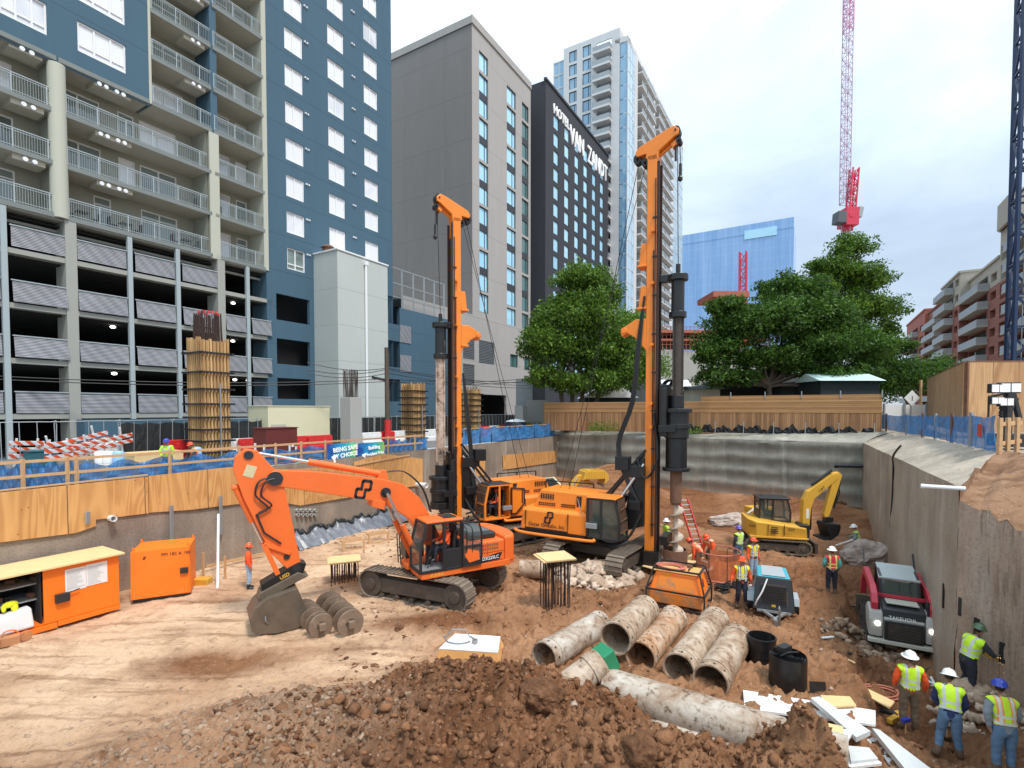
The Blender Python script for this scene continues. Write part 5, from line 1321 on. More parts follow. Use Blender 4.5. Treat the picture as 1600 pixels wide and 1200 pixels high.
shed('small cream stall wall beside the drill kelly', 1080, 1125, 47.5, 8.9, 9.2, M['cream'], M['greenblack'], gable=False, name='stall', depth=2)
shed('pale roofed hut between the oak trunk and the container shed', 1222, 1278, 47, 9.1, 10.1, M['greenblack'], M['soffit'], gable=False, name='hut')
shed('white low roof seen just right of the drill mast', 1042, 1078, 54, 9.0, 10.2, M['cream'], M['tentwhite'], gable=False, name='canopy', depth=3)
# silt fence: black sheet on stakes
mb = MB(); sA, sB = FB.S(1365,660), FB.S(1078,660); pts = []
nn_ = 60
vs = []; fs = []
for i in range(nn_+1):
 s = sA+(sB-sA)*i/nn_
 zt_ = 5.55+.28*math.sin(i*1.1)*abs(math.sin(i*.33))+.12*math.sin(i*2.7)
 for j in range(4): vs.append(FB.P(s, -.55+.12*math.sin(i*1.9+j)-.05*j, 5.05+(zt_-5.05)*j/3))
for i in range(nn_):
 for j in range(3): a = i*4+j; fs.append([a,a+4,a+5,a+1])
mb.add(vs, fs); root = mb.build('silt_fence', M['blackfilm']); tag(root, 'sagging black plastic silt fence along the top of the far pit wall', 'silt fence')
for i in range(0, nn_+1, 10):
 s = sA+(sB-sA)*i/nn_; m2 = MB(); FB.slab(m2, s-.03, s+.03, -.75, -.7, 4.9, 6.0); m2.build('stake', M['fence'], root)
# right side: hoarding, blue net fence, sign, light tower
def hoard(label, p, q, z0, z1a, z1b, side):
 p, q = Vector(p), Vector(q); d = (q-p).normalized(); n = Vector((-d.y,d.x,0))*.04
 root = thing('plywood_hoarding', label, 'hoarding', tuple((p+q)/2+Z(z0)), world=True)
 mb = MB(); mb.add([p+Z(z0)-n,q+Z(z0)-n,q+Z(z1b)-n,p+Z(z1a)-n,p+Z(z0)+n,q+Z(z0)+n,q+Z(z1b)+n,p+Z(z1a)+n], [[0,1,2,3],[7,6,5,4],[0,4,5,1],[3,2,6,7],[0,3,7,4],[1,5,6,2]]); mb.build('sheet', M['plyhoard2'] if side else M['plyhoard'], root)
 mb = MB(); mb.bar(p+Z(z1a+.03), q+Z(z1b+.03), .12, .06); mb.bar(p+Z(z0)-n*1.5, p+Z(z1a)-n*1.5, .1); mb.build('edge_trim', M['rust'], root)
M['plyhoard2'] = plywood('front_hoarding_plywood', (.55,.33,.16), (.33,.165,.07), ringscale=.75, sheet=2.44, axis=Vector((1,0,0)), grain=(1,1,.2))
hc = PD(1505,640,29); hc.z = 0; hl = PD(1449,640,45); hl.z = 0; hr = Vector((40,28.6,0))
hoard('plywood hoarding running back from the corner behind the blue netting', hc, hl, 5.7, 9.66, 9.66, 0)
hoard('tall front plywood hoarding behind the light tower at the right edge', hc+Vector((.1,-.06,0)), hr, 5.7, 9.68, 9.72, 1)
mb = MB(); p = hl+Vector((-.3,.4,0)); mb.bar(p+Z(5.5), p+Z(9.6), .14); tag(mb.build('post', M['lumber']), 'timber post at the far end of the hoarding', 'post')
nf = [lineC(4.7,px=1352), lineC(4.7,px=1385), lineC(4.85,px=1417), lineC(5.1,px=1442), lineC(5.2,px=1462), lineC(4.95,px=1488), lineC(4.8,px=1518), lineC(4.8,px=1558)]
zn = [5.45,5.5,5.55,5.6,5.6,5.65,5.7,5.7]
for i in range(7):
 a, b = nf[i], nf[i+1]; root = thing('net_fence_panel', ['blue netting panel at the far corner of the pit','blue netting panel second from the far corner','blue netting panel beside the white barrier boards','blue netting panel where the fence turns outward','blue netting panel at the corner of the plywood hoarding','large blue netting panel right of the hoarding corner','blue netting panel with a pink patch nearest the timber frame'][i], 'net fence', tuple((a+b)/2+Z(zn[i])), world=True, group='blue netting fence on the right bank')
 mb = MB(); vs = []; fs = []; K = 12
 d = (b-a).normalized(); n = Vector((-d.y,d.x,0))
 for k in range(K+1):
  for j in range(4):
   p = a.lerp(b,k/K); z = zn[i]+(zn[i+1]-zn[i])*k/K; vs.append(p+n*(.07*math.sin(k*1.3+j+i))+Z(z+1.12*j/3-.08*math.sin(PI*k/K)*(j == 3)))
 for k in range(K):
  for j in range(3): q = k*4+j; fs.append([q,q+4,q+5,q+1])
 mb.add(vs, fs); mb.build('netting', M['bluenet'], root)
 mb = MB(); mb.bar(a+Z(zn[i]-.2), a+Z(zn[i]+1.2), .09); mb.build('post', M['rust'] if i%2 else M['grey'], root)
 if i == 6:
  mb = MB(); p = a.lerp(b,.55)-n*.0; mb.bx(p+Z(zn[i]+.62)-N*.12, (.5,.02,.4), math.atan2(d.y,d.x)); mb.build('pink_patch', M['red'], root)
# timber guard frame at right edge
root = thing('guard_rail', 'rough timber guard frame at the right edge beside the blue netting', 'guard rail', tuple(lineC(5.0,px=1580)+Z(5.7)), world=True)
p0, p1 = lineC(4.85,px=1563), lineC(5.6,px=1590); mb = MB()
for t in (0,.45,1): p = p0.lerp(p1,t); mb = MB(); mb.bar(p+Z(5.6), p+Z(6.75), .1); mb.build('post', M['lumber'], root)
mb = MB()
for z in (5.95,6.55): mb.bar(p0-N*.06+Z(z), p1+(p1-p0)*.4-N*.06+Z(z+.02), .05,.12)
mb.build('rails', M['lumber'], root)
# light tower with four lamp heads
lt = PD(1574,660,20); lt.z = 5.75
root = thing('light_tower', 'black portable light tower with four white lamp heads in front of the hoarding', 'light tower', tuple(lt), world=True)
mb = MB(); mb.bar(lt+Z(0), lt+Z(2.1), .22); mb.bar(lt+Vector((-.05,0,1.0)), lt+Vector((.35,0,1.7)), .12); mb.bar(lt+Z(.9)+Vector((.45,0,0)), lt+Z(2.1)+Vector((.12,0,0)), .16); mb.box(lt.x-.25,lt.x+.9,lt.y-.3,lt.y+.6,lt.z-.2,lt.z+.3); mb.build('mast', M['blacktrim'], root, bevel=.02)
mb = MB();
for k in range(14): a = k*1.9; mb.cyl(lt+Vector((-.28+.05*math.sin(a),-.05,.35+.09*k)), lt+Vector((-.28-.05*math.sin(a),.03,.42+.09*k)), .05, n=8)
mb.build('cable_coil', M['rubber'], root, kind='stuff')
M['lampface'] = emit('lamp_face', (1,1,1), .1)
mb = MB(); mb.bar(lt+Vector((-.75,0,1.75)), lt+Vector((.1,0,1.9)), .08); mb.bar(lt+Vector((-.75,0,1.75)), lt+Vector((-.75,0,.95)), .05); mb.build('bracket', M['blacktrim'], root)
for (px_,py_,w,h,t) in ((1558,607,.78,.36,.2),(1572,605,.0,.0,0),(1576,606,.72,.42,-.2),(1556,626,.55,.3,.1),(1570,628,.5,.34,-.1)):
 if w == 0: continue
 c = PD(px_+(0),py_,19.7); mb = MB(); mb.bx(c,(w,.16,h),t); l = mb.build('lamp_head', M['blacktrim'], root, bevel=.02)
 for k in (-1,1): mb = MB(); mb.bx(c+Vector((k*w*.24*math.cos(t),k*w*.24*math.sin(t)-.095,0)),(w*.42,.02,h*.78),t); mb.build('lamp_lens', M['lampface'], l)
# white barrier boards and diamond sign near the far right corner
root = thing('barrier_wall', 'white barrier boards between the wooden fence and the plywood hoarding', 'barrier', tuple(PD(1412,650,44)), world=True)
mb = MB(); a, b = PD(1380,650,42).x, PD(1446,650,42).x; mb.box(a,b,42,42.1,5.3,7.4); mb.build('boards', M['white'], root); mb = MB()
for t in (.0,.48,1): mb.box(a+(b-a)*t-.06,a+(b-a)*t+.06,41.85,42,5.3,7.5)
mb.build('posts', M['grey'], root)
sg = PD(1425,622,40.5); root = thing('road_sign', 'white diamond shaped sign with a black mark above the barrier boards', 'sign', (sg.x,sg.y,5.4), world=True)
mb = MB(); mb.bar((sg.x,sg.y+.1,5.4), (sg.x,sg.y+.1,sg.z), .07); mb.build('pole', M['fence'], root)
mb = MB(); s_ = .62; mb.prism([(sg.x-s_,sg.z),(sg.x,sg.z-s_),(sg.x+s_,sg.z),(sg.x,sg.z+s_)], sg.y-.02, sg.y+.02); pl = mb.build('plate', M['white'], root)
letters('1', .55, M['darkframe'], pl, frame_M((sg.x,sg.y-.03,sg.z-.2),(1,0,0),(0,0,1)), 'mark')
# --- left street
zS = 4.3
# guard rail with netting on top of the left wall
def Lp(px, c=CL-.35): return lineC(c, px=px)
rails = [(-60,100),(100,228),(228,376),(376,500)]
root = thing('guard_rail', 'timber guard rail along the top of the left pit wall', 'guard rail', tuple(Lp(250)+Z(4.3)), world=True)
mb = MB()
for z in (5.22,4.72): mb.bar(Lp(-60)+Z(z), Lp(660)+Z(z), .04, .10)
mb.build('rails', M['lumber'], root); mb = MB()
for px_ in (-30,33,103,117,264,373,430,470,508,606,648,): mb.bar(Lp(px_)+Z(4.1), Lp(px_)+Z(5.32), .09)
mb.build('posts', M['lumber'], root, kind='stuff')
def netting(label, pa, pb, za, zb, c, mat='bluenet', group=None, K=60):
 mb = MB(); vs = []; fs = []
 for k in range(K+1):
  p = lineC(c, px=pa+(pb-pa)*k/K)
  for j in range(4): vs.append(p+N*(.10*math.sin(k*.9+j*.8))+Z(za+(zb-za)*j/3+(.1*math.sin(k*.7) if j == 3 else 0)))
 for k in range(K):
  for j in range(3): q = k*4+j; fs.append([q,q+4,q+5,q+1])
 mb.add(vs, fs); return tag(mb.build('safety_netting', M[mat]), label, 'netting', group)
netting('blue debris netting behind the timber rail at the far left', -60, 118, 4.2, 5.1, CL-.5)
netting('blue debris netting low behind the timber rail below the striped barricades', 120, 508, 4.2, 4.95, CL-.6)
netting('blue debris netting right of the banners', 600, 668, 4.2, 5.0, CL-.5)
netting('blue debris netting fence right of the left drill mast', 722, 868, 4.3, 5.5, CL-.3)
root = thing('guard_rail', 'thin white guard rail above the far end of the left pit wall', 'guard rail', tuple(Lp(790)+Z(4.3)), world=True)
mb = MB(); mb.bar(Lp(720)+Z(5.5), Lp(868)+Z(5.5), .06); mb.build('rail', M['lumber'], root); mb = MB()
for px_ in (728,750,768,790,812,835,860): mb.bar(Lp(px_)+Z(4.2), Lp(px_)+Z(5.5), .07)
mb.build('posts', M['blacktrim'], root, kind='stuff')
# banners
def banner(label, pa, pb, y0, y1, lines, seed):
 m, nt, ns, ls, b = mk('banner_print'); tc = nt.nodes.new('ShaderNodeTexCoord'); g = nt.nodes.new('ShaderNodeSeparateXYZ'); ls.new(tc.outputs['Generated'], g.inputs[0])
 n = noise_node(nt, 2.5, 3, tc.outputs['Generated'], .5, 1)
 f = math_(nt,'ADD', math_(nt,'MULTIPLY', g.outputs[0], .8), math_(nt,'MULTIPLY', math_(nt,'SUBTRACT', n.outputs[0], .5), .7))
 ls.new(ramp(nt, f, [(.05,(.01,.08,.33)),(.38,(.02,.33,.60)),(.62,(.08,.55,.30)),(.88,(.55,.80,.05))]), b.inputs['Base Color']); b.inputs['Roughness'].default_value = .45
 c = CL-.1; P = [lw(pa,y1[0],c), lw(pb,y1[1],c), lw(pb,y0[1],c), lw(pa,y0[0],c)]
 root = thing('banner', label, 'banner', tuple((P[0]+P[1])/2), world=True, group='banners tied to the left guard rail')
 mb = MB(); vs = []; fs = []; K = 12
 for i in range(K+1):
  for j in range(7):
   q = P[0].lerp(P[1],i/K).lerp(P[3].lerp(P[2],i/K), j/6); vs.append(q+N*(.035*math.sin(i*1.2+j*.9+seed)+.02*math.sin(i*2.3-j)))
 for i in range(K):
  for j in range(6): a = i*7+j; fs.append([a,a+7,a+8,a+1])
 mb.add(vs, fs); mb.build('sheet', m, root, smooth=True)
 o = (P[0]+P[2])/2+N*.09; w = (P[1]-P[0]).length; up_ = Vector((0,0,1)); xd = U+Z(.07)
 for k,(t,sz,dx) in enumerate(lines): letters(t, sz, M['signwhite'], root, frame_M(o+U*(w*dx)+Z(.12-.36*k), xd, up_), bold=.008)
 mb = MB(); q = o-U*w*.3-Z(.18); mb.bx(q,(.34,.02,.12),math.atan2(U.y,U.x),R(-14)); mb.bx(q+U*.0-Z(.15),(.12,.02,.34),math.atan2(U.y,U.x),R(-14)); mb.build('logo_mark', M['signwhite'], root)
banner('left blue and green banner reading BEING SAFE BY CHOICE', 511, 556, (694,692), (724,720), [('BEING SAFE',.34,.1),('BY CHOICE',.34,.1)], 0)
banner('right blue and green banner beside the other with small white wording', 559, 600, (693,690), (720,714), [('Building',.30,.08),('Incident Free',.26,.12)], 2)
# black privacy fence panels
def street_fence():
 mb = None; p = lineC(-31.6, px=-30); i = 0
 names = ['far left edge','grey box end','striped barricade pile','crossed barricade boards','barricade feet','worker in the blue hat','tall formwork column','red plastic barrier','red brown cabinet','cream box container','pale concrete column','utility pole foot','stair block','middle formwork column','left drill kelly','drill mast','rear formwork column','red and white barrier','black water tank','garage mouth']
 while i < 20:
  q = p+U*2.55; root = thing('fence_panel', 'black screened mesh fence panel behind the '+names[i], 'fence panel', tuple((p+q)/2+Z(zS)), world=True, group='black screened fence panels along the street')
  ln = N*.10*(((i*7)%5)-2)/2; z0, z1 = zS+.1, zS+2.1
  mb = MB(); mb.tube([p+Z(z0), p+Z(z1-.12)+ln, p+U*.12+Z(z1)+ln, q-U*.12+Z(z1)+ln, q+Z(z1-.12)+ln, q+Z(z0)], .022, 6)
  for t in (.25,.5,.75): mb.tube([p.lerp(q,t)+Z(z0), p.lerp(q,t)+Z(z1)+ln], .018, 5)
  mb.build('frame', M['fence'], root)
  if i not in (0,1):
   mb = MB(); K = 8; vs = []; fs = []
   for k in range(K+1):
    for j in range(3): vs.append(p.lerp(q,k/K)-N*(.04+.03*math.sin(k*1.7+j))+ln*j/2+Z(z0+(z1-.06-z0)*j/2-(.15*abs(math.sin(k+i)) if j == 2 and i < 6 else 0)))
   for k in range(K):
    for j in range(2): a = k*3+j; fs.append([a,a+3,a+4,a+1])
   mb.add(vs, fs); mb.build('screen', M['blacknet'], root)
  p = q+U*.06; i += 1
street_fence()
# striped barricades thrown in a heap
M['hazard'] = None
def hazard(name, a, b_, w=.16, ang=(1,0,1)):
 m, nt, ns, ls, b = mk(name); d = nt.nodes.new('ShaderNodeVectorMath'); d.operation='DOT_PRODUCT'; tc = nt.nodes.new('ShaderNodeTexCoord'); ls.new(tc.outputs['Object'], d.inputs[0]); d.inputs[1].default_value = ang
 f = math_(nt,'GREATER_THAN', math_(nt,'FRACT', math_(nt,'DIVIDE', math_(nt,'ADD', d.outputs['Value'], 50), w*2)), .5)
 ls.new(mixc(nt, f, a, b_), b.inputs['Base Color']); b.inputs['Roughness'].default_value = .35; return m
M['hazard'] = hazard('orange_white_stripes', (.85,.12,.04), (.85,.85,.85), .2)
def barricade(label, px, z, Y, rz, ry, L=2.4, n=3):
 p = PD(px,700,Y); root = thing('barricade', label, 'barricade', (p.x,p.y,zS+z), rot=(R(18),ry,rz), group='striped barricades heaped on the street')
 for k in range(n): mb = MB(); mb.box(-L/2,L/2,-.02,.02,.55+.32*k-.1,.55+.32*k+.1); mb.build('striped_board', M['hazard'], root)
 mb = MB(); mb.box(-L*.3-.04,-L*.3+.04,.02,.08,0,1.4); mb.box(L*.3-.04,L*.3+.04,.02,.08,0,1.4); mb.build('frame', M['white'], root)
barricade('striped barricade leaning on top of the heap at the left', 118, .35, 25.5, R(55), R(-14), 3.0, 2)
barricade('striped barricade leaning right on the heap', 165, .30, 26.2, R(60), R(-12), 2.6, 2)
barricade('striped barricade lying at the back of the heap', 150, -.1, 27, R(58), R(-6), 2.8, 2)
barricade('striped barricade standing upright at the far left', 38, 0, 24, R(50), R(3), 1.2, 3)
barricade('small striped barricade beside the dark blue bag', 92, 0, 23.6, R(50), R(-3), 1.0, 3)
def jersey(label, px, Y, mat, L=1.9, h=1.0, group='plastic water barriers on the street'):
 p = PD(px,700,Y); o = MB(Matrix.Translation((p.x,p.y,zS)) @ Matrix.Rotation(math.atan2(U.y,U.x),4,'Z'))
 o.prism([(-L/2,0),(-L/2,h*.9),(-L/2+.1,h),(L/2-.1,h),(L/2,h*.9),(L/2,0),(L/4+.15,0),(L/4,.1),(L/4-.15,0),(-L/4+.15,0),(-L/4,.1),(-L/4-.15,0)], -.13, .13)
 o.prism([(-L/2,0),(-L/2,h*.35),(L/2,h*.35),(L/2,0)], -.26, .26)
 for k in (-.5,-.17,.17,.5): o.box(k*L*.8-.08,k*L*.8+.08,-.17,.17,h*.5,h*.8)
 tag(o.build('water_barrier', mat, bevel=.03), label, 'barrier', group)
for lab,px_,Y_,mt in (('white plastic barrier behind the barricade heap',178,27.6,'white'),('second white plastic barrier left of the worker in the blue hat',213,28.4,'white'),('red plastic barrier behind the worker in the blue hat',285,29,'red'),('white plastic barrier at the foot of the tall formwork column',372,30,'white'),('red plastic barrier left of the brown cabinet',397,30.5,'red'),
 ('red plastic barrier right of the brown cabinet',470,33,'red'),('red plastic barrier below the cream box',500,34,'red'),('white plastic barrier right of the pale concrete column',580,38,'white'),('red plastic barrier behind the utility pole',602,39.5,'red'),('white barrier left of the middle formwork column',624,41,'white'),('white barrier right of the middle formwork column',672,44,'white'),
 ('red barrier right of the rear formwork column',757,52,'red'),('white barrier in the red and white row near the garage mouth',772,54,'white'),('red barrier at the right end of the row near the garage mouth',785,56,'red')):
 jersey(lab, px_, Y_, M[mt])
# cabinet, cream container, tank, misc street goods
def crate(name, label, cat, px, Y, w, d, h, mat, rz=None, z=zS, lid=None, bev=.03):
 p = PD(px,700,Y); rz = math.atan2(U.y,U.x) if rz is None else rz
 root = thing(name, label, cat, (p.x,p.y,z), rz)
 mb = MB(); mb.box(-w/2,w/2,-d/2,d/2,.08,h); mb.build('body', mat, root, bevel=bev)
 mb = MB(); mb.box(-w/2-.04,w/2+.04,-d/2-.04,d/2+.04,h,h+.06); mb.build('lid', lid or mat, root, bevel=.01)
 mb = MB(); mb.box(-w/2+.1,-w/2+.25,-d/2+.03,d/2-.03,0,.08); mb.box(w/2-.25,w/2-.1,-d/2+.03,d/2-.03,0,.08); mb.build('skid', M['blacktrim'], root); return root
M['maroon'] = paint('maroon_cabinet_paint', (.14,.025,.02), .5, var=.2, dirt=0)
M['creampaint'] = paint('cream_box_paint', (.72,.68,.46), .5, var=.06)
c_ = crate('site_cabinet','red brown metal site cabinet behind the guard rail','cabinet',431,28.5,1.9,1.2,1.55,M['maroon'],z=zS+.1)
mb = MB(); mb.box(.55,.7,-.62,-.6,.5,.62); mb.build('label_plate', M['white'], c_)
c_ = crate('box_container','cream box container behind the black street fence','container',455,36.5,5.0,2.2,2.9,M['creampaint'],z=zS)
mb = MB(); mb.box(-2.3,-1.2,-1.12,-1.1,1.2,1.7); mb.build('vent', M['soffit'], c_)
crate('pallet_stack','stack of pale boards behind the guard rail left of the worker in the blue hat','boards',240,25.5,2.2,1.2,.55,M['plypale'],z=zS)
crate('storage_tote','dark teal covered bin among the barricades','bin',62,23.8,1.0,.7,.75,paint('teal_tarp',(.02,.11,.14),.6,var=.3,bmp=.8),z=zS)
for k,(px_,lab) in enumerate(((158,'white plastic barrel left of the blue striped bins'),(170,'white plastic barrel in the middle of the group by the netting'),(186,'pale blue plastic barrel right of the white ones'),(308,'blue waste drum beside the tall formwork column'))):
 p = PD(px_,740,22.6 if k < 3 else 25); mb = MB(); mb.lathe([(0,0),(.2,0),(.22,.3),(.2,.32),(.22,.34),(.22,.8),(.17,.86),(0,.88)], (p.x,p.y,zS), 16); tag(mb.build('barrel', M['white'] if k < 2 else paint('pale_blue_plastic',(.30,.50,.72),.4,var=.1), smooth=True), lab, 'barrel', 'plastic barrels behind the rail')
for k,px_ in enumerate((398,412,452,462)):
 p = Lp(px_, CL-1.5); mb = MB(); mb.bar(p+Z(4.2), p+Z(5.3-.1*k), .14,.05); tag(mb.build('survey_stake', M['white']), ['white board upright left of the brown cabinet','white board upright under the brown cabinet','white board upright right of the brown cabinet','shorter white board upright right of the brown cabinet'][k], 'board', 'white uprights behind the rail')
mb = MB(); p = PD(806,670,53); mb.lathe([(0,0),(1.15,0),(1.15,1.0),(1.05,1.12),(0,1.3)], (p.x,p.y,zS+.3), 24); tag(mb.build('water_tank', M['blacktrim'], smooth=True), 'black round tank with pale top near the garage mouth', 'tank')
mb = MB(); mb.lathe([(1.05,0),(.9,.12),(0,.3)], (p.x,p.y,zS+1.45), 24); tag(mb.build('tank_cover', M['tentwhite'], smooth=True), 'pale cover lying on the black round tank', 'cover')
# utility pole and overhead wires
up_ = PD(606,700,39); root = thing('utility_pole', 'dark wooden utility pole in front of the pale stair block', 'pole', (up_.x,up_.y,zS), world=True)
zt_ = PD(605,543,39).z; mb = MB(); mb.tube([(up_.x,up_.y,zS-.2),(up_.x-.05,up_.y,zt_)], [.2,.15], 10); mb.build('pole', M['bark'], root, smooth=True)
mb = MB(); mb.bx((up_.x-.6,up_.y,PD(600,592,39).z),(1.1,.3,.2),0,R(12)); mb.build('transformer_bracket', M['blacktrim'], root)
mb = MB(); mb.cyl((up_.x,up_.y,zS+.4),(up_.x,up_.y,zS+1.9),.24,n=12); mb.build('guard', M['red'], root)
for k,(y0,y1,y2) in enumerate(((586,592,585),(591,596,590),(566,575,570),(577,577,577),(583,583,586))):
 a = PD(-40,y0,27) if k < 2 else PD(480,y0,37); b = PD(605,y1,39); c = PD(820,y2+10,62); c = PD(835,590+4*k,60); pts = []
 for q0,q1 in ((a,b),(b,c)):
  for i in range(12): t = i/11; pts.append(q0.lerp(q1,t)-Z(.35*4*t*(1-t)))
 mb = MB(); mb.tube(pts, .028, 5); tag(mb.build('overhead_wire', M['rubber']), ['upper of the two overhead wires crossing the garage front','lower of the two overhead wires crossing the garage front','topmost overhead wire running right from the stair block','second overhead wire running right from the stair block','third overhead wire running right from the stair block'][k], 'wire', 'overhead wires along the street')
# --- columns rising from the street
def rebars(mb, c, w, z0, z1, n, r=.022, jit=.05, bulge=0):
 rr = random.Random(int(z0*100+n))
 for i in range(n):
  for side in range(4):
   t = (i+.5)/n*2-1; q = [(t,-1),(1,t),(t,1),(-1,t)][side]; ca, sa = U.x, U.y
   x, y = q[0]*w/2*.82, q[1]*w/2*.82; X, Y = x*ca-y*sa, x*sa+y*ca
   b = Vector((c.x+X, c.y+Y, z0)); e = b+Vector((rr.uniform(-jit,jit)-X*bulge, rr.uniform(-jit,jit)-Y*bulge, (z1-z0)*rr.uniform(.93,1))); mb.tube([b,b.lerp(e,.5),e], r, 5)
def form_column(label, px, Y, w, ytop, yrebar, bars=9, group='timber formwork columns along the street'):
 p = PD(px,700,Y); zt = PD(px,ytop,Y).z
 root = thing('formwork_column', label, 'formwork column', (p.x,p.y,zS), math.atan2(U.y,U.x), group=group)
 h = zt-zS; mb = MB(); mb.box(-w/2+.06,w/2-.06,-w/2+.06,w/2-.06,-.3,h-.25); mb.build('form_panel', M['plypale'], root)
 mb = MB(); rr = random.Random(px); k = int(w/.19)
 for side in range(4):
  for i in range(k+1):
   t = -w/2+.05+(w-.1)*i/k; hh = h-rr.uniform(0,.3)
   if side == 0: mb.box(t-.045,t+.045,-w/2-.07,-w/2+.06,-.3,hh)
   elif side == 1: mb.box(t-.045,t+.045,w/2-.06,w/2+.07,-.3,hh)
   elif side == 2: mb.box(-w/2-.07,-w/2+.06,t-.045,t+.045,-.3,hh)
   else: mb.box(w/2-.06,w/2+.07,t-.045,t+.045,-.3,hh)
 mb.build('studs', M['form'], root, kind='stuff')
 z = .35; i = 0
 while z < h-.4:
  mb = MB(); o = w/2+.12
  for a, b in (((-o-.15,-o),(o+.15,-o)),((o,-o-.15),(o,o+.15)),((o+.15,o),(-o-.15,o)),((-o,o+.15),(-o,-o-.15))): mb.bar((a[0],a[1],z),(b[0],b[1],z),.10,.10)
  mb.build('clamp', M['blacktrim'], root); z += .55 if h < 6 else .62+.012*i*i; i += 1
 for x, y in ((.12,-w/2-.2),(w/2+.2,-.1)): mb = MB(); mb.bar((x,y,-.2),(x,y,h*.62),.06); mb.build('brace', M['grey'], root)
 if bars:
  mb = MB(); rr = random.Random(3+px); hr = PD(px,yrebar,Y).z-zS
  for i in range(bars):
   for s in range(4):
    t = (i+.5)/bars*2-1; q = [(t,-1),(1,t),(t,1),(-1,t)][s]; a = Vector((q[0]*w*.38,q[1]*w*.38,h-.5)); mb.tube([a,(a.x*.95+rr.uniform(-.04,.04),a.y*.95,hr*rr.uniform(.97,1))],.028,5)
  rb = mb.build('rebar', M['rebar'], root, kind='stuff')
  if px < 400:
   mb = MB()
   for i in range(14): a = rr.uniform(0,2*PI); mb.cyl((math.cos(a)*w*.37,math.sin(a)*w*.37,hr-.13),(math.cos(a)*w*.37,math.sin(a)*w*.37,hr+.02),.06,n=7)
   mb.build('rebar_cap', M['red'], root, kind='stuff')
 return root
form_column('tallest timber formwork column with red capped rebar in front of the garage', 328, 28.6, 1.42, 528, 488, 8)
form_column('middle timber formwork column left of the left drill mast', 646, 42, 1.30, 597, 0, 0)
form_column('rear timber formwork column right of the left drill mast', 736, 50, 1.30, 607, 603, 3)
def conc_column(label, px, Y, w, ytop, yre):
 p = PD(px,700,Y); zt = PD(px,ytop,Y).z; root = thing('concrete_column', label, 'column', (p.x,p.y,zS), world=True, group='bare concrete columns along the street')
 mb = MB(Matrix.Translation((p.x,p.y,0)) @ Matrix.Rotation(math.atan2(U.y,U.x),4,'Z')); mb.box(-w/2,w/2,-w/2,w/2,3.4,zt); mb.build('shaft', M['concrete'], root, bevel=.03)
 if yre: mb = MB(); rebars(mb, Vector((p.x,p.y,0)), w*.85, zt-.05, PD(px,yre,Y).z, 6, .022, .05); mb.build('rebar', M['rebar'], root, kind='stuff')
conc_column('pale concrete column topped with bare rebar', 549, 36.5, 1.05, 621, 577)
conc_column('short concrete column near the wooden fence', 814, 55, 1.0, 634, 0)
# low wall and dark box at the garage mouth end
root = thing('low_wall', 'grey concrete wall and gate beside the wooden fence', 'wall', tuple(PD(840,650,56)), world=True)
mb = MB(); a = PD(822,650,57); b = PD(858,640,57); mb.box(a.x,b.x,57,57.4,4.3,PD(840,625,57).z); mb.build('wall', M['concrete'], root)
mb = MB(); a = PD(806,650,60); b = PD(832,640,60); mb.box(a.x,b.x,60,60.3,4.3,PD(820,592,60).z); mb.build('gate_leaf', M['grey'], root)

# crawler tracks (local x forward, y left)
def crawler(root, L, h, w, yc, yaw=0, xc=0, pitch=.19, shoe=None, frame=None, rubber=False):
 T = Matrix.Rotation(yaw,4,'Z') @ Matrix.Translation((xc,yc,0)); Rr = h/2; S = L-h; per = 2*S+2*PI*Rr; n = int(per/pitch); mb = MB(T)
 shoe = shoe or M['trackmetal']; frame = frame or M['trackframe']
 for i in range(n):
  d = per*i/n
  if d < S: x, z, a = -S/2+d, h, 0
  elif d < S+PI*Rr: t = (d-S)/Rr; x, z, a = S/2+Rr*math.sin(t), Rr+Rr*math.cos(t), t
  elif d < 2*S+PI*Rr: x, z, a = S/2-(d-S-PI*Rr), 0, PI
  else: t = (d-2*S-PI*Rr)/Rr; x, z, a = -S/2-Rr*math.sin(t), Rr-Rr*math.cos(t), PI+t
  nx, nz = math.sin(a), math.cos(a)
  mb.bx((x-nx*.02,0,z-nz*.02+.02),(pitch*.9,w,.045),0,a); mb.bx((x+nx*.015-nz*pitch*.3,0,z+nz*.015+.02+nx*pitch*.3),(.03,w,.05),0,a)
 tr = mb.build('crawler_track', shoe, root)
 mb = MB(T); mb.prism([(-S/2,h*.25),(S/2,h*.25),(S/2,h*.62),(S/2-.3,h*.74),(-S/2+.3,h*.74),(-S/2,h*.62)], -w*.32, w*.32); mb.build('track_frame', frame, tr, bevel=.02)
 for nm, x, r in (('sprocket',-S/2,Rr-.05),('idler',S/2,Rr-.05)):
  mb = MB(T); mb.cyl((x,-w*.38,Rr),(x,w*.38,Rr),r,n=20); mb.cyl((x,-w*.46,Rr),(x,w*.46,Rr),r*.45,n=14); mb.build(nm, frame, tr, bevel=.015)
 for i in range(5):
  x = -S/2+S*(i+.7)/5.4; mb = MB(T); mb.cyl((x,-w*.4,.13),(x,w*.4,.13),.10,n=10); mb.build('roller', frame, tr)
 return tr
def rod(root, p, q, r1, r2, f, barrel, y=0, name='cylinder', k=1):
 p, q = Vector(p), Vector(q); p.x *= k; q.x *= k; m = p.lerp(q, f); mb = MB(); mb.cyl(p, m, r1, n=12); mb.sph(p, r1*1.2, n=8, m=6); o = mb.build(name, barrel, root, smooth=True)
 mb = MB(); mb.cyl(m, q, r2, n=10); mb.build('piston_rod', M['chrome'], o, smooth=True); return o
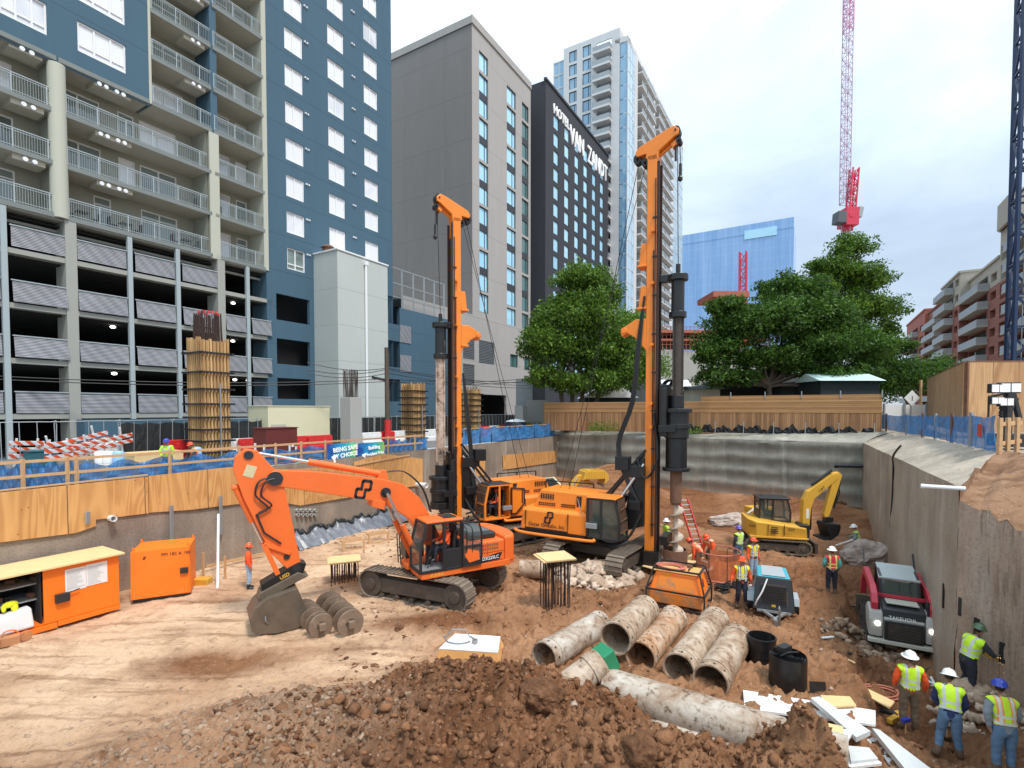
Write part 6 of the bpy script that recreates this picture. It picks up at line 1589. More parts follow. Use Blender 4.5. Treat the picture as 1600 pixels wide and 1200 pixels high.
def cabframe(mb, x0, x1, y0, y1, z0, z1, slope=.15, t=.06):
 for y in (y0,y1):
  mb.bar((x0,y,z0),(x0,y,z1),t); mb.bar((x1,y,z0),(x1,y,z0+(z1-z0)*.45),t); mb.bar((x1,y,z0+(z1-z0)*.45),(x1-slope,y,z1),t); mb.bar((x0,y,z1),(x1-slope,y,z1),t); mb.bar((x0,y,z0),(x1,y,z0),t)
  mb.bar(((x0+x1)/2-.1,y,z0),((x0+x1)/2-.1,y,z1),t)
 for x in (x0,): mb.bar((x,y0,z1),(x,y1,z1),t); mb.bar((x,y0,z0+.9),(x,y1,z0+.9),t)
 mb.bar((x1-slope,y0,z1),(x1-slope,y1,z1),t); mb.bar((x1,y0,z0),(x1,y1,z0),t); mb.bar((x1,y0,z0+(z1-z0)*.45),(x1,y1,z0+(z1-z0)*.45),t*.8)
def seat(root, x, y, z):
 mb = MB(); mb.bx((x,y,z+.08),(.5,.5,.16)); mb.bx((x-.27,y,z+.45),(.14,.5,.7),0,-.12); mb.bx((x-.33,y,z+.88),(.1,.28,.22),0,-.12); mb.box(x-.2,x+.2,y-.2,y+.2,z-.35,z)
 mb.build('seat', M['blacktrim'], root, bevel=.03)
# --- big orange excavator
EX = Vector((-2.42,19.2,0)); EYAW = R(211)
def excavator():
 t = thing('excavator', 'orange crawler excavator reaching left with its bucket on the ground', 'excavator', (EX.x,EX.y,.05), EYAW)
 ty = R(-24)-EYAW
 crawler(t, 4.6, 1.02, .64, -1.30, ty, -.6); crawler(t, 4.6, 1.02, .64, 1.30, ty, -.6)
 mb = MB(Matrix.Rotation(ty,4,'Z')); mb.box(-.7,.7,-1.1,1.1,.45,.75); mb.cyl((0,0,.7),(0,0,1.12),.68,n=28); mb.build('undercarriage', M['trackframe'], t, bevel=.03)
 O = M['orange2']
 # deck skirt, engine house, counterweight
 mb = MB(); mb.prismz([(1.55,.2),(1.55,1.3),(-1.9,1.3),(-2.35,1.0),(-2.35,-1.0),(-1.9,-1.3),(1.3,-1.3),(1.3,-.5),(.7,-.35),(.7,.2)], 1.12, 1.34); mb.build('deck', O, t, bevel=.02)
 mb = MB(); mb.box(-1.72,-.02,-1.29,1.29,1.342,2.12); mb.build('engine_house', O, t, bevel=.05)
 cw = MB(); pts = [(-1.74,1.3)]+[(-1.95-.55*math.sin(a),1.3*math.cos(a)) for a in np.linspace(.35,PI-.35,14)]+[(-1.74,-1.3)]
 cw.prismz(pts, 1.22, 2.22); cw.build('counterweight', O, t, bevel=.09)
 mb = MB(); mb.box(-1.55,-.45,-.95,.95,2.12,2.36); hd = mb.build('engine_hood', M['blacktrim'], t, bevel=.07)
 mb = MB()
 for k in range(11): mb.box(-1.4+.08*k,-1.36+.08*k,-.7,.7,2.361,2.38)
 mb.build('hood_slots', M['grey'], hd, kind='stuff')
 mb = MB()
 for k in range(14):
  for j in range(2): mb.box(-1.45+.075*k,-1.41+.075*k,1.291,1.30,1.93-.13*j,2.02-.13*j)
 mb.build('side_louvres', M['rust'], t, kind='stuff')
 mb = MB(); mb.add([(-.05,1.302,1.34),(-1.5,1.302,1.40),(-1.62,1.302,1.66),(-1.3,1.302,1.63),(-.05,1.302,1.40)], [[0,1,2,3,4]]); dc = mb.build('side_decal', M['blacktrim'], t)
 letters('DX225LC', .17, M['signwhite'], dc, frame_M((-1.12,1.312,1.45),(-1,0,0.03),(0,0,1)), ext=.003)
 mb = MB()
 for k in range(4): mb.add([(1.25-.13*k,1.304,1.17),(1.18-.13*k,1.304,1.17),(1.12-.13*k,1.304,1.28),(1.19-.13*k,1.304,1.28)], [[0,1,2,3]])
 mb.build('warning_stripes', M['yellow'], t)
 mb = MB();
 for z in (1.34,1.75,2.12): mb.bar((-.86,1.30,z),(-.86,1.305,z),.01)
 mb.box(-1.0,-.99,1.291,1.296,1.36,2.1); mb.box(-1.72,-.02,1.291,1.296,1.70,1.712); mb.build('door_seams', M['blacktrim'], t, kind='stuff')
 # cab
 mb = MB(); x0,x1,y0,y1,z0,z1 = .05,1.58,.33,1.28,1.36,3.02; cabframe(mb,x0,x1,y0,y1,z0,z1,.22,.09); mb.box(x0-.03,x0+.08,y0,y1,z0,z0+.95)
 mb.box(x0,x0+.62,y1-.03,y1+.03,z0,z0+.7); cb = mb.build('cab_frame', M['blacktrim'], t, bevel=.012)
 mb = MB(); mb.box(x0-.06,x1-.2,y0-.04,y1+.06,z1,z1+.09); mb.build('cab_roof', O, cb, bevel=.05)
 mb = MB(); mb.box(.15,.62,.5,1.1,z1+.09,z1+.12); mb.build('roof_hatch', M['blacktrim'], cb)
 mb = MB(); mb.quad((x1+.01,y0+.05,z0+.06),(x1+.01,y1-.05,z0+.06),(x1+.01,y1-.05,z0+.72),(x1+.01,y0+.05,z0+.72)); mb.quad((x1+.01,y0+.05,z0+.78),(x1+.01,y1-.05,z0+.78),(x1-.21,y1-.05,z1-.05),(x1-.21,y0+.05,z1-.05)); mb.build('windscreen', M['cabglass'], cb)
 mb = MB(); mb.quad((x0,y0,z0+.95),(x0,y1,z0+.95),(x0,y1,z1),(x0,y0,z1)); mb.quad((x0,y0,z0+.8),(x1,y0,z0+.8),(x1-.2,y0,z1),(x0,y0,z1)); mb.build('rear_window', M['cabglass'], cb)
 mb = MB(); mb.box(x0+.05,x1-.05,y0+.05,y1-.02,z0-.02,z0+.03); mb.build('cab_floor', M['grey'], cb)
 # door folded back against the house
 mb = MB(); dx0,dx1 = -.72,.02; yy = 1.36
 for a,b in (((dx0,z0+.02),(dx1,z0+.02)),((dx1,z0+.02),(dx1,z1-.1)),((dx1,z1-.1),(dx0+.12,z1-.1)),((dx0+.12,z1-.1),(dx0,z1-.5)),((dx0,z1-.5),(dx0,z0+.02)),((dx0,z0+.72),(dx1,z0+.72))): mb.bar((a[0],yy,a[1]),(b[0],yy,b[1]),.075,.05)
 mb.box(dx0,dx1,yy-.015,yy+.015,z0+.05,z0+.30); dr = mb.build('cab_door', M['blacktrim'], t, bevel=.01)
 mb = MB(); mb.quad((dx0,yy,z0+.74),(dx1,yy,z0+.74),(dx1,yy,z1-.12),(dx0+.1,yy,z1-.12)); mb.quad((dx0,yy,z0+.3),(dx1,yy,z0+.3),(dx1,yy,z0+.7),(dx0,yy,z0+.7)); mb.build('door_glass', M['cabglass'], dr)
 mb = MB(); mb.add([(dx0+.08,yy+.02,z0+.18),(dx0+.5,yy+.02,z0+.12),(dx1-.06,yy+.02,z0+.40),(dx0+.55,yy+.02,z0+.62),(dx0+.12,yy+.02,z0+.5)], [[0,1,2,3,4]]); mb.build('door_decal', O, dr)
 seat(t, .45, .80, 1.82)
 mb = MB(); mb.tube([(1.15,.62,1.4),(1.1,.62,1.9),(1.05,.62,2.05)],.02,6); mb.tube([(1.2,.98,1.4),(1.15,.98,1.9),(1.1,.98,2.05)],.02,6); mb.box(.95,1.1,.5,.6,1.4,2.1); mb.build('control_levers', M['blacktrim'], t, kind='stuff')
 # handrails, mirror, front step box
 mb = MB()
 for y in (-.25,): mb.tube([(1.75,y,1.3),(1.8,y,2.35),(1.55,y,2.5),(1.4,y,2.5)],.022,6); mb.tube([(1.75,y-.3,1.3),(1.8,y-.3,2.35),(1.55,y-.3,2.5)],.022,6); mb.bar((1.79,y,1.9),(1.79,y-.3,1.9),.03); mb.bar((1.77,y,1.6),(1.77,y-.3,1.6),.03)
 mb.build('handrail', M['blacktrim'], t)
 mb = MB()
 for x in (-.35,-.12): mb.tube([(x,1.32,1.4),(x,1.40,2.5),(x,1.2,2.75),(x,.9,2.75)],.022,6)
 mb.build('handrail', M['blacktrim'], t)
 mb = MB(); mb.box(.72,1.45,-1.28,-.55,1.342,1.95); mb.build('tool_box', M['blacktrim'], t, bevel=.08); mb = MB(); mb.box(.72,1.7,-.5,.25,1.2,1.42); mb.build('front_step', O, t, bevel=.05)
 # boom, arm, bucket: profiles in the x-z plane
 KX = Matrix.Diagonal((1.062,1,1,1))
 def prof(name, P, hw, mat, par=t, bev=.025, y=-.12): mb = MB(KX); mb.prism(P, y-hw, y+hw); return mb.build(name, mat, par, bevel=bev)
 yb = -.12
 bm_ = prof('boom', [(.12,1.62),(.5,1.52),(.95,2.15),(1.45,3.0),(2.0,3.45),(2.75,3.80),(5.35,4.48),(5.75,4.55),(5.85,4.8),(5.65,5.03),(5.3,5.02),(4.4,4.92),(2.35,4.52),(1.65,4.28),(1.1,3.75),(.6,2.85)], .25, O)
 mb = MB(KX);
 for y in (yb-.252,yb+.252): mb.cyl((2.28,y,4.05),(2.28,y+(.05 if y > 0 else -.05),4.05),.17,n=16); mb.cyl((5.6,y,4.78),(5.6,y+(.06 if y > 0 else -.06),4.78),.22,n=18)
 mb.cyl((2.28,yb-.45,4.05),(2.28,yb+.45,4.05),.09,n=12); mb.build('boom_pins', M['blacktrim'], bm_, kind='stuff')
 emblem(bm_, frame_M((3.0*1.062,yb+.258,4.22),(-1,0,.0-.2),(-.2,0,1)), .62, M['blacktrim'])
 mb = MB(KX); mb.prism([(2.35,3.45),(2.75,3.6),(2.7,3.85),(2.3,3.75)], yb-.35, yb+.35); mb.build('cylinder_lug', O, bm_, bevel=.02)
 for s in (-.42,.42): rod(t, (1.15,yb+s,1.45),(2.28,yb+s,4.05),.10,.055,.55,O,name='boom_cylinder',k=1.062)
 rod(t, (2.3,yb,4.66),(6.18,yb,5.62),.11,.05,.60,O,name='arm_cylinder',k=1.062); mb = MB(KX); mb.prism([(2.15,4.45),(2.55,4.5),(2.35,4.8),(2.2,4.8)], yb-.12, yb+.12); mb.build('arm_cylinder_lug', O, bm_)
 ar = prof('arm', [(6.35,5.74),(6.62,5.52),(6.68,5.1),(6.42,4.2),(5.75,2.45),(5.2,1.72),(4.98,1.72),(4.9,1.95),(5.02,2.7),(5.30,4.3),(5.42,4.9),(5.7,5.2),(6.05,5.68)], .2, O)
 mb = MB(KX); mb.bx((6.25,yb+.206,5.05),(.28,.008,.36),0,-.35); mb.build('warning_sticker', M['stickerpale'], ar)
 mb = MB(KX); mb.cyl((6.28,yb-.24,5.55),(6.28,yb+.24,5.55),.13,n=14); mb.cyl((5.03,yb-.26,1.85),(5.03,yb+.26,1.85),.12,n=14); mb.cyl((5.3,yb-.24,2.25),(5.3,yb+.24,2.25),.09,n=12); mb.build('arm_pins', M['blacktrim'], ar, kind='stuff')
 rod(t, (6.62,yb,4.55),(5.92,yb,2.75),.10,.05,.62,O,name='bucket_cylinder',k=1.062)
 mb = MB(KX)
 for s in (-.24,.24): mb.bar((5.92,yb+s,2.75),(5.55,yb+s,1.72),.06,.14); mb.bar((5.92,yb+s,2.75),(5.2,yb+s,2.35),.06,.12)
 mb.build('bucket_link', O, t, bevel=.01)
 mb = MB(KX)
 for k in range(3):
  o = .05*k
  mb.tube([(2.2,yb+.1,4.75),(1.6,yb+.12+o,4.72),(1.0,yb+.2+o,4.1),(.7,yb+.2+o,3.2)],.025,6)
 mb.tube([(5.5,yb+.25,4.85),(6.0,yb+.30,4.75),(6.12,yb+.3,4.3),(5.8,yb+.3,3.9),(6.1,yb+.28,3.7)],.03,6); mb.tube([(5.5,yb+.27,4.8),(5.85,yb+.33,4.7),(5.98,yb+.33,4.3),(5.7,yb+.3,3.95),(6.05,yb+.28,3.75)],.03,6)
 mb.tube([(6.1,yb+.22,3.7),(5.9,yb+.25,3.1),(5.45,yb+.25,2.7)],.03,6); mb.build('hydraulic_hoses', M['rubber'], t, smooth=True, kind='stuff')
 # coupler
 cp = MB(KX); cp.prism([(4.75,1.95),(4.85,1.62),(5.75,1.22),(6.0,1.28),(6.02,1.48),(5.2,1.92),(4.95,2.02)], yb-.25, yb+.25); cp = cp.build('quick_coupler', M['black'], t, bevel=.02)
 cc = MB(KX); cc.prism([(4.7,1.55),(4.95,1.45),(5.95,1.0),(6.1,1.05),(6.05,1.25),(5.0,1.72)], yb-.33, yb+.33); cc.build('coupler_plate', M['bucketsteel'], cp, bevel=.02)
 letters('USD', .16, M['yellow'], cp, frame_M((5.68,yb+.26,1.60),(-1,0,.42),(.4,0,1)), ext=.003, bold=.004)
 KB = KX; KX = KX @ Matrix.Translation((5.3,0,1.25)) @ Matrix.Diagonal((.80,.86,.93,1)) @ Matrix.Translation((-5.3,0,-1.25))
 # bucket: curved shell and two cheeks
 prf = [(6.05,1.12),(6.42,.85),(6.62,.50),(6.55,.20),(6.25,-.02),(5.75,-.10),(5.0,-.08),(4.55,.02)]
 mb = MB(KX); w = .66;
 ins = [(x-.0+(5.4-x)*.07, z+(.7-z)*.07) for x,z in prf]
 for (a,b),(c_,d_) in zip(zip(prf,prf[1:]),zip(ins,ins[1:])):
  mb.add([(a[0],yb-w,a[1]),(b[0],yb-w,b[1]),(b[0],yb+w,b[1]),(a[0],yb+w,a[1]),(c_[0],yb-w,c_[1]),(d_[0],yb-w,d_[1]),(d_[0],yb+w,d_[1]),(c_[0],yb+w,c_[1])],
           [[0,1,2,3],[7,6,5,4],[0,4,5,1],[2,6,7,3],[1,5,6,2],[3,7,4,0]])
 for y in (yb-w,yb+w): mb.prism(prf+[(4.72,.6),(5.0,1.3)], y-.025, y+.025)
 mb.prism([(5.0,1.3),(6.05,1.12),(5.95,1.0),(5.0,1.15)], yb-w, yb+w)
 bk = mb.build('bucket', M['bucketsteel'], t, bevel=.012)
 mb = MB(KX)
 for k in range(5): y = yb-.56+.28*k; mb.prism([(4.62,.06),(4.32,.08),(4.30,.04),(4.62,-.04)], y-.05, y+.05)
 mb.build('bucket_teeth', M['steel'], bk, kind='stuff')
 mb = MB(KX); mb.tube([(6.1,yb+w+.04,.55),(6.1,yb+w+.1,.42),(6.0,yb+w+.04,.30)],.025,6); mb.build('bucket_ear', M['steel'], bk)
 return t
M['cabglass'] = None
def clearglass():
 m, nt, ns, ls, b = mk('clear_cab_glass'); b.inputs['Base Color'].default_value = (.10,.13,.12,1); b.inputs['Roughness'].default_value = .05
 b.inputs['Alpha'].default_value = .45; b.inputs['Specular IOR Level'].default_value = 1; return m
M['cabglass'] = clearglass()
M['stickerpale'] = paint('pale_sticker', (.62,.52,.30), .5, var=.3, scale=20)
excavator()
# --- drill rigs
def rig(label, loc, yaw, my, drive_z, mast_top, dark_kelly, tyaw, brz, house_text=True, txc=0, tyc=0):
 t = thing('drill_rig', label, 'drill rig', loc, yaw); O = M['orange']
 Y = lambda y: y*my
 crawler(t, 5.0, .95, .75, -1.5+tyc, tyaw, txc); crawler(t, 5.0, .95, .75, 1.5+tyc, tyaw, txc)
 mb = MB(Matrix.Rotation(tyaw,4,'Z')); mb.box(-.9+txc,.9+txc,-1.4+tyc,1.4+tyc,.45,.85); mb.cyl((0,0,.8),(0,0,1.15),.75,n=24); mb.build('undercarriage', M['trackframe'], t, bevel=.03)
 s = 1.0
 mb = MB(); mb.prismz([(-2.3,-1.2),(-2.0,-1.5),(1.0,-1.5),(1.0,1.5),(-2.0,1.5),(-2.3,1.2)], 1.15, 1.4); mb.build('deck', M['black'], t, bevel=.02)
 mb = MB(); pf = [(-1.5,1.41),(-1.42,2.35),(-1.30,2.5),(-.9,2.52),(1.5,2.47),(1.5,1.41)]      # lower body flank with leaning top
 mb.add([(-2.2,Y(1.5),1.42),(1.05,Y(1.5),1.42),(1.05,Y(1.42),2.30),(.85,Y(1.25),2.42),(-2.08,Y(1.25),2.42),(-2.15,Y(1.42),2.30),(-2.2,Y(-1.5),1.42),(1.05,Y(-1.5),1.42),(1.05,Y(-1.42),2.30),(.85,Y(-1.25),2.42),(-2.08,Y(-1.25),2.42),(-2.15,Y(-1.42),2.30)],
       [[0,1,2,5],[5,2,3,4],[6,7,8,11],[11,8,9,10],[4,3,9,10],[1,2,8,7],[2,3,9,8],[0,5,11,6],[5,4,10,11],[0,1,7,6]])
 hs = mb.build('engine_house', O, t, bevel=.05)
 mb = MB(); mb.add([(-1.8,Y(1.0),2.40),(1.3,Y(1.0),2.40),(1.3,Y(.9),3.15),(-1.45,Y(.9),3.22),(-1.8,Y(-1.0),2.40),(1.3,Y(-1.0),2.40),(1.3,Y(-.9),3.15),(-1.45,Y(-.9),3.22)], [[0,1,2,3],[4,7,6,5],[3,2,6,7],[0,3,7,4],[1,5,6,2],[0,4,5,1]]); eh = mb.build('engine_cover', O, t, bevel=.05)
 mb = MB()
 for k in range(6): mb.box(-1.4+.12*k,-1.35+.12*k,Y(.955)-.02,Y(.955)+.02,2.8,3.05)
 for k in range(8):
  for j in range(2): mb.box(-1.5+.11*k,-1.43+.11*k,Y(.985)-.02,Y(.985)+.02,2.5+.09*j,2.55+.09*j); mb.box(-.35+.09*k,-.29+.09*k,Y(.985)-.02,Y(.985)+.02,2.5+.09*j,2.55+.09*j)
 mb.box(.40,.49,Y(.95)-.03,Y(.95)+.03,2.5,3.05); mb.box(.53,.62,Y(.95)-.03,Y(.95)+.03,2.5,3.05); mb.build('cover_louvres', M['blacktrim'], eh, kind='stuff')
 mb = MB(); mb.box(-1.95,.2,Y(1.505)-.012,Y(1.505)+.012,1.43,1.53); mb.box(.18,.20,Y(1.47)-.035,Y(1.47)+.03,1.5,2.3); mb.box(-1.95,-1.93,Y(1.47)-.035,Y(1.47)+.03,1.5,2.3); mb.build('flank_gaps', M['blacktrim'], hs, kind='stuff')
 mb = MB(); mb.tube([(-2.45,Y(1.60),1.38),(-1.8,Y(1.72),1.3),(1.2,Y(1.72),1.3),(1.45,Y(1.6),1.35)],.07,8); mb.build('side_bar', O, t, smooth=True)
 xd = Vector((1,0,0)) if my < 0 else Vector((-1,0,0)); yo = Y(1.50)
 if house_text:
  tilt = Vector((0,-my*.09,1))
  emblem(hs, frame_M((-.75,Y(1.475),2.05),xd,tilt), .50, M['rebar'])
  letters('Oscar Orduño, Inc.', .235, M['rebar'], hs, frame_M((-.85,Y(1.505),1.62),xd,tilt), ext=.004)
 # cab
 x0,x1,y0,y1,z0,z1 = 1.12,2.55,.45,1.48,1.42,3.1; ya, yb2 = sorted((Y(y0),Y(y1)))
 mb = MB(); cabframe(mb,x0,x1,ya,yb2,z0,z1,.2,.10); mb.box(x0-.02,x0+.05,ya,yb2,z0,z1); mb.box(x0,x1,ya,yb2,z0-.02,z0+.05); cb = mb.build('cab_frame', O if my > 0 else M['blacktrim'], t, bevel=.02)
 mb = MB(); mb.box(x0-.05,x1-.15,ya-.05,yb2+.05,z1,z1+.09); mb.build('cab_roof', O if my < 0 else M['black'], cb, bevel=.04)
 mb = MB();
 for y in ((Y(y0),) if my > 0 else (Y(y0),Y(y1)-0)): mb.quad((x0,y,z0),(x1,y,z0),(x1-.15,y,z1),(x0,y,z1))
 mb.quad((x1,ya,z0+.05),(x1,yb2,z0+.05),(x1-.1,yb2,z1),(x1-.1,ya,z1)); mb.build('cab_glass', M['glassdark'], cb)
 mb = MB()
 for k in range(7): y = ya+.08+(yb2-ya-.16)*k/6; mb.bar((x1+.05,y,z0+.3),(x1-.1,y,z1),.03)
 for z in (z0+.3,z0+.8,z0+1.3): mb.bar((x1+.06,ya,z),(x1+.06-.05*(z-z0),yb2,z),.03)
 mb.build('windscreen_guard', M['rust'], cb, kind='stuff')
 seat(t, 1.6, (ya+yb2)/2, 1.8)
 if my > 0:
  mb = MB(); w = 1.35
  for a,b in (((1.1,1.6),(1.1,2.95)),((1.1,2.95),(.35,2.85)),((.35,2.85),(.35,2.1)),((.35,2.1),(.85,1.6)),((.85,1.6),(1.1,1.6))): mb.bar((a[0],Y(1.62),a[1]),(b[0],Y(1.62),b[1]),.10,.06)
  mb.box(.42,.5,Y(1.61)-.01,Y(1.61)+.01,2.1,2.8); d_ = mb.build('cab_door', M['blacktrim'], t); mb = MB(); mb.add([(1.1,Y(1.62),1.65),(1.1,Y(1.62),2.9),(.38,Y(1.62),2.82),(.38,Y(1.62),2.1),(.85,Y(1.62),1.65)],[[0,1,2,3,4]]); mb.build('door_skin', O, d_)
 # mast with raised flanges, brackets, ladder stubs
 mx = 3.55; zb = .55
 mb = MB(); mb.box(mx-.28,mx+.14,-.27,.27,zb,mast_top); ms = mb.build('mast', O, t, bevel=.02)
 mb = MB(); mb.box(mx+.14,mx+.24,-.27,-.19,zb,mast_top-.3); mb.box(mx+.14,mx+.24,.19,.27,zb,mast_top-.3); mb.box(mx+.141,mx+.155,-.16,.16,zb+2,mast_top-1); mb.build('guide_rails', M['rebar'], ms)
 z = mast_top-3.2; mb = MB()
 for k,zz in enumerate((mast_top-4.6,mast_top-6.4)):
  mb.prism([(mx-.62,zz),(mx-.28,zz+.0),(mx-.28,zz+.95),(mx-.52,zz+.95)], -.26,.26); mb.box(mx-.68,mx-.28,-.34,.34,zz-.05,zz+.05)
 mb.build('mast_bracket', O, ms, bevel=.02)
 mb = MB()
 for zz in (mast_top-3.2,mast_top-5.4,mast_top-8.0,mast_top-10.5,mast_top-11.5): mb.cyl((mx,Y(.28),zz),(mx,Y(.5),zz),.08,n=8)
 mb.build('mast_lugs', O, ms, kind='stuff')
 mb = MB(); mb.prism([(mx-.28,brz-.9),(mx-.28,brz+.45),(mx-.75,brz+.45),(mx-1.25,brz+.15),(mx-1.42,brz-.05),(mx-1.35,brz-.25),(mx-1.1,brz-.12),(mx-.8,brz-.30)], -.28,.28); mb.cyl((mx-1.25,-.32,brz),(mx-1.25,.32,brz),.14,n=14); nb = mb.build('mast_nose', O, t, bevel=.03)
 # cathead
 zt = mast_top; CT = Matrix.Translation((mx,0,zt)) @ Matrix.Diagonal((.56,1,.72,1)) @ Matrix.Translation((-mx,0,-zt)); ch = MB(CT); ch.prism([(mx-.3,zt-.3),(mx+.28,zt-.3),(mx+.35,zt+.15),(mx+1.45,zt+.75),(mx+1.75,zt+.85),(mx+1.8,zt+1.15),(mx+1.45,zt+1.38),(mx+1.0,zt+1.3),(mx-1.2,zt+.62),(mx-1.45,zt+.35),(mx-1.35,zt+.1),(mx-.6,zt+.15),(mx-.65,zt-.1)], -.27,.27); c = ch.build('cathead', O, t, bevel=.03)
 for x,z,r in ((mx-1.35,zt+.05,.30),(mx-.75,zt-.25,.26),(mx+1.55,zt+1.1,.32),(mx+.7,zt+1.2,.0),(mx+1.75,zt+.55,.2)):
  if r: mb = MB(CT); mb.cyl((x,-.16,z),(x,.16,z),r,n=18); mb.cyl((x,-.3,z),(x,.3,z),.07,n=8); mb.build('pulley', M['black'], c, smooth=True)
 mb = MB(CT); mb.cyl((mx+.3,0,zt+.0),(mx+1.3,0,zt+.5),.09,n=10); mb.bx((mx+1.45,0,zt+.45),(.5,.3,.3),0,-.5); mb.build('tip_cylinder', O, c, bevel=.02)
 # kelly bar, rope, rotary drive, auger
 kx = mx+(.98 if dark_kelly else .74); kt = mast_top-(5.4 if dark_kelly else 5.6)
 kbm = M['kellydark'] if dark_kelly else M['kellypale']
 mb = MB(); mb.cyl((kx,0,drive_z),(kx,0,kt),.20,n=16)
 for a in (0,2.1,4.2): mb.bar((kx+.23*math.cos(a),.23*math.sin(a),drive_z),(kx+.23*math.cos(a),.23*math.sin(a),kt-.6),.06)
 kb = mb.build('kelly_bar', kbm, t)
 mb = MB(); mb.cyl((kx,0,kt-1.35),(kx,0,kt+.25),.27,n=16); mb.cyl((kx,0,kt+.05),(kx,0,kt+.3),.42,n=16); mb.cyl((kx,0,kt-1.5),(kx,0,kt-1.25),.36,n=16); mb.bar((kx,0,kt+.15),(mx+.2,0,kt+.2),.34,.3); mb.cyl((kx,0,kt+.3),(kx,0,kt+.75),.10,n=8); mb.build('kelly_guide', M['black'], t, bevel=.02)
 mb = MB(); mb.tube([(kx,0,kt+.7),(mx+1.55,0,zt+1.1)] if False else [(kx,0,kt+.7),(mx+.9,0,zt+.6)],.018,5); mb.tube([(mx+.98,.05,zt+.7),(mx+1.02,.05,zt-.5)],.018,5); mb.tube([(mx-.7,0,zt),(-.4,0,3.1)],.016,5); mb.tube([(mx-.45,.1,zt-.2),(-.9,.1,3.1)],.014,5); mb.build('wire_rope', M['rubber'], t, kind='stuff')
 mb = MB(); mb.tube([(mx+1.02,.05,zt-.5),(mx+1.02,.05,zt-1.0)],.06,8); mb.sph((mx+1.02,.05,zt-1.1),.1,(1,1,1.3)); mb.tube([(mx+.85,-.1,zt+.7),(mx+.86,-.1,zt-.4)],.05,6); mb.build('hook_block', M['black'], t)
 dz = drive_z; dr = MB()
 dr.cyl((kx,0,dz-.1),(kx,0,dz+.45),.30,n=16); dr.cyl((kx,0,dz-1.35),(kx,0,dz-.1),.50,n=22); dr.cyl((kx,0,dz-.28),(kx,0,dz-.12),.62,n=22); dr.cyl((kx,0,dz-.95),(kx,0,dz-.75),.57,n=22)
 if dark_kelly: dr.cyl((kx,0,dz-2.6),(kx,0,dz-1.35),.44,n=20); dr.cyl((kx,0,dz-2.75),(kx,0,dz-2.6),.56,n=20)
 else: dr.cyl((kx,0,dz-1.75),(kx,0,dz-1.4),.55,n=20)
 dr.box(mx+.35,kx-.3,-.42,.42,dz-1.3,dz+.9); dr.cyl((kx-.45,.5,dz-.9),(kx-.45,.5,dz+.75),.17,n=12); dr.cyl((kx-.45,-.5,dz-.9),(kx-.45,-.5,dz+.75),.17,n=12); dr.box(kx-.6,kx+.1,-.68,.68,dz-1.1,dz-.8)
 do = dr.build('rotary_drive', M['black'], t, bevel=.02)
 mb = MB()
 for k in range(6): mb.tube([(kx-.4,.5-.1*k,dz+.75),(kx-.25,.55-.1*k,dz+1.1),(mx+.4,.45-.1*k,dz+.95),(mx+.35,.4-.1*k,dz+.1)],.03,5)
 mb.build('drive_hoses', M['rubber'], do, kind='stuff')
 if dark_kelly:
  mb = MB(); mb.cyl((kx,0,3.0),(kx,0,dz-2.7),.24,n=18); mb.cyl((kx,0,2.9),(kx,0,3.1),.2,n=14); mb.build('kelly_sleeve', M['rust'], t)
  mb = MB(); mb.cyl((kx,0,.2),(kx,0,3.0),.10,n=12); vs = []; fs = []; T = 4.4; K = 110
  for k in range(K+1):
   a = 2*PI*T*k/K; z = .35+2.5*k/K; r = .33
   vs += [(kx+.1*math.cos(a),.1*math.sin(a),z),(kx+r*math.cos(a),r*math.sin(a),z),(kx+.1*math.cos(a),.1*math.sin(a),z+.05),(kx+r*math.cos(a),r*math.sin(a),z+.06)]
  for k in range(K): q = k*4; fs += [[q,q+1,q+5,q+4],[q+2,q+6,q+7,q+3],[q+1,q+3,q+7,q+5]]
  mb.add(vs, fs); mb.build('auger', M['augermud'], t)
 # backstays and lift linkage
 for y in (-.75,.75): rod(t, (1.3,y,1.5),(mx-.3,y*.45,4.6),.13,.07,.5,M['black'],name='lift_cylinder')
 mb = MB(); mb.prism([(.9,1.3),(1.6,1.3),(mx-.28,1.9),(mx-.28,4.9),(mx-.6,4.6),(2.4,2.4)], -.36,-.26); mb.prism([(.9,1.3),(1.6,1.3),(mx-.28,1.9),(mx-.28,4.9),(mx-.6,4.6),(2.4,2.4)], .26,.36); mb.box(mx-1.2,mx-.25,-.5,.5,4.0,4.5); mb.box(mx-.9,mx-.4,-.6,.6,2.6,3.0); mb.box(mx-1.5,mx-.9,Y(.4)-.25,Y(.4)+.25,4.3,4.9); mb.build('mast_linkage', M['black'], t, bevel=.02)
 mb = MB()
 for y in (-.4,.4): mb.bar((1.4,y,2.9),(mx-.25,y*.7,5.2),.10)
 mb.build('backstay', M['black'], t)
 mb = MB()
 for k in range(3):
  o = .07*k; top = brz+1.4 if dark_kelly else brz-2
  mb.tube([(mx-.35,Y(.30)+o*.3,top),(mx-.5-o,Y(.33),top-2),(mx-.75-o,Y(.36),top-4.5),(mx-1.35-o,Y(.4),top-6.4) if dark_kelly else (mx-.8-o,Y(.4),top-5.4),(mx-.9-o,Y(.45),max(1.9,top-8.0)),(mx-.45,Y(.4),max(1.6,top-9.0))],.045,6)
 for k in range(3): mb.tube([(mx+.1,Y(.38)+.05*k,dz-.3),(mx+.3,Y(.55)+.05*k,dz-2.2),(mx-.2,Y(.5)+.05*k,dz-3.1 if dark_kelly else 1.0),(mx-.6,Y(.42),dz-2.2 if dark_kelly else 1.5)],.04,6)
 for k in range(3): mb.tube([(.9,Y(.5)+.1*k,1.45),(1.6,Y(.8)+.1*k,1.0),(2.6,Y(.75)+.1*k,1.3),(mx-.4,Y(.4),2.4)],.05,6)
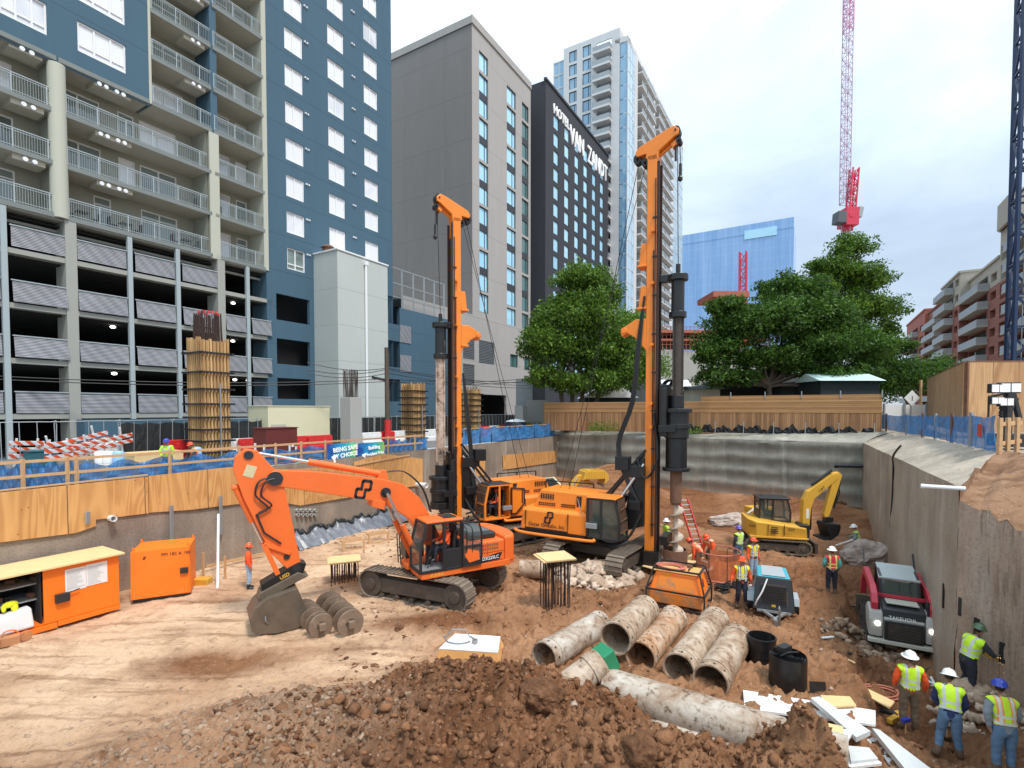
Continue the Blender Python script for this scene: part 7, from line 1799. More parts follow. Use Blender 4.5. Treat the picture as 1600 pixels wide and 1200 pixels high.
 for k in range(2): mb.tube([(mx+.09-.07*k,Y(.29),1.5),(mx+.10-.07*k,Y(.31),brz),(mx+.09-.07*k,Y(.29),mast_top-1-3*k)],.024,5)
 for k in range(9): mb.bx((mx+.06,Y(.29),2+k*(mast_top-3)/9),(.16,.08,.06))
 mb.build('hydraulic_hoses', M['rubber'], t, smooth=True, kind='stuff')
 mb = MB(); mb.box(mx+.45,mx+.75,-.5,.5,1.2,1.6); mb.box(mx-.3,mx+.36,-.4,.4,zb-.3,zb+.3)
 if not dark_kelly: mb.box(mx+.36,mx+.6,-.7,.7,dz-2.1,dz+.2); mb.cyl((mx+.2,Y(.5),dz+1.3),(mx+.2,Y(.5),dz-1.5),.08,n=8)
 mb.build('mast_foot', M['black'], t, bevel=.02)
 mb = MB()
 for x in (-2.3,-1.0,.3): mb.bar((x,Y(-1.4),2.4),(x,Y(-1.4),3.3),.05)
 mb.bar((-2.3,Y(-1.4),3.3),(.3,Y(-1.4),3.3),.05); mb.bar((-2.3,Y(-1.4),2.9),(.3,Y(-1.4),2.9),.04); mb.build('deck_rail', M['black'], t)
 mb = MB(); mb.tube([(.75,Y(1.3),2.45),(.55,Y(1.25),3.0)],.02,6); mb.bx((1.35,Y(1.62),1.95),(.5,.12,.22)); mb.build('mirror', M['grey'], t, bevel=.03)
 return t
M['kellydark'] = paint('green_brown_kelly_steel', (.07,.055,.045), .6, .4, var=.4, scale=3, dirt=-.05, dirtcol=(.03,.14,.11), dscale=1.5)
M['kellypale'] = pipe_mat('mud_smeared_kelly_steel', (.50,.36,.27), (.03,.025,.02), (.60,.48,.40))
M['augermud'] = paint('muddy_auger_steel', (.50,.40,.31), .6, .2, var=.4, scale=5, dirt=.05, dirtcol=(.22,.14,.09))
RL = (3.05,23.95,.05); RY = R(-30)
rig('large orange drill rig in the centre with tallest mast, green brown kelly bar and auger', RL, RY, -1, 7.1, 17.7, True, R(85), 10.4, True, .3, -1.3)
RL2 = (.12,28.0,.05)
rig('orange drill rig behind the excavator with mud smeared kelly bar and open cab', RL2, R(210), 1, 3.7, 16.6, False, R(8), 10.8)
# --- yellow mini excavator
def mini():
 t = thing('mini_excavator', 'yellow compact excavator with raised boom at the far right of the pit', 'excavator', (13.2,25.6,hz(13.2,25.6)-.02), R(-13), scale=.96)
 O = M['yellow']
 crawler(t, 3.0, .68, .42, -.92, R(-4), pitch=.14); crawler(t, 3.0, .68, .42, .92, R(-4), pitch=.14)
 mb = MB(); mb.box(-.5,.5,-.8,.8,.3,.6); mb.cyl((0,0,.5),(0,0,.86),.45,n=20); mb.build('undercarriage', M['trackframe'], t)
 mb = MB(); mb.add([(1.3,-.95,.85),(-1.1,-1.1,.85),(-1.45,-.7,.85),(-1.45,.7,.85),(-1.1,1.1,.85),(1.3,.95,.85),(1.25,-1.0,1.35),(-1.15,-1.12,1.62),(-1.5,-.75,1.72),(-1.5,.75,1.72),(-1.15,1.12,1.62),(1.25,1.0,1.35)], [[0,1,2,3,4,5],[11,10,9,8,7,6],[0,6,7,1],[1,7,8,2],[2,8,9,3],[3,9,10,4],[4,10,11,5],[5,11,6,0]]); hs = mb.build('house', O, t, bevel=.06)
 mb = MB(); mb.prism([(-1.4,.78),(1.3,.78),(1.3,.86),(-1.4,.90)], -1.12,1.12); mb.build('skirt', O, t, bevel=.02)
 mb = MB(); mb.box(.98,1.42,-.9,.0,.86,1.5); mb.build('front_block', M['blacktrim'], t, bevel=.04)
 mb = MB(); mb.box(-.55,-.54,-1.135,-1.09,.95,1.5); mb.box(.2,.21,-1.10,-1.03,.95,1.5)
 for k in range(4): mb.box(-.42,-.1,-1.12,-1.10,1.05+.09*k,1.09+.09*k)
 mb.build('panel_gaps', M['blacktrim'], hs, kind='stuff')
 letters('309', .22, M['blacktrim'], hs, frame_M((.5,-1.105,1.2),(1,-.03,0),(0,0,1)), ext=.004); letters('CAT', .2, M['blacktrim'], hs, frame_M((-1.28,-.99,1.3),(.6,-.72,0),(0,0,1)), ext=.004)
 mb = MB(); cabframe(mb,-.75,.72,-.15,.95,1.5,2.62,.15,.08); mb.box(-.78,-.7,-.15,.95,1.5,2.0); cb = mb.build('cab_frame', M['blacktrim'], t, bevel=.01)
 mb = MB(); mb.box(-.85,.72,-.22,1.02,2.62,2.70); mb.build('cab_roof', M['blacktrim'], cb, bevel=.03)
 mb = MB()
 for y in (-.15,.95): mb.quad((-.75,y,1.5),(.72,y,1.5),(.6,y,2.6),(-.75,y,2.6))
 mb.quad((.70,-.15,1.5),(.70,.95,1.5),(.58,.95,2.6),(.58,-.15,2.6)); mb.quad((-.75,-.15,2.0),(-.75,.95,2.0),(-.75,.95,2.6),(-.75,-.15,2.6)); mb.build('cab_glass', M['cabglass'], cb)
 seat(t, -.2, .4, 1.75)
 B = Matrix.Translation((1.2,-.35,0)) @ Matrix.Rotation(R(14),4,'Z')
 def prof(name, P, hw, mat, par=t, bev=.02): mb = MB(B); mb.prism(P, -hw, hw); return mb.build(name, mat, par, bevel=bev)
 bo = prof('boom', [(-.05,1.0),(.28,.95),(.40,2.3),(.55,2.75),(1.75,3.78),(1.82,3.98),(1.6,4.05),(1.4,3.98),(.2,3.12),(.0,2.7)], .15, O)
 ar = prof('arm', [(1.45,4.05),(1.8,4.12),(1.98,3.95),(1.85,3.5),(1.35,1.85),(1.12,1.78),(1.08,1.95),(1.45,3.5)], .12, O)
 mb = MB(B); mb.add([(.35,-.153,2.9),(.9,-.153,3.35),(.95,-.153,3.25),(.42,-.153,2.8)],[[0,1,2,3]]); letters('CAT', .2, M['blacktrim'], bo, B @ frame_M((.95,-.155,3.2),(.78,0,.62),(-.62,0,.78)), ext=.003);
 mb = MB(B); mb.bx((.2,-.155,2.0),(.14,.006,.5)); mb.build('warning_sticker', M['white'], bo)
 mb = MB(B)
 mb.cyl((.45,0,3.45),(1.5,0,4.2),.07,n=10); mb.cyl((.55,.2,1.1),(.55,.2,2.9),.07,n=10); mb.cyl((1.95,0,3.7),(1.62,0,2.3),.06,n=10); mb.build('cylinder', M['black'], t, smooth=True)
 mb = MB(B); mb.tube([(.3,.12,1.2),(.5,.2,1.8),(.2,.15,2.7),(.5,.1,3.3),(1.4,.08,4.1)],.03,6); mb.tube([(1.9,.1,3.6),(2.0,.1,3.0),(1.7,.1,2.2)],.03,6); mb.build('hydraulic_hoses', M['rubber'], t, smooth=True, kind='stuff')
 mb = MB(B); mb.prism([(1.05,1.55),(1.75,1.5),(1.75,1.25),(1.65,.95),(1.3,.70),(.85,.72),(.82,.8),(1.2,.85),(1.0,1.45)], -.42,.42); mb.bx((1.35,0,1.68),(.4,.3,.25)); mb.build('bucket', M['black'], t, bevel=.02)
 mb = MB(); mb.prism([(1.62,.1),(1.75,.12),(1.75,.62),(1.62,.6)], -1.05,1.05); mb.box(.8,1.65,-.5,-.38,.3,.42); mb.box(.8,1.65,.38,.5,.3,.42); mb.build('dozer_blade', M['trackframe'], t)
mini()
# yellow machine with raised bucket behind the right rig
def back_machine():
 p = PD(868,790,34); t = thing('wheel_loader', 'yellow machine with open black hood and raised bucket behind the drill rigs', 'loader', (p.x,34.0,-.3), R(12), scale=.76); O = M['yellow']
 crawler(t, 4.2, .95, .6, -1.2); crawler(t, 4.2, .95, .6, 1.2)
 mb = MB(); mb.add([(-2.2,-1.35,1.1),(.9,-1.35,1.1),(.9,1.35,1.1),(-2.2,1.35,1.1),(-2.0,-1.3,1.9),(.9,-1.2,2.35),(.9,1.2,2.35),(-2.0,1.3,1.9)], [[0,3,2,1],[4,5,6,7],[0,1,5,4],[1,2,6,5],[2,3,7,6],[3,0,4,7]]); mb.build('house', O, t, bevel=.06)
 mb = MB(); mb.add([(-2.3,-.8,2.95),(.1,-1.1,3.05),(.1,1.1,3.45),(-2.0,1.0,3.35),(-1.5,-.8,2.3),(.3,-1.1,2.25),(.3,1.1,2.5),(-1.3,1.0,2.5)], [[0,1,2,3],[7,6,5,4],[0,4,5,1],[1,5,6,2],[2,6,7,3],[3,7,4,0]]); hd = mb.build('open_hood', M['black'], t, bevel=.03)
 mb = MB(); mb.bar((.12,-1.12,3.10),(.12,1.12,3.50),.12); mb.bar((-2.0,1.02,3.4),(.1,1.12,3.5),.08); mb.build('hood_edge', M['creampaint'], hd)
 mb = MB(); mb.prism([(.4,2.0),(1.0,1.9),(2.3,3.3),(3.4,2.85),(3.5,3.0),(2.4,3.85),(2.0,3.8)], -.25,.25); mb.build('boom', O, t, bevel=.03)
 rod(t, (.8,-.4,2.0),(1.9,-.4,3.6),.10,.05,.5,M['black'])
 mb = MB(); mb.prism([(2.2,3.4),(2.45,4.15),(2.75,4.25),(4.3,4.2),(4.6,3.9),(4.65,3.4),(4.2,3.0),(4.3,3.5),(2.5,3.5)], -.85,.85)
 for k in range(9): mb.box(2.6+.2*k,2.66+.2*k,-.88,.88,3.5,4.27)
 mb.build('bucket', O, t, bevel=.03)
 mb = MB()
 for k in range(5): mb.prism([(4.1,3.0),(4.3,3.05),(4.2,2.75)], -.75+.35*k,-.63+.35*k)
 mb.build('bucket_teeth', M['steel'], t, kind='stuff')
back_machine()
# compact track loader (skid steer), seen from behind
def skid():
 p = Vector((12.42,16.4,0)); t = thing('track_loader', 'red and white compact track loader with lit rear lamps in the trench', 'loader', (p.x,p.y,-.42), R(61), scale=.96)
 W = M['loaderwhite']
 crawler(t, 2.6, .70, .38, -.72, pitch=.12, shoe=M['trackrubber']); crawler(t, 2.6, .70, .38, .72, pitch=.12, shoe=M['trackrubber'])
 mb = MB(); mb.prism([(-1.55,.35),(-1.62,1.15),(-1.5,1.38),(-.75,1.52),(1.1,1.15),(1.15,.35)], -.52,.52); bd = mb.build('body', W, t, bevel=.04)
 mb = MB()
 for s in (-1,1): mb.prism([(-1.62,.55),(-1.68,1.10),(-1.58,1.35),(-1.0,1.45),(-.6,1.2),(-.9,.75),(-1.1,.6)], s*.53 if s > 0 else -.90, .90 if s > 0 else -.53)
 mb.build('fender', W, t, bevel=.05)
 mb = MB(); mb.box(-1.685,-1.62,-.50,.50,.52,1.12); g = mb.build('rear_grille', M['blacktrim'], t, bevel=.02)
 mb = MB()
 for k in range(9): mb.box(-1.70,-1.685,-.40,.40,.58+.055*k,.60+.055*k)
 mb.build('grille_bars', M['trackframe'], g, kind='stuff')
 mb = MB(); mb.prism([(-1.72,.38),(-1.72,.50),(-1.5,.5),(-1.5,.38)], -.92,.92); mb.build('rear_bumper', M['soffit'], t, bevel=.02)
 for s in (-1,1):
  mb = MB(); mb.cyl((-1.73,s*.68,1.0),(-1.69,s*.68,1.0),.075,n=14); mb.build('rear_lamp', M['lamp'], t)
 mb = MB(); mb.prism([(-1.60,1.20),(-1.55,1.45),(-.80,1.62),(-.78,1.52)], -.55,.55); mb.build('engine_hood', M['blacktrim'], t, bevel=.03)
 mb = MB(); mb.box(-1.35,-.85,-.42,.42,1.56,1.60); mb.build('hood_panel', M['soffit'], t, bevel=.01)
 letters('TAKEUCHI', .14, M['white'], g, frame_M((-1.70,.06,1.20),(0,-1,0),(.35,0,1)), ext=.004)
 mb = MB(); x0,x1,z0,z1 = -.78,.55,1.35,2.35
 for y in (-.5,.5): mb.bar((x0,y,z0),(x0+.2,y,z1-.15),.08); mb.bar((x1,y,z0-.2),(x1-.1,y,z1),.08); mb.bar((x0+.2,y,z1-.15),(x1-.1,y,z1),.08)
 mb.bar((x0,-.5,z0+.1),(x0,.5,z0+.1),.08); cb = mb.build('cab_frame', M['blacktrim'], t, bevel=.01)
 mb = MB(); mb.add([(x0+.12,-.56,z1-.14),(x0+.12,.56,z1-.14),(x1-.05,.52,z1+.06),(x1-.05,-.52,z1+.06),(x0+.15,-.56,z1-.22),(x0+.15,.56,z1-.22),(x1-.05,.52,z1-.02),(x1-.05,-.52,z1-.02)], [[0,1,2,3],[7,6,5,4],[0,4,5,1],[1,5,6,2],[2,6,7,3],[3,7,4,0]]); mb.build('cab_roof', M['loaderroof'], cb, bevel=.02)
 mb = MB(); mb.quad((x0-.0,-.46,z0+.12),(x0-.0,.46,z0+.12),(x0+.15,.46,z1-.24),(x0+.15,-.46,z1-.24))
 for y in (-.5,.5): mb.quad((x0,y,z0),(x1,y,z0),(x1-.1,y,z1),(x0+.2,y,z1-.15))
 mb.build('cab_glass', M['glassdark'], cb)
 for s in (-1,1):
  mb = MB(); y = s*.74
  mb.prism([(-1.45,1.25),(-1.55,1.60),(-1.35,1.85),(-.9,2.0),(.9,2.1),(1.6,1.55),(1.75,.9),(1.6,.9),(1.35,1.45),(.8,1.85),(-.9,1.72),(-1.25,1.5),(-1.3,1.25)], y-.09,y+.09); a = mb.build('lift_arm', M['redarm'], t, bevel=.02)
  mb = MB(); mb.cyl((-1.3,y*.9,.9),(-1.0,y*.9,1.75),.05,n=8); mb.bar((-1.45,y-s*.12,1.0),(-1.40,y-s*.12,1.8),.06); mb.bar((1.5,y,2.0),(1.9,y,2.5),.05); mb.build('lift_cylinder', M['blacktrim'], a)
 mb = MB(); mb.bar((-.82,-.7,1.66),(-.82,.7,1.66),.09); mb.build('cross_tube', M['redarm'], t)
 mb = MB(); mb.prism([(1.7,.1),(2.5,.1),(2.5,.15),(1.85,.25),(1.8,.8),(1.7,.8)], -.95,.95); mb.build('bucket', M['bucketsteel'], t)
M['loaderwhite'] = paint('dirty_white_loader_paint', (.44,.42,.38), .5, var=.1, dirt=.05, dirtcol=(.30,.22,.16), zdirt=.2)
M['loaderroof'] = paint('dusty_grey_roof', (.42,.45,.44), .45, var=.15, dirt=0)
M['trackrubber'] = paint('muddy_rubber_track', (.06,.05,.042), .8, var=.3, dirt=.06, dirtcol=(.22,.15,.10), bmp=.5)
skid()
# --- towed compressor
def compressor():
 p = GH(1215,966); t = thing('towed_compressor', 'black and light blue towed compressor standing behind the black drums', 'compressor', (p.x,p.y+.35,p.z), R(-114))   # x toward the camera
 mb = MB(); mb.add([(-1.1,-.6,.4),(.75,-.62,.4),(.75,.62,.4),(-1.1,.6,.4),(-1.1,-.48,1.35),(.45,-.50,1.42),(.45,.50,1.42),(-1.1,.48,1.35)], [[0,3,2,1],[4,5,6,7],[0,1,5,4],[1,2,6,5],[2,3,7,6],[3,0,4,7]]); b = mb.build('canopy', M['aqua'], t, bevel=.07)
 mb = MB(); mb.add([(-1.05,-.34,1.368),(.40,-.36,1.44),(.40,.36,1.44),(-1.05,.34,1.368)],[[0,1,2,3]]); mb.build('top_panel', M['greyroof'], b)
 mb = MB(); mb.add([(.78,-.63,.38),(.78,.63,.38),(.50,.53,1.40),(.50,-.53,1.40),(.70,-.63,.38),(.70,.63,.38),(.40,.53,1.40),(.40,-.53,1.40)], [[0,1,2,3],[7,6,5,4],[0,4,5,1],[1,5,6,2],[2,6,7,3],[3,7,4,0]]); fp = mb.build('front_panel', M['blacktrim'], t, bevel=.03)
 mb = MB(); mb.add([(.765,-.42,.62),(.765,.42,.62),(.60,.38,1.22),(.60,-.38,1.22)],[[0,1,2,3]]); mb.build('grille', M['trackrubber'], fp)
 mb = MB()
 for k in range(9): z = .66+.06*k; x = .775-(z-.62)*.27; mb.box(x,x+.015,-.38,.38,z,z+.02)
 mb.build('grille_bars', M['black'], fp, kind='stuff')
 mb = MB(); mb.box(.79,.80,-.07,.05,.52,.60); mb.build('label_plate', M['yellow'], fp)
 for s in (-1,1):
  mb = MB(); mb.prism([(-.65,.45),(-.55,.68),(.15,.68),(.25,.45),(.2,.45),(.1,.62),(-.5,.62),(-.6,.45)], s*.66-.13, s*.66+.13); mb.build('mudguard', M['greyroof'], t, bevel=.01)
  mb = MB(); mb.cyl((-.2,s*.60,.33),(-.2,s*.80,.33),.33,n=22); w = mb.build('wheel', M['rubber'], t, bevel=.03); mb = MB(); mb.cyl((-.2,s*.79,.33),(-.2,s*.815,.33),.17,n=16); mb.build('rim', M['white'], w)
 mb = MB(); mb.box(-1,.8,-.5,.5,.32,.40); mb.bar((.75,-.35,.36),(1.5,0,.40),.07); mb.bar((.75,.35,.36),(1.5,0,.40),.07); mb.bar((1.45,0,.40),(1.75,0,.40),.09); mb.build('drawbar', M['grey'], t)
 mb = MB(); mb.cyl((1.45,.12,.0),(1.45,.12,.72),.035,n=8); mb.cyl((1.45,.12,.0),(1.45,.12,.07),.12,n=12); mb.cyl((1.75,0,.3),(1.75,0,.45),.07,n=10); mb.bar((1.45,.12,.7),(1.3,.12,.74),.03); mb.build('jockey_wheel', M['steel'], t)
 mb = MB(); mb.tube([(.62,-.2,1.38),(.80,-.35,1.0),(.84,-.5,.7),(.75,-.55,.5)],.025,6); mb.build('cable', M['white'], t)
M['aqua'] = paint('light_blue_canopy', (.06,.42,.52), .35, var=.08, dirt=0)
M['greyroof'] = paint('pale_grey_panel', (.40,.43,.44), .45, var=.1, dirt=.02)
compressor()
# --- caged orange power pack
def powerpack():
 p = GH(1073,962); t = thing('power_pack', 'orange power pack in a black tube cage behind the casing pipes', 'generator', (p.x+.05,p.y+.95,p.z+.05), R(-30))
 w, d, h = .90, .66, 1.15
 mb = MB(); mb.add([(-w,-d,.15),(w,-d,.15),(w,d,.15),(-w,d,.15),(-w*.98,-d*.98,.55),(w*.98,-d*.98,.55),(w*.98,d*.98,.55),(-w*.98,d*.98,.55)], [[0,3,2,1],[4,5,6,7],[0,1,5,4],[1,2,6,5],[2,3,7,6],[3,0,4,7]]); mb.build('base_tank', M['orange'], t, bevel=.03)
 mb = MB(); mb.add([(-w*.98,-d*1.0,.58),(w*.98,-d*1.0,.58),(w*.98,d,.58),(-w*.98,d,.58),(-w*.78,-d*.70,1.2),(w*.78,-d*.70,1.2),(w*.78,d*.7,1.2),(-w*.78,d*.7,1.2)], [[0,3,2,1],[4,5,6,7],[0,1,5,4],[1,2,6,5],[2,3,7,6],[3,0,4,7]]); bd = mb.build('housing', M['orangebox'], t, bevel=.04)
 mb = MB(); mb.add([(-.66,-.645,.66),(.66,-.645,.66),(.57,-.53,1.08),(-.57,-.53,1.08)],[[0,1,2,3]]); mb.build('side_door', M['orange'], bd)
 mb = MB(); mb.box(-w*.8,w*.8,-d*.72,d*.72,1.2,1.24); mb.build('top_plate', M['toporange'], t, bevel=.01)
 emblem(bd, frame_M((.80,0,.88),(0,1,0),(-.3,0,1)), .22, M['rebar'])
 mb = MB(); q = .045; z2 = 1.32
 for a,b in ((-1,-1),(1,-1),(1,1),(-1,1)):
  mb.tube([(a*w*1.08,b*d*1.12,.05),(a*w*1.08,b*d*1.12,.62),(a*w*.86,b*d*.82,z2)],.03,7)
 c1 = [(-w*1.08,-d*1.12),(w*1.08,-d*1.12),(w*1.08,d*1.12),(-w*1.08,d*1.12)]; c2 = [(x/1.08*.86,y/1.12*.82) for x,y in c1]
 for C_, z in ((c1,.05),(c1,.62),(c2,z2)):
  for k in range(4): mb.bar((*C_[k],z),(*C_[(k+1)%4],z),.055)
 mb.build('cage', M['blacktrim'], t)
 mb = MB(); pts = []
 for k in range(70): a = k*.55; r = .30+.015*k/7; pts.append((-.28+r*math.cos(a)*1.2,-.05+r*math.sin(a)*.9,1.27+.001*k+.02*math.sin(k)))
 mb.tube(pts,.018,5); mb.build('hose_coil', M['redhose'], t, smooth=True)
 mb = MB()
 for k in range(4): mb.cyl((.35,.1-.1*k,1.24),(.35,.1-.1*k,1.34),.02,n=6)
 mb.bx((.3,.3,1.29),(.2,.1,.1)); mb.build('lifting_eye', M['rust'], t, kind='stuff')
M['toporange'] = paint('dusty_orange_top', (.70,.36,.12), .7, var=.15, dirt=.05)
M['redhose'] = paint('faded_red_hose', (.50,.16,.10), .6, var=.2, bmp=0)
powerpack()

# --- people
def skin_body(J, E, Rd, root_j):
 names = list(J); bm = bmesh.new(); lay = bm.verts.layers.skin.verify(); vs = {}
 for n in names:
  v = bm.verts.new(J[n]); r = Rd[n]; v[lay].radius = (r,r) if not isinstance(r,tuple) else r; v[lay].use_root = n == root_j; vs[n] = v
 for a,b in E: bm.edges.new((vs[a],vs[b]))
 me = bpy.data.meshes.new('tmp'); bm.to_mesh(me); bm.free(); o = bpy.data.objects.new('tmp', me); COL.objects.link(o)
 k = o.modifiers.new('s','SKIN'); k.use_smooth_shade = True; sb = o.modifiers.new('u','SUBSURF'); sb.levels = 2; sb.render_levels = 2
 dg = bpy.context.evaluated_depsgraph_get(); dg.update(); m2 = bpy.data.meshes.new_from_object(o.evaluated_get(dg)); bpy.data.objects.remove(o); return m2
def person(label, loc, yaw, h=1.76, pose=None, lean=0, twist=0, headturn=0, shirt='orangeshirt', vest=None, pants='jeans', hat='hatorange', boots='boot', gloves=None, fingers=True, group=None, hold=None):
 J = dict(pel=(0,0,.97), wai=(.01,0,1.11), che=(.0,0,1.31), nec=(-.01,0,1.47), hd0=(.0,0,1.56),
  shL=(0,.185,1.42), elL=(-.01,.245,1.15), wrL=(.07,.25,.92), shR=(0,-.185,1.42), elR=(-.01,-.245,1.15), wrR=(.07,-.25,.92),
  hiL=(0,.095,.91), knL=(.03,.11,.50), anL=(-.02,.12,.10), toL=(.15,.14,.045), hiR=(0,-.095,.91), knR=(.03,-.11,.50), anR=(-.02,-.12,.10), toR=(.15,-.14,.045))
 Rd = dict(pel=.125, wai=.125, che=.14, nec=.065, hd0=.055, shL=.075, elL=.05, wrL=.034, shR=.075, elR=.05, wrR=.034, hiL=.098, knL=.064, anL=.045, toL=.038, hiR=.098, knR=.064, anR=.045, toR=.038)
 E = [('pel','wai'),('wai','che'),('che','nec'),('nec','hd0'),('che','shL'),('shL','elL'),('elL','wrL'),('che','shR'),('shR','elR'),('elR','wrR'),('pel','hiL'),('hiL','knL'),('knL','anL'),('anL','toL'),('pel','hiR'),('hiR','knR'),('knR','anR'),('anR','toR')]
 J.update(pose or {})
 J = {k: Vector(v) for k,v in J.items()}
 Mx = Matrix.Translation(J['pel']) @ Matrix.Rotation(twist,4,'Z') @ Matrix.Rotation(lean,4,'Y') @ Matrix.Translation(-J['pel'])
 for k in ('wai','che','nec','hd0','shL','shR','elL','elR','wrL','wrR'): J[k] = Mx @ J[k]
 s = h/1.76
 J = {k: v*s for k,v in J.items()}; Rd = {k: v*s for k,v in Rd.items()}
 root = thing('person', label, 'person', loc, yaw, group=group)
 me = skin_body(J, E, Rd, 'pel')
 V0 = np.array([v.co for v in me.vertices]); Nn = np.array([v.normal for v in me.vertices]); F0 = [list(p.vertices) for p in me.polygons]
 seg = [('torso','pel','wai'),('torso','wai','che'),('neck','nec','hd0'),('torso','che','nec'),('sho','che','shL'),('sho','che','shR'),('arm','shL','elL'),('arm','elL','wrL'),('arm','shR','elR'),('arm','elR','wrR'),
  ('leg','pel','hiL'),('leg','pel','hiR'),('leg','hiL','knL'),('leg','knL','anL'),('leg','hiR','knR'),('leg','knR','anR'),('foot','anL','toL'),('foot','anR','toR')]
 cen = np.array([V0[f].mean(0) for f in F0]); best = np.full(len(F0), 1e9); lab = np.zeros(len(F0), int); par = np.zeros(len(F0))
 for i,(nm,a,b) in enumerate(seg):
  A, B = np.array(J[a]), np.array(J[b]); d = B-A; t = np.clip(((cen-A)@d)/(d@d),0,1); dist = np.linalg.norm(cen-A-t[:,None]*d,axis=1)-(Rd[a]*(1-t)+Rd[b]*t)
  k = dist < best; best[k] = dist[k]; lab[k] = i; par[k] = t[k]
 kind = np.array([seg[i][0] for i in lab])
 low = (kind == 'torso') & (np.array([seg[i][1] == 'pel' for i in lab])) & (par < .3)
 kind[(kind == 'leg') & (np.array([seg[i][2] in ('anL','anR') for i in lab])) & (par > .62)] = 'foot'
 # body, head, hands in one mesh
 mb = MB(); mb.v = [tuple(v) for v in V0]; mb.f = [list(f) for f in F0]
 hc = J['hd0']+(Mx.to_3x3() @ Vector((.015,0,.10)))*s
 HM = Matrix.Translation(hc) @ Matrix.Rotation(twist+headturn,4,'Z') @ Matrix.Rotation(lean*.75,4,'Y') @ Matrix.Scale(s,4)
 mb.M = HM
 mb.sph((0,0,.02),.098,(1.02,.82,1.12),16,12); mb.sph((.035,0,-.06),.06,(.95,.85,.9),12,8); mb.cyl((.085,0,.02),(.112,0,-.02),.008,.016,n=8); mb.sph((.106,0,-.022),.015,n=8,m=6)
 for y in (-.082,.082): mb.sph((-.005,y,-.005),.024,(.7,.35,1.2),8,6)
 mb.tube([(.082,-.022,-.062),(.092,0,-.062),(.082,.022,-.062)],.006,5)
 mb.M = Matrix()
 for sd in ('L','R'):
  w, e = J['wr'+sd], J['el'+sd]; d = (w-e).normalized(); side = Vector((0,1,0)) if abs(d.y) < .8 else Vector((0,0,1)); a = d.cross(side).normalized(); b = a.cross(d).normalized()  # a = across the palm
  sg_ = 1 if sd == 'L' else -1
  P0 = w-d*.01*s; mb.bar(P0, w+d*.085*s, .078*s, .028*s, up=b)
  if fingers:
   for k in range(5):
    if k < 4:
     o = w+d*.082*s+a*(.029-.0195*k)*s; L = (.068,.078,.072,.056)[k]*s; c = b*(-sg_)*.5
     mb.tube([o, o+d*L*.45+c*L*.12, o+d*L*.75+c*L*.45, o+d*L*.85+c*L*.8],[.0095*s,.009*s,.0085*s,.007*s],6)
    else:
     o = w+d*.025*s+a*.037*s; mb.tube([o, o+a*.025*s+d*.025*s, o+a*.03*s+d*.055*s+b*(-sg_)*.012*s],[.012*s,.010*s,.008*s],6)
 body = mb.build('body', M['skin'], root, smooth=True)
 if gloves:
  g = MB()
  for sd in ('L','R'):
   w, e = J['wr'+sd], J['el'+sd]; d = (w-e).normalized(); g.cyl(w-d*.03*s, w+d*.10*s, .046*s, .043*s, n=8); g.sph(w+d*.12*s, .045*s)
  g.build('glove', M[gloves], root, smooth=True)
 rg = np.random.default_rng(int(abs(loc[0]*100)))
 def shell(nm, mask, off, mat, fold=.006):
  idx = np.nonzero(mask)[0]
  if not len(idx): return
  used = sorted({i for k in idx for i in F0[k]}); mp = {v:i for i,v in enumerate(used)}
  q = V0[used]; fo = (np.sin(q[:,2]*47+q[:,0]*30+q[:,1]*20)+np.sin(q[:,2]*19-q[:,1]*34+q[:,0]*15)+1.6)*fold*.6
  vs = q+Nn[used]*(off+fo)[:,None]
  m = MB(); m.v = [tuple(v) for v in vs]; m.f = [[mp[i] for i in F0[k]] for k in idx]; return m.build(nm, mat, root, smooth=True)
 shell('shirt', np.isin(kind,['torso','sho','arm']), .010*s, M[shirt])
 shell('trousers', np.isin(kind,['leg']), .014*s, M[pants], .006)
 shell('boot', kind == 'foot', .020*s, M[boots], .001)
 if vest: shell('vest', np.isin(kind,['torso','sho']) & ~low, .030*s, M[vest], .005)
 # hair, face, hat
 h2 = MB(HM); h2.sph((-.012,0,.03),.101,(1.0,.85,1.08),14,8); hr = h2.build('hair', M['hair'], root, smooth=True)
 e2 = MB(HM)
 for y in (-.032,.032): e2.sph((.083,y,.012),.011,(.6,1,.7),8,6)
 e2.build('eyes', M['hair'], body, kind=None)
 if hat:
  h3 = MB(HM); h3.lathe([(.001,.165),(.05,.160),(.09,.135),(.115,.09),(.122,.045),(.126,.040)], (-.005,0,0), 20)
  n = 24; vs = []; fs = []
  for k in range(n):
   a = 2*PI*k/n; r0, r1 = .118, (.165 if hat == 'hatwhite' else .135)+.045*max(0,math.cos(a)); vs += [(-.005+r0*math.cos(a),r0*math.sin(a),.048),(-.005+r1*math.cos(a),r1*.95*math.sin(a),.030)]
  for k in range(n): a = 2*k; b = 2*((k+1)%n); fs.append([a,b,b+1,a+1])
  h3.add(vs, fs); h3.tube([(-.1,0,.115),(-.03,0,.168),(.06,0,.155),(.105,0,.11)],.012,5); h3.build('hard_hat', M[hat], root, smooth=True)
 return root, J
SIT = dict(pel=(0,0,.0), wai=(-.01,0,.14), che=(-.02,0,.36), nec=(-.0,0,.53), hd0=(.02,0,.62), shL=(-.01,.185,.48), shR=(-.01,-.185,.48), elL=(.10,.25,.24), elR=(.10,-.25,.24), wrL=(.36,.20,.20), wrR=(.36,-.20,.20),
 hiL=(.08,.10,-.02), knL=(.46,.15,.0), anL=(.50,.15,-.40), toL=(.66,.15,-.45), hiR=(.08,-.10,-.02), knR=(.46,-.13,.02), anR=(.52,-.13,-.40), toR=(.68,-.13,-.45))
Rz = Matrix.Rotation(EYAW,3,'Z'); p = EX+Rz @ Vector((.42,.80,2.06))+Z(.05)
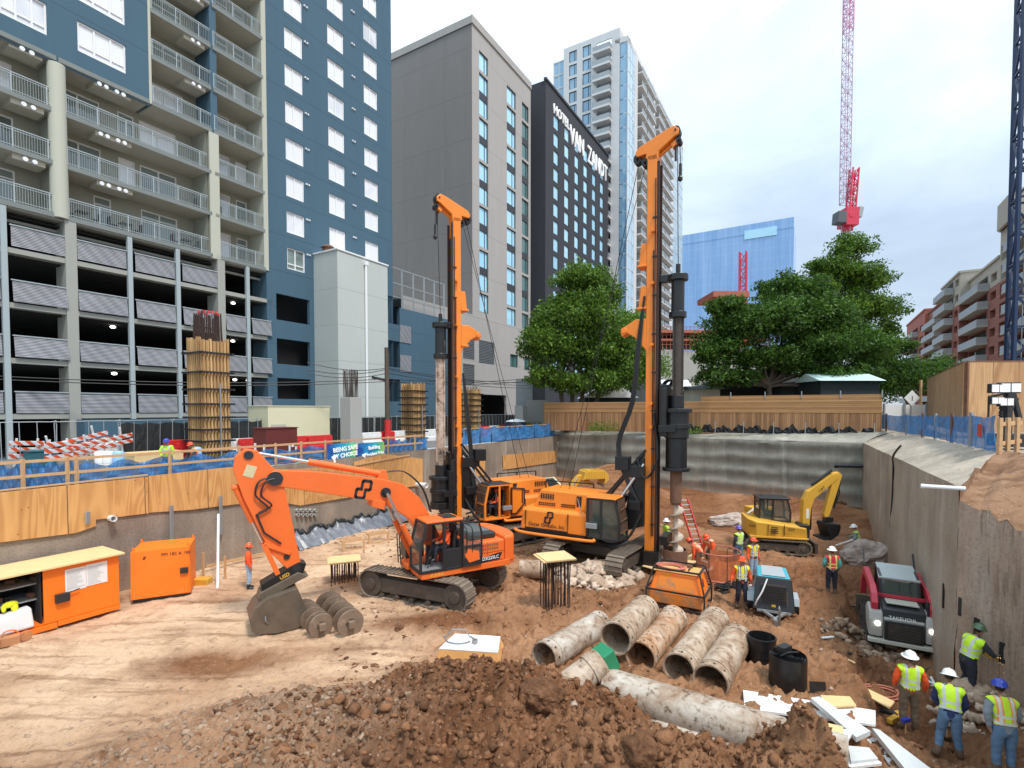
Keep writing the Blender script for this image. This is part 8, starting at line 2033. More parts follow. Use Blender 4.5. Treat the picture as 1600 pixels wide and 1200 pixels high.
person('seated operator in orange shirt inside the orange excavator cab', tuple(p), EYAW, 1.74, SIT, headturn=R(35), pants='darkpants', hat='hatorange', boots='bootblack')
Rz = Matrix.Rotation(R(210),3,'Z'); p = Vector(RL2)+Rz @ Vector((1.62,.98,2.0))
person('operator in red hat and yellow vest seated in the far drill rig cab', tuple(p), R(210), 1.74, SIT, headturn=R(30), vest='yellowvest', pants='darkpants', boots='bootblack')
def at_(px, py): q = GH(px,py); return (q.x,q.y,q.z+.0)
person('worker in orange shirt, orange hat and black rubber boots beside the excavator arm', at_(389,921), R(25), 1.76, dict(elL=(-.02,.27,1.16),wrL=(.05,.33,.95)), pants='jeanslight', boots='bootblack')
person('worker in lime jacket and white hat standing behind the auger', at_(1040,868), R(10), 1.76, dict(wrL=(.25,.2,1.05),elL=(.05,.24,1.15)), shirt='limeshirt', pants='navyshirt', hat='hatwhite')
person('worker in lime vest and purple hat walking away left of the mini excavator', at_(1154,884), R(115), 1.76, dict(knL=(.14,.11,.52),anL=(.05,.12,.12),toL=(.2,.13,.06),anR=(-.22,-.12,.16),toR=(-.06,-.13,.05),knR=(-.03,-.11,.50)), shirt='darkshirt', vest='limevest', hat='hatpurple', pants='jeans')
person('worker in orange sleeves and yellow vest with pale jeans behind the walking man', at_(1176,908), R(-75), 1.76, dict(wrR=(.10,-.30,.93)), vest='yellowvest', pants='jeanslight')
person('man in yellow black vest and dark trousers walking toward the camera', at_(1158,950), R(-98), 1.78, dict(elL=(-.06,.27,1.17),wrL=(.02,.33,.95),elR=(-.03,-.28,1.16),wrR=(.05,-.35,.96),knL=(.12,.11,.53),anL=(.08,.13,.12),toL=(.24,.14,.07),anR=(-.10,-.13,.10),toR=(.07,-.14,.04)), vest='yellowvest', pants='darkpants')
BEND = dict(pel=(-.10,0,.80), hiL=(-.08,.1,.76), hiR=(-.08,-.1,.76), knL=(.14,.16,.48), knR=(.16,-.14,.48), elL=(.25,.26,1.15), wrL=(.48,.2,1.02), elR=(.25,-.26,1.15), wrR=(.48,-.2,1.02), wai=(-.09,0,.94), che=(-.1,0,1.14), nec=(-.1,0,1.30), hd0=(-.09,0,1.39), shL=(-.1,.185,1.25), shR=(-.1,-.185,1.25))
BEND['elL'] = (.12,.26,1.0); BEND['wrL'] = (.33,.2,.88); BEND['elR'] = (.12,-.26,1.0); BEND['wrR'] = (.33,-.2,.88)
person('crouching worker in orange vest nearest the red ladder', at_(1093,892), R(150), 1.76, BEND, lean=R(48), vest='orangevest', pants='tanpants')
person('second worker in orange vest bending beside the casing ring', at_(1111,884), R(-150), 1.76, BEND, lean=R(38), vest='orangevest', pants='tanpants')
person('worker in white hat and lime vest down in the trench holding a long pole', at_(1340,876), R(150), 1.74, dict(elL=(.1,.27,1.17),wrL=(.32,.15,1.1),elR=(.1,-.27,1.2),wrR=(.34,-.12,1.2)), lean=R(14), shirt='greyshirt', vest='limevest', hat='hatwhite', pants='darkpants')
person('man in red vest, teal sleeves and white hat seen from behind', at_(1299,930), R(78), 1.80, dict(elR=(-.05,-.25,1.16),wrR=(.05,-.22,.95),elL=(-.0,.26,1.16),wrL=(.16,.2,1.02)), shirt='tealshirt', vest='redvest', hat='hatwhite', pants='darkpants')
person('man in lime vest over orange shirt and brown trousers standing behind the skid steer', at_(1420,1142), R(70), 1.80, dict(elR=(-.02,-.28,1.16),wrR=(.06,-.30,.94),elL=(.0,.27,1.16),wrL=(.10,.26,.95)), shirt='orangeshirt', vest='limevest', hat='hatwhite', pants='tanpants')
sh = at_(1483,1186)
person('man in lime vest, navy shirt and jeans leaning on a shovel', sh, R(55), 1.80, dict(knL=(.06,.14,.50),anL=(-.10,.20,.10),toL=(.07,.24,.045),anR=(.05,-.18,.10),toR=(.22,-.2,.045),elR=(.10,-.26,1.18),wrR=(.24,-.15,.98),elL=(.12,.25,1.18),wrL=(.22,.05,1.0)), lean=R(27), shirt='navyshirt', vest='limevest', hat='hatwhite', pants='jeans')
wd_ = (10.52,11.65,.30)
person('worker in camouflage hat and grey sleeves cutting the wall with sparks', wd_, R(0), 1.76, dict(knL=(.12,.13,.50),anL=(-.06,.15,.10),toL=(.11,.16,.045),anR=(-.22,-.14,.12),toR=(-.05,-.16,.045),elR=(.24,-.22,1.28),wrR=(.46,-.10,1.22),elL=(.22,.22,1.30),wrL=(.44,.10,1.20)), lean=R(20), shirt='darkshirt', vest='limevest', hat='hatgreen', pants='darkpants', gloves='yellow')
person('man in blue hat with grey sleeves and lime orange vest at the bottom right corner', at_(1568,1215), R(75), 1.80, dict(elL=(.0,.26,1.16),wrL=(.05,.22,.94),elR=(.05,-.25,1.16),wrR=(.18,-.2,.98)), lean=R(14), headturn=R(-30), shirt='greyshirt', vest='limeorange', hat='hatblue', pants='jeans')
p = PD(262,700,22.6); person('street worker in blue hat and lime jacket bending behind the timber rail', (p.x,p.y,3.98), R(-70), 1.72, dict(elL=(.12,.26,1.2),wrL=(.3,.15,1.1),elR=(.12,-.26,1.2),wrR=(.3,-.15,1.1)), lean=R(15), shirt='limeshirt', vest='limevest', hat='hatblue', pants='jeans')
p = PD(303,700,24.6); person('street worker in dark clothes crouching at the foot of the formwork column', (p.x,p.y,3.9), R(-120), 1.70, BEND, lean=R(20), shirt='darkshirt', vest='orangevest', hat='hatorange', pants='darkpants')
M['spark'] = emit('spark_glow', (1,.55,.15), 3)
# tools held
sh = Vector(sh); Rs = Matrix.Rotation(R(55),3,'Z'); mb = MB(); a = sh+Rs @ Vector((.62,-.02,.12)); b = sh+Rs @ Vector((.46,.0,1.22)); mb.tube([a,b],.016,7)
root = mb.build('shovel', M['tanpants'] if False else M['lumber']); tag(root, 'long handled shovel held by the man in the lime vest and jeans', 'shovel')
mb = MB(Matrix.Translation(sh) @ Matrix.Rotation(R(55),4,'Z')); mb.add([(.50,-.11,.12),(.74,-.11,.12),(.62,-.13,-.02) if False else (.84,-.06,-.0),(.84,.06,-.0),(.74,.11,.12) if False else (.6,.12,.14),(.56,.0,.16)], [[0,1,2,3,4,5]]); mb.build('blade', M['black'], root)
wd_ = Vector(wd_); mb = MB(); rr = random.Random(5); q = wd_+Vector((.78,-.05,1.0))
for k in range(14): e = q+Vector((rr.uniform(-.10,.03),rr.uniform(-.06,.06),-abs(rr.gauss(.05,.14)))); mb.sph(tuple(e), rr.uniform(.003,.006), n=5, m=4)
tag(mb.build('sparks', M['spark'], kind='stuff'), None)
mb = MB(); mb.tube([wd_+Vector((.55,0,1.08)), wd_+Vector((.68,-.02,1.06)), wd_+Vector((.76,-.04,1.0))],.015,6); tag(mb.build('cutting_torch', M['steel']), 'cutting torch held against the wall by the worker in the camouflage hat', 'torch')
p = Vector(at_(1340,876)); mb = MB(); mb.tube([p+Vector((.1,0,1.15)), PD(1306,852,24.5), ],.035,7); tag(mb.build('pole', M['white']), 'long pale pole held by the worker in the trench', 'pole')

# --- casing pipes on the ground
def casing(label, a, b, ro, mat, z0=None, z1=None, group='steel drill casings lying in a row', rim=True, wall=.03):
 A = G(a[0],a[1], z0 if z0 is not None else ro); B = G(b[0],b[1], z1 if z1 is not None else ro)
 d = (B-A).normalized(); L = (B-A).length; root = thing('drill_casing', label, 'pipe', tuple((A+B)/2-Z(ro)), world=True, group=group)
 mb = MB(); mb.pipe(A, B, ro, ro-wall, 40)
 o = mb.build('tube', mat, root, smooth=True)
 if rim:
  for p_, s in ((A,1),(B,-1)): mb = MB(); mb.pipe(p_-d*s*.004, p_+d*s*.28, ro+.012, ro-wall+.004, 40); mb.pipe(p_+d*s*.30, p_+d*s*.32, ro+.02, ro, 40); mb.build('collar', mat, root, smooth=True)
  mb = MB(); u = d.cross(Vector((0,0,1))).normalized(); v = u.cross(d)
  for p_, s in ((A,1),(B,-1)):
   for k in range(10): t = 2*PI*k/10+.2; q = p_+d*s*.14+(u*math.cos(t)+v*math.sin(t))*(ro+.012); n = (u*math.cos(t)+v*math.sin(t)); mb.cyl(q-n*.01, q+n*.006, .032, n=8)
  mb.build('bolt_holes', M['black'], root, kind='stuff')
 return root, A, B
casing('leftmost casing pipe of the row, white streaked and open toward the camera', (850,1027), (938,975), .40, M['casingwhite'])
casing('casing pipe lying on top of two others with the wide open mouth', (961,998), (1008,952), .42, M['casing'], .98, .92)
casing('casing pipe with rust orange patches under the top one', (1000,1027), (1053,966), .41, M['casingorange'])
casing('second casing pipe from the right with dented flank', (1060,1046), (1118,968), .40, M['casing'])
casing('rightmost casing pipe of the row', (1110,1066), (1152,997), .41, M['casing'])
casing('long white and rust pipe lying crosswise in front of the row', (948,1074), (1325,1190), .44, M['casingwhite'], rim=False, group=None)
casing('thin grey pipe lying in front of the long white pipe', (975,1112), (1180,1190), .16, M['casingwhite'], .17, .17, rim=False, group=None)
casing('short muddy pipe behind the excavator track', (812,889), (855,890), .38, M['casing'], .38, .38, rim=False, group=None)
# core barrel with green square socket
r_, A, B = casing('muddy core barrel with green square socket end resting on the pipes', (872,1085), (938,1035), .34, M['casing'], .45, .95, rim=False, group=None, wall=.05)
d = (B-A).normalized(); mb = MB(); mb.bar(B, B+d*.34, .52, .52); M['greenpaint'] = paint('green_socket_paint', (.02,.22,.10), .45, var=.2, dirt=.04, dirtcol=(.35,.25,.17)); s_ = mb.build('socket', M['greenpaint'], r_, bevel=.03)
mb = MB(); mb.bar(B+d*.32, B+d*.35, .36, .36); mb.build('socket_opening', M['black'], s_); mb = MB(); mb.pipe(A-d*.02, A+d*.25, .36, .3, 24); mb.pipe(B-d*.35, B-d*.1, .37, .33, 24); mb.build('collar', M['casing'], r_, smooth=True)
# casing under the auger with ring
k = Vector(RL)+Matrix.Rotation(RY,3,'Z') @ Vector((4.53,0,0)); mb = MB(); mb.pipe((k.x,k.y,-.3),(k.x,k.y,1.05),.50,.46,32); tag(mb.build('drill_casing', M['rust'], smooth=True), 'upright rusty casing around the auger', 'pipe')
def hoop(label, px, py, r, tube_r, z, mat, name='reinforcing_ring', cat='ring'):
 p = GH(px,py); mb = MB(); pts = [(p.x+r*math.cos(2*PI*i/40),p.y+r*math.sin(2*PI*i/40),p.z+z) for i in range(41)]; mb.tube(pts,tube_r,6); tag(mb.build(name, mat, smooth=True), label, cat)
hoop('white grey ring lying around the hole beside the auger casing', 1076, 893, .95, .06, .3, M['white'])
hoop('orange ring on top of the mesh cage behind the power pack', 1122, 890, .9, .03, .85, M['redhose'])
hoop('orange ring at the bottom of the mesh cage', 1122, 905, .9, .03, .15, M['redhose'])
M['orangemesh'] = mesh_mat('orange_plastic_mesh', (.62,.17,.06), .72)
p = GH(1122,905); root = thing('mesh_cage', 'orange mesh barrier ring behind the power pack', 'barrier', tuple(p), world=True); mb = MB()
for i in range(16):
 a0, a1 = 2*PI*i/16, 2*PI*(i+1)/16
 if 3 < i < 8: continue
 mb.quad((p.x+.9*math.cos(a0),p.y+.9*math.sin(a0),p.z+.1),(p.x+.9*math.cos(a1),p.y+.9*math.sin(a1),p.z+.1),(p.x+.9*math.cos(a1),p.y+.9*math.sin(a1),p.z+1.0),(p.x+.9*math.cos(a0),p.y+.9*math.sin(a0),p.z+1.0))
mb.build('mesh', M['orangemesh'], root); mb = MB()
for i in range(8): a = 2*PI*i/8; mb.cyl((p.x+.9*math.cos(a),p.y+.9*math.sin(a),p.z),(p.x+.9*math.cos(a),p.y+.9*math.sin(a),p.z+1.1),.02,n=6)
mb.build('stakes', M['rust'], root, kind='stuff')
# dark hose coils and drill plates around the hole
for k,(px,py,r) in enumerate(((1148,922,.35),(1128,925,.28))):
 q = GH(px,py); mb = MB(); pts = []
 for i in range(110): a = i*.35; rr_ = r*(.8+.2*math.sin(i*.1)); pts.append((q.x+rr_*math.cos(a),q.y+rr_*math.sin(a),q.z+.05+.0022*i+.02*math.sin(i)))
 mb.tube(pts,.022,6); tag(mb.build('hose_coil', M['rubber'], smooth=True), ['coil of black hose in front of the orange mesh cage','smaller coil of black hose beside the power pack cage'][k], 'hose')
def sheet(name, label, cat, pix, z, th, mat, tilt=None):
 P = [G(x,y,z if not tilt else tilt[i]) for i,(x,y) in enumerate(pix)]
 q0 = hz(sum(p.x for p in P)/4, sum(p.y for p in P)/4)
 P = [G(x,y,q0+(z if not tilt else tilt[i])) for i,(x,y) in enumerate(pix)]
 mb = MB(); n = len(P); mb.add([tuple(p) for p in P]+[tuple(p-Z(th)) for p in P], [list(range(n)),list(range(n,2*n))[::-1]]+[[i,(i+1)%n,n+(i+1)%n,n+i] for i in range(n)])
 return tag(mb.build(name, mat), label, cat)
sheet('plywood_sheet','plywood sheet lying behind the power pack beside the hole','plywood',[(1003,884),(1022,877),(1062,888),(1045,896)],.35,.03,M['plypale'])
sheet('plank','short plank beside the ring and the casing','plank',[(1068,872),(1088,862),(1100,872),(1078,882)],.5,.03,M['plypale'])
sheet('scrap_lumber','thin board lying left of the power pack','plank',[(990,915),(1018,921),(1016,924),(988,918)],.1,.04,M['plypale'])
# white sheets and boards at bottom right
M['foam'] = paint('dirty_white_board', (.80,.80,.79), .55, var=.06, scale=1.5, dirt=.02, dirtcol=(.55,.42,.30), bmp=.1)
M['foamgrey'] = paint('pale_scuffed_board', (.60,.62,.62), .5, var=.15, scale=2, dirt=.06, dirtcol=(.42,.34,.26))
G0 = 'white boards dumped beside the workers'
def bd(label, pix, z, mat='foam', th=.05, tilt=None): tag(sheet('board', label, 'board', pix, z, th, M[mat], tilt), group=G0)
bd('widest white board lying across the back of the dump', [(1161,1078),(1368,1110),(1368,1132),(1164,1107)], .12)
bd('tan plywood board under the widest white board', [(1282,1086),(1328,1088),(1338,1102),(1290,1104)], .22, 'plypale', .04)
bd('plywood sheet lying on red hose coils behind the white boards', [(1333,1075),(1352,1074),(1398,1096),(1390,1106)], .30, 'plypale', .03)
bd('long pale grey board crossing over the widest white board', [(1267,1090),(1280,1088),(1360,1142),(1338,1152)], .35, 'foamgrey', .10)
bd('long foam edged board running to the bottom edge of the photo', [(1362,1137),(1374,1140),(1456,1202),(1418,1206)], .30, 'foamgrey', .12)
bd('tan stained board in the middle of the dump', [(1240,1118),(1318,1135),(1316,1160),(1250,1150)], .42, 'plypale', .03)
bd('white board fanned under the stained one', [(1225,1135),(1335,1140),(1318,1168),(1262,1162)], .36)
bd('square white offcut at the bottom of the dump', [(1300,1175),(1350,1172),(1378,1192),(1320,1200)], .34)
bd('second square white offcut lying askew', [(1325,1165),(1358,1168),(1372,1185),(1330,1190)], .40, 'foamgrey')
bd('pale plywood board half buried at the bottom edge', [(1284,1165),(1335,1166),(1318,1192),(1300,1192)], .28, 'plypale')
bd('wide white board beneath the fanned offcuts', [(1345,1145),(1372,1142),(1440,1200),(1400,1204)], .12, 'foam', .08)
q = GH(1368,1090); mb = MB(); pts = []
for i in range(120): a = i*.32; r = .42+.05*math.sin(i*.21); pts.append((q.x+r*1.15*math.cos(a),q.y-.1+r*.8*math.sin(a),q.z+.06+.0015*i))
mb.tube(pts,.018,5); tag(mb.build('hose_coil', M['redhose'], smooth=True), 'coil of red hose around the plywood sheet beside the boards', 'hose')
for k,(px,py,m_) in enumerate(((1395,1128,'yellow'),(1405,1122,'yellow'),(1388,1118,'black'))):
 q = GH(px,py); mb = MB(); mb.bx((q.x,q.y,q.z+.06),(.34,.12,.12),.5+k); mb.cyl((q.x+.1,q.y,q.z+.1),(q.x+.32,q.y+.1,q.z+.12),.03,n=8); tag(mb.build('power_tool', M[m_], bevel=.02), ['yellow hand tool beside the red hose coil','second yellow hand tool nearer the standing man','black hand tool next to the yellow ones'][k], 'tool')
q = GH(1415,1148); mb = MB(); mb.tube([(q.x,q.y,q.z),(q.x,q.y,q.z+.32)],.015,6); r0 = mb.build('mallet', M['lumber']); tag(r0,'small mallet with blue head near the boots of the standing man','mallet'); mb = MB(); mb.bx((q.x,q.y,q.z+.34),(.2,.09,.09),.3); mb.build('head', M['hatblue'], r0, bevel=.01)
for k,(a,b) in enumerate((((1445,1062),(1480,1078)),((1450,1072),(1490,1072)),((1442,1078),(1478,1098)),((1455,1058),(1468,1085)))):
 P, Q = G(*a,-.2), G(*b,-.25); mb = MB(); mb.tube([P,Q],.03,7); tag(mb.build('plastic_pipe', M['white']), ['short white plastic pipe behind the man in jeans','white plastic pipe lying flat behind the man in jeans','longest white plastic pipe under the others','white plastic pipe crossing over the others'][k], 'pipe', 'white plastic pipe offcuts')
P = [GH(x,y)+Z(.04) for x,y in ((1398,1060),(1430,1050),(1455,1045),(1480,1047),(1505,1056),(1525,1062))]; mb = MB(); mb.tube(P,.02,6); tag(mb.build('hose', M['steel'], smooth=True), 'pale hose curving across the trench floor to the wall', 'hose')
# black drums
M['drumblack'] = paint('black_plastic_drum', (.012,.012,.013), .35, var=.4, scale=3, bmp=.4, dirt=-.02, dirtcol=(.12,.09,.07))
def drum(label, px, py, r, h, roll):
 q = GH(px,py); root = thing('black_roll', label, 'roll', (q.x,q.y+r,q.z), world=True, group='black rolls standing between the pipes and the trench'); c = Vector((q.x,q.y+r,q.z))
 mb = MB()
 if not roll: mb.pipe(c,c+Z(h),r,r-.03,36); [mb.pipe(c+Z(h*t),c+Z(h*t+.03),r+.012,r,36) for t in (.02,.3,.6,.93)]; mb.cyl(c+Z(.2),c+Z(.22),r-.03,n=30)
 else:
  pts = []; turns = 5
  vs = []; fs = []; K = 200
  for i in range(K+1):
   a = 2*PI*turns*i/K; rr_ = r*(1-.13*a/(2*PI))+.0; rr_ = max(rr_,.1)
   vs += [(c.x+rr_*math.cos(a+2.5),c.y+rr_*math.sin(a+2.5),c.z+.0),(c.x+rr_*math.cos(a+2.5),c.y+rr_*math.sin(a+2.5),c.z+h+.012*math.sin(a*1.7))]
  for i in range(K): q_ = 2*i; fs.append([q_,q_+2,q_+3,q_+1])
  mb.add(vs, fs)
 mb.build('sheet', M['drumblack'], root, smooth=True)
 if roll:
  mb = MB(); mb.cyl(c+Z(.05),c+Z(h-.06),r*.97,n=30); mb.build('core', M['drumblack'], root)
  mb = MB(); mb.add([tuple(c+Vector((.35,-.32,h*.35))),tuple(c+Vector((.78,-.28,h*.3))),tuple(c+Vector((.82,-.25,-.0))),tuple(c+Vector((.36,-.34,-.0)))],[[0,1,2,3]]); mb.build('loose_flap', M['blackfilm'], root)
  mb = MB(); mb.bx(tuple(c+Vector((-.05,.1,h+.10))),(.34,.2,.16),.5); mb.tube([c+Vector((-.25,-.1,h)),c+Vector((-.1,-.2,h+.14)),c+Vector((.2,-.1,h+.1))],.025,6); mb.build('strap_bundle', M['blacktrim'], root, bevel=.03)
drum('tall open black drum behind the wrapped black roll', 1200, 1044, .36, .72, False)
drum('wrapped black plastic roll with loose flap and strap bundle', 1246, 1086, .44, .80, True)
# rebar stands with plywood caps
def capped(label, px, py, w, d, h, rz, n, rad=.02, layers=2):
 q = GH(px,py); root = thing('rebar_cage', label, 'rebar cage', (q.x,q.y,q.z), rz, group='rebar pile heads with plywood caps')
 mb = MB(); rr = random.Random(px)
 for i in range(n):
  t = i/(n-1)*2-1
  for y in (-d*.40,-d*.1,d*.25) if layers > 1 else (-d*.38,d*.3):
   x = t*w*.45+rr.uniform(-.04,.04); mb.tube([(x,y+rr.uniform(-.04,.04),-.2),(x+rr.uniform(-.02,.02),y,h*.5),(x+rr.uniform(-.02,.02),y,h)],rad,5)
 mb.build('rebar', M['rebar'], root, kind='stuff')
 mb = MB(); mb.box(-w/2-.1,w/2+.1,-d/2-.1,d/2+.1,h,h+.035); mb.box(-w/2-.02,w/2+.08,-d/2-.12,d/2+.06,h+.037,h+.072); mb.build('plywood_cap', M['plypale'], root)
capped('tall rebar cage with plywood cap right of the excavator', 866, 950, 1.0, .85, 1.78, R(18), 9)
capped('low rebar cage with plywood cap left of the excavator', 538, 904, 1.05, .8, .75, R(20), 9)
# augers lying beside the bucket
def lying_auger(label, a, b, r, z):
 A, B = G(*a,z), G(*b,z); d = (B-A); L = d.length; d.normalize(); u = d.cross(Z(1)).normalized(); v = u.cross(d); root = thing('auger', label, 'auger', tuple((A+B)/2-Z(z)), world=True, group='loose augers beside the excavator bucket')
 mb = MB(); mb.cyl(A, B, .09, n=12); vs = []; fs = []; T = 3.6; K = 90
 for k in range(K+1):
  t = 2*PI*T*k/K; c = A+d*(L*(.04+.9*k/K)); w_ = u*math.cos(t)+v*math.sin(t)
  vs += [c+w_*.08,c+w_*r,c+w_*.08+d*.04,c+w_*r+d*.04]
 for k in range(K): q = k*4; fs += [[q,q+1,q+5,q+4],[q+2,q+6,q+7,q+3],[q+1,q+3,q+7,q+5]]
 mb.add(vs, fs); mb.build('flight', M['rust2'], root); mb = MB(); mb.bar(A-d*.18, A, .20, .20); mb.pipe(A-d*.02,A+d*.05,r*.98,r*.35,26); mb.build('kelly_box', M['rust2'], root, bevel=.01)
M['rust2'] = paint('mud_caked_auger', (.23,.16,.11), .8, .2, var=.35, scale=5, dirt=.08, dirtcol=(.42,.30,.21), bmp=.5)
lying_auger('muddy auger lying nearest to the excavator bucket', (502,978), (472,950), .38, .38)
lying_auger('second muddy auger lying right of the first one', (548,974), (510,938), .42, .42)
# white topped block in the heap
q = GH(735,1032); root = thing('concrete_block', 'white topped block with orange side and chain half buried in the heap', 'block', (q.x,q.y+.45,q.z-.30), R(-8), scale=1.35)
mb = MB(); mb.add([(-.72,-.42,0),(.72,-.42,0),(.72,.42,0),(-.72,.42,0),(-.60,-.36,.42),(.62,-.36,.42),(.55,.36,.42),(-.45,.36,.42)], [[0,3,2,1],[0,1,5,4],[1,2,6,5],[2,3,7,6],[3,0,4,7]]); mb.build('side', M['toporange'], root, bevel=.02)
mb = MB(); mb.add([(-.60,-.36,.425),(.62,-.36,.425),(.55,.36,.425),(-.45,.36,.425),(-.60,-.36,.445),(.62,-.36,.445),(.55,.36,.445),(-.45,.36,.445)], [[0,3,2,1],[4,5,6,7],[0,1,5,4],[1,2,6,5],[2,3,7,6],[3,0,4,7]]); mb.build('top', M['foam'], root)
mb = MB(); pts = [(-.3+.35*math.cos(t)*(1 if t < 3 else .8),.05+.2*math.sin(t),.47+(.12 if 1 < t < 2.4 else 0)) for t in np.linspace(0,6.0,26)]; mb.tube(pts,.014,5); mb.cyl((.08,-.05,.455),(.08,-.05,.53),.06,n=10); mb.build('chain', M['steel'], root)
# --- left storage boxes
def wallbox(label, a, b, zt, depth, yaw=None):
 A, B = G(*a), G(*b); d = (B-A); w = d.length; rz = math.atan2(d.y,d.x); return A, w, rz
A, w, rz = wallbox('', (187,950), (298,928), 1.9, 1.5)
rzA = math.atan2(U.y,U.x)
aR = G(187,951); root = thing('storage_box', 'long orange storage cabinet with open left half and notices on the door', 'storage box', (aR.x,aR.y,0), rzA)
W, D, H = 5.4, 1.45, 1.92; O = M['orangebox']
mb = MB(); mb.box(-W,0,D-.05,D,.16,H); mb.box(-W,-W+.05,0.03,D,.16,H); mb.box(-.05,0,0.03,D,.16,H); mb.box(-W,0,.03,D,.16,.22); mb.build('shell', O, root)
mb = MB(); mb.prism([(-W-.1,H+.02),(.12,H+.02),(.12,H+.07),(-W-.1,H+.07)], -.2, D+.1); mb.build('roof', M['plytop'] if 'plytop' in M else M['plypale'], root)
mb = MB(); mb.box(-2.05,0,-.02,.03,.18,H); dr = mb.build('door', O, root, bevel=.01)
mb = MB(); mb.box(-1.50,-.95,-.035,-.02,1.05,1.78); mb.box(-.94,-.35,-.035,-.02,1.08,1.80); nt_ = mb.build('notices', M['white'], dr)
mb = MB(); rr = random.Random(2)
for c0 in (-1.46,-.90):
 for k in range(17): mb.box(c0, c0+rr.uniform(.25,.48), -.038,-.0355, 1.12+.037*k, 1.128+.037*k)
mb.build('print', M['grey'], nt_, kind='stuff')
mb = MB(); mb.box(-1.78,-1.42,-.16,-.02,.78,1.06); mb.bar((-1.5,-.1,1.02),(-1.15,-.12,1.1),.03); mb.build('lock_box', M['blacktrim'], dr, bevel=.01)
mb = MB(); mb.box(-1.72,-.0,-.06,.0,.02,.17); mb.box(-4.0,-1.75,-.10,0,.0,.16); mb.build('skid', M['orangebox'], root)
mb = MB()
for z in (.95,1.45): mb.box(-W+.1,-2.1,.3,D-.06,z,z+.04)
mb.build('shelves', M['grey'], root); mb = MB(); mb.box(-2.12,-2.08,.05,D-.05,.22,H); mb.build('partition', M['void'], root)
mb = MB(); mb.box(-W+.06,-2.1,D-.08,D-.06,.22,H); mb.build('inside_back', M['void'], root)
rr = random.Random(9)
for k in range(14):
 mb = MB(); x = -W+1.0+rr.uniform(0,2.6); z = rr.choice((.99,1.49)); mb.bx((x,rr.uniform(.4,.9),z+.07),(rr.uniform(.12,.4),.25,rr.uniform(.08,.2)),rr.uniform(-.5,.5)); o = mb.build('stored_item', M[rr.choice(['black','rust','grey','darkshirt','trackframe'])]); o.parent = None
 o.matrix_world = Matrix.Translation((aR.x,aR.y,0)) @ Matrix.Rotation(rzA,4,'Z'); tag(o, 'dark tools and odds and ends on the shelves of the open cabinet', 'tool', 'things on the cabinet shelves')
def inbox(name, label, cat, fn, mat, bev=0, smooth=False):
 mb = MB(); fn(mb); o = mb.build(name, mat, bevel=bev, smooth=smooth); o.location = (aR.x,aR.y,0); o.rotation_euler = (0,0,rzA); return tag(o, label, cat)
inbox('gloves','bright yellow gloves hanging over the shelf of the open cabinet','gloves',lambda m: (m.sph((-2.75,.3,1.0),.13,(1.5,.6,.8),8,6), m.sph((-2.65,.28,.88),.09,(1,.6,1.4),8,6), m.sph((-2.9,.28,.92),.08,(.8,.6,1.5),8,6)), M['yellowcloth'] if 'yellowcloth' in M else cloth('yellow_cloth',(.80,.78,.03)))
inbox('foam_block','white wrapped block lying on the cabinet floor','block',lambda m: m.add([(-3.9,-.15,.22),(-2.3,-.1,.22),(-2.2,.5,.22),(-3.9,.6,.22),(-3.85,-.1,.62),(-2.35,-.05,.85),(-2.3,.45,.82),(-3.8,.55,.65)], [[0,3,2,1],[4,5,6,7],[0,1,5,4],[1,2,6,5],[2,3,7,6],[3,0,4,7]]), M['foam'], .06)
inbox('jacket','dark red folded jacket on top of the open cabinet','jacket',lambda m: (m.sph((-4.35,.3,2.08),.28,(1.2,.8,.5),10,7), m.sph((-4.15,.2,2.05),.18,(1.2,.8,.6),10,7)), cloth('maroon_cloth',(.10,.015,.03)))
inbox('jacket','folded orange vest with pale stripes on top of the open cabinet','jacket',lambda m: (m.bx((-3.75,.3,2.08),(.6,.4,.14),.1), m.bx((-3.68,.25,2.18),(.45,.32,.12),-.1)), M['orangevest'], .04)
inbox('cut_off_saw','orange cut-off saw with round blade on the ground before the cabinet','saw',lambda m: (m.cyl((-3.75,-.62,.24),(-3.75,-.55,.24),.24,n=24), m.bx((-3.45,-.5,.22),(.4,.3,.32),.2)), M['orangeshirt'] if False else M['rust'], .02)
inbox('cut_off_saw','second orange saw lying right of the first one','saw',lambda m: (m.bx((-3.0,-.45,.15),(.5,.3,.26),-.3), m.tube([(-3.15,-.45,.2),(-3.1,-.45,.42),(-2.85,-.42,.4),(-2.75,-.42,.22)],.025,6), m.cyl((-2.62,-.5,.16),(-2.62,-.46,.16),.16,n=18)), M['orange'], .03)
inbox('digging_bar','upright tool with yellow handle leaning on the cabinet opening','tool',lambda m: m.tube([(-3.35,-.35,.2),(-3.2,.02,1.15)],.022,6), M['yellow'])
inbox('timber_post','pale timber post leaning at the left end of the cabinet opening','post',lambda m: m.bar((-4.02,-.35,0),(-4.18,-.02,1.85),.10,.05), M['foam'])
inbox('door_panel','white door leaning open at the left edge of the photo','door',lambda m: (m.box(-5.6,-4.25,-.22,-.17,.12,1.84), m.box(-5.6,-4.25,-.24,-.22,.95,1.02)), M['foam'])
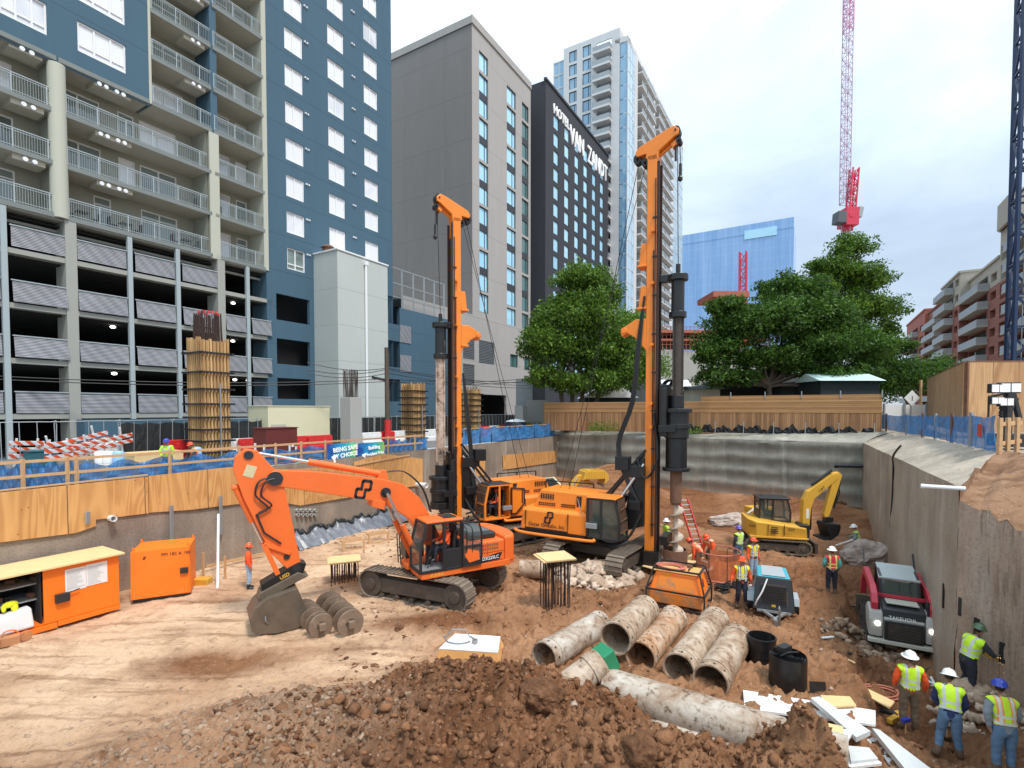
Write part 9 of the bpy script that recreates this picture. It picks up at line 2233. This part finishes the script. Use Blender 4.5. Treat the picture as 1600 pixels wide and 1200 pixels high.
# second box
B0 = G(207,943); B1 = G(298,931); d = (B1-B0); rz = math.atan2(d.y,d.x); w = d.length
root = thing('storage_box', 'closed orange storage box with small black lettering and lock', 'storage box', (B0.x,B0.y,0), rz)
mb = MB(); mb.box(0,w,0,1.5,.12,1.88); bx_ = mb.build('body', M['orangebox'], root, bevel=.015)
mb = MB(); mb.add([(-.02,-.12,.16),(w*.98,-.03,.16),(w*.98,-.03,1.80),(-.02,-.03,1.86),(-.02,-.09,.16),(w*.98,0,.16),(w*.98,0,1.80),(-.02,0,1.86)], [[0,1,2,3],[7,6,5,4],[0,4,5,1],[1,5,6,2],[2,6,7,3],[3,7,4,0]]); dr = mb.build('door', M['orangebox'], root)
letters('FM 182 & 188', .16, M['rebar'], dr, frame_M((w*.76,-.045,1.62),(1,.02,0),(0,0,1)), ext=.003)
emblem(dr, frame_M((w*.22,-.055,1.62),(1,.02,0),(0,0,1)), .10, M['rebar'])
mb = MB(); mb.box(w*.83,w*.97,-.14,-.04,.92,1.12); mb.build('lock_box', M['blacktrim'], dr, bevel=.01)
mb = MB()
for x,y in ((.05,.05),(w-.05,.05),(w-.05,1.4),(.05,1.4)): mb.box(x-.03,x+.03,y-.03,y+.03,1.88,2.0)
mb.build('lifting_lugs', M['orangebox'], root, kind='stuff'); mb = MB(); mb.box(0,w,.05,.2,0,.12); mb.box(0,w,1.2,1.4,0,.12); mb.build('skid', M['blacktrim'], root)
q = G(304,918); mb = MB(); mb.box(q.x-.1,q.x+.5,q.y,q.y+.4,0,.32); tag(mb.build('tool_case', M['yellow'], bevel=.03), 'yellow case on the ground right of the closed orange box', 'case')
q = G(306,925); mb = MB(); mb.tube([(q.x+.6,q.y+.4,0),(q.x-.35,q.y+2.2,2.55)],.05,8); tag(mb.build('leaning_pipe', M['white'], smooth=True), 'long white pipe leaning on the left wall beside the orange box', 'pipe')
# stakes and rails near the wall
for k,(a,b) in enumerate((((318,905),(318,862)),((352,905),(352,868)))):
 q = G(*a); mb = MB(); mb.bar(q, q+Z((a[1]-b[1])*q.y/800), .07); tag(mb.build('timber_stake', M['lumber']), ['timber stake close to the leaning white pipe','timber stake left of the worker in rubber boots'][k], 'stake')
P, Q = lw(322,885,CL+.5), lw(412,865,CL+.5); mb = MB(); mb.bar(P,Q,.05,.12); tag(mb.build('plank', M['lumber']), 'long plank propped level along the foot of the left wall', 'plank')
# plastic sheet along the wall foot
mb = MB(); vs = []; fs = []; K = 70
for i in range(K+1):
 px_ = 448+(640-448)*i/K; c0 = lineC(CL+.08, px=px_); top = .72+.12*math.sin(i*.5)+.08*math.sin(i*1.7)
 for j in range(6): vs.append(c0+N*(.9*(1-j/5)**1.3+.08*math.sin(i*1.3+j*1.1))+Z(.03+top*(j/5)**.8))
for i in range(K):
 for j in range(5): a = i*6+j; fs.append([a,a+6,a+7,a+1])
mb.add(vs, fs); root = mb.build('plastic_sheet', M['greyfilm'], smooth=True); tag(root, 'crumpled grey plastic sheet draped along the foot of the left wall', 'plastic sheet')
mb = MB(); pts = [vs[i*6+5]+N*.06+Z(.03*math.sin(i)) for i in range(K+1)]; mb.tube(pts,[.08+.03*math.sin(i*1.1) for i in range(K+1)],7); mb.build('rolled_edge', M['blackfilm'], root, smooth=True)
for k,(a,lab) in enumerate((((553,862),'left timber frame standing by the plastic sheet'),((592,850),'right timber frame standing by the plastic sheet'))):
 q = G(*a); root = thing('timber_stand', lab, 'stand', (q.x,q.y,0), R(32), group='small timber frames')
 mb = MB(); mb.box(-.55,.55,-.04,.04,.02,.14); mb.box(-.55,.55,-.04,.04,.50,.62); mb.box(-.55,-.45,-.04,.04,.14,.5); mb.box(.45,.55,-.04,.04,.14,.5); mb.box(-.55,.55,.35,.43,.5,.6); mb.box(-.55,-.45,.04,.35,.5,.58); mb.box(.45,.55,.04,.35,.5,.58); mb.build('rails', M['lumber'], root)
# ladder near the auger
a, b = G(1096,870), PD(1067,778,25.5); root = thing('ladder', 'red ladder leaning beside the drill auger', 'ladder', tuple(a), world=True)
s_ = Vector((.22,.05,0)); mb = MB(); mb.bar(a-s_,b-s_,.05,.09); mb.bar(a+s_,b+s_,.05,.09); mb.build('rails', M['red'], root); mb = MB()
for k in range(12): q = a.lerp(b,(k+.5)/12); mb.cyl(q-s_,q+s_,.022,n=6)
mb.build('rungs', M['fence'], root, kind='stuff')
# yellow and orange items at the far floor
q = G(1185,800,.6); mb = MB(); mb.bx((q.x,q.y,q.z+.2),(1.5,.8,.35),.2); tag(mb.build('spoil_bucket', M['yellow'], bevel=.05), 'yellow steel tray behind the mini excavator cab', 'tray')
q = G(1172,822,.3); mb = MB(); mb.bx((q.x,q.y,q.z),(1.0,.8,.2),.5,R(15)); tag(mb.build('foam_pad', M['creampaint'], bevel=.04), 'pale yellow slab behind the man with the purple hat', 'slab')
mb = MB(); P, Q = PD(1160,808,31), PD(1185,790,31); mb.bar(P,Q,.08); tag(mb.build('rod', M['white']), 'pale rod leaning behind the mini excavator', 'rod')
# dark slab drawn for a shaded opening at the foot of the far wall
t = lineC(CL,px=872); F = Fc(A_, -V, U); a, b_ = F.S(1040,780), F.S(1108,780); mb = MB(); F.slab(mb, a, b_, -.5, .0, .2, 1.0); tag(mb.build('steel_box', M['blacktrim'], bevel=.03), 'low dark steel box at the foot of the far wall', 'box')
# scattered offcuts and trash on the floor
rr = random.Random(21)
for k in range(46):
 px_, py_ = rr.uniform(860,1400), rr.uniform(880,1120)
 q = G(px_,py_)
 if N.dot(q) > 2.4 or (820 < px_ < 1180 and py_ > 960) or (px_ > 1150 and py_ > 1060): continue
 z = hz(q.x,q.y); mb = MB(); mb.bx((q.x,q.y,z+.03),(rr.uniform(.1,.7),rr.uniform(.04,.12),.03),rr.uniform(0,3),rr.uniform(-.1,.1)); tag(mb.build('scrap_wood', M[rr.choice(['lumber','plypale','foamgrey','rust','black'])]), 'small scrap of wood or metal lying on the pit floor', 'scrap', 'scraps scattered over the pit floor')
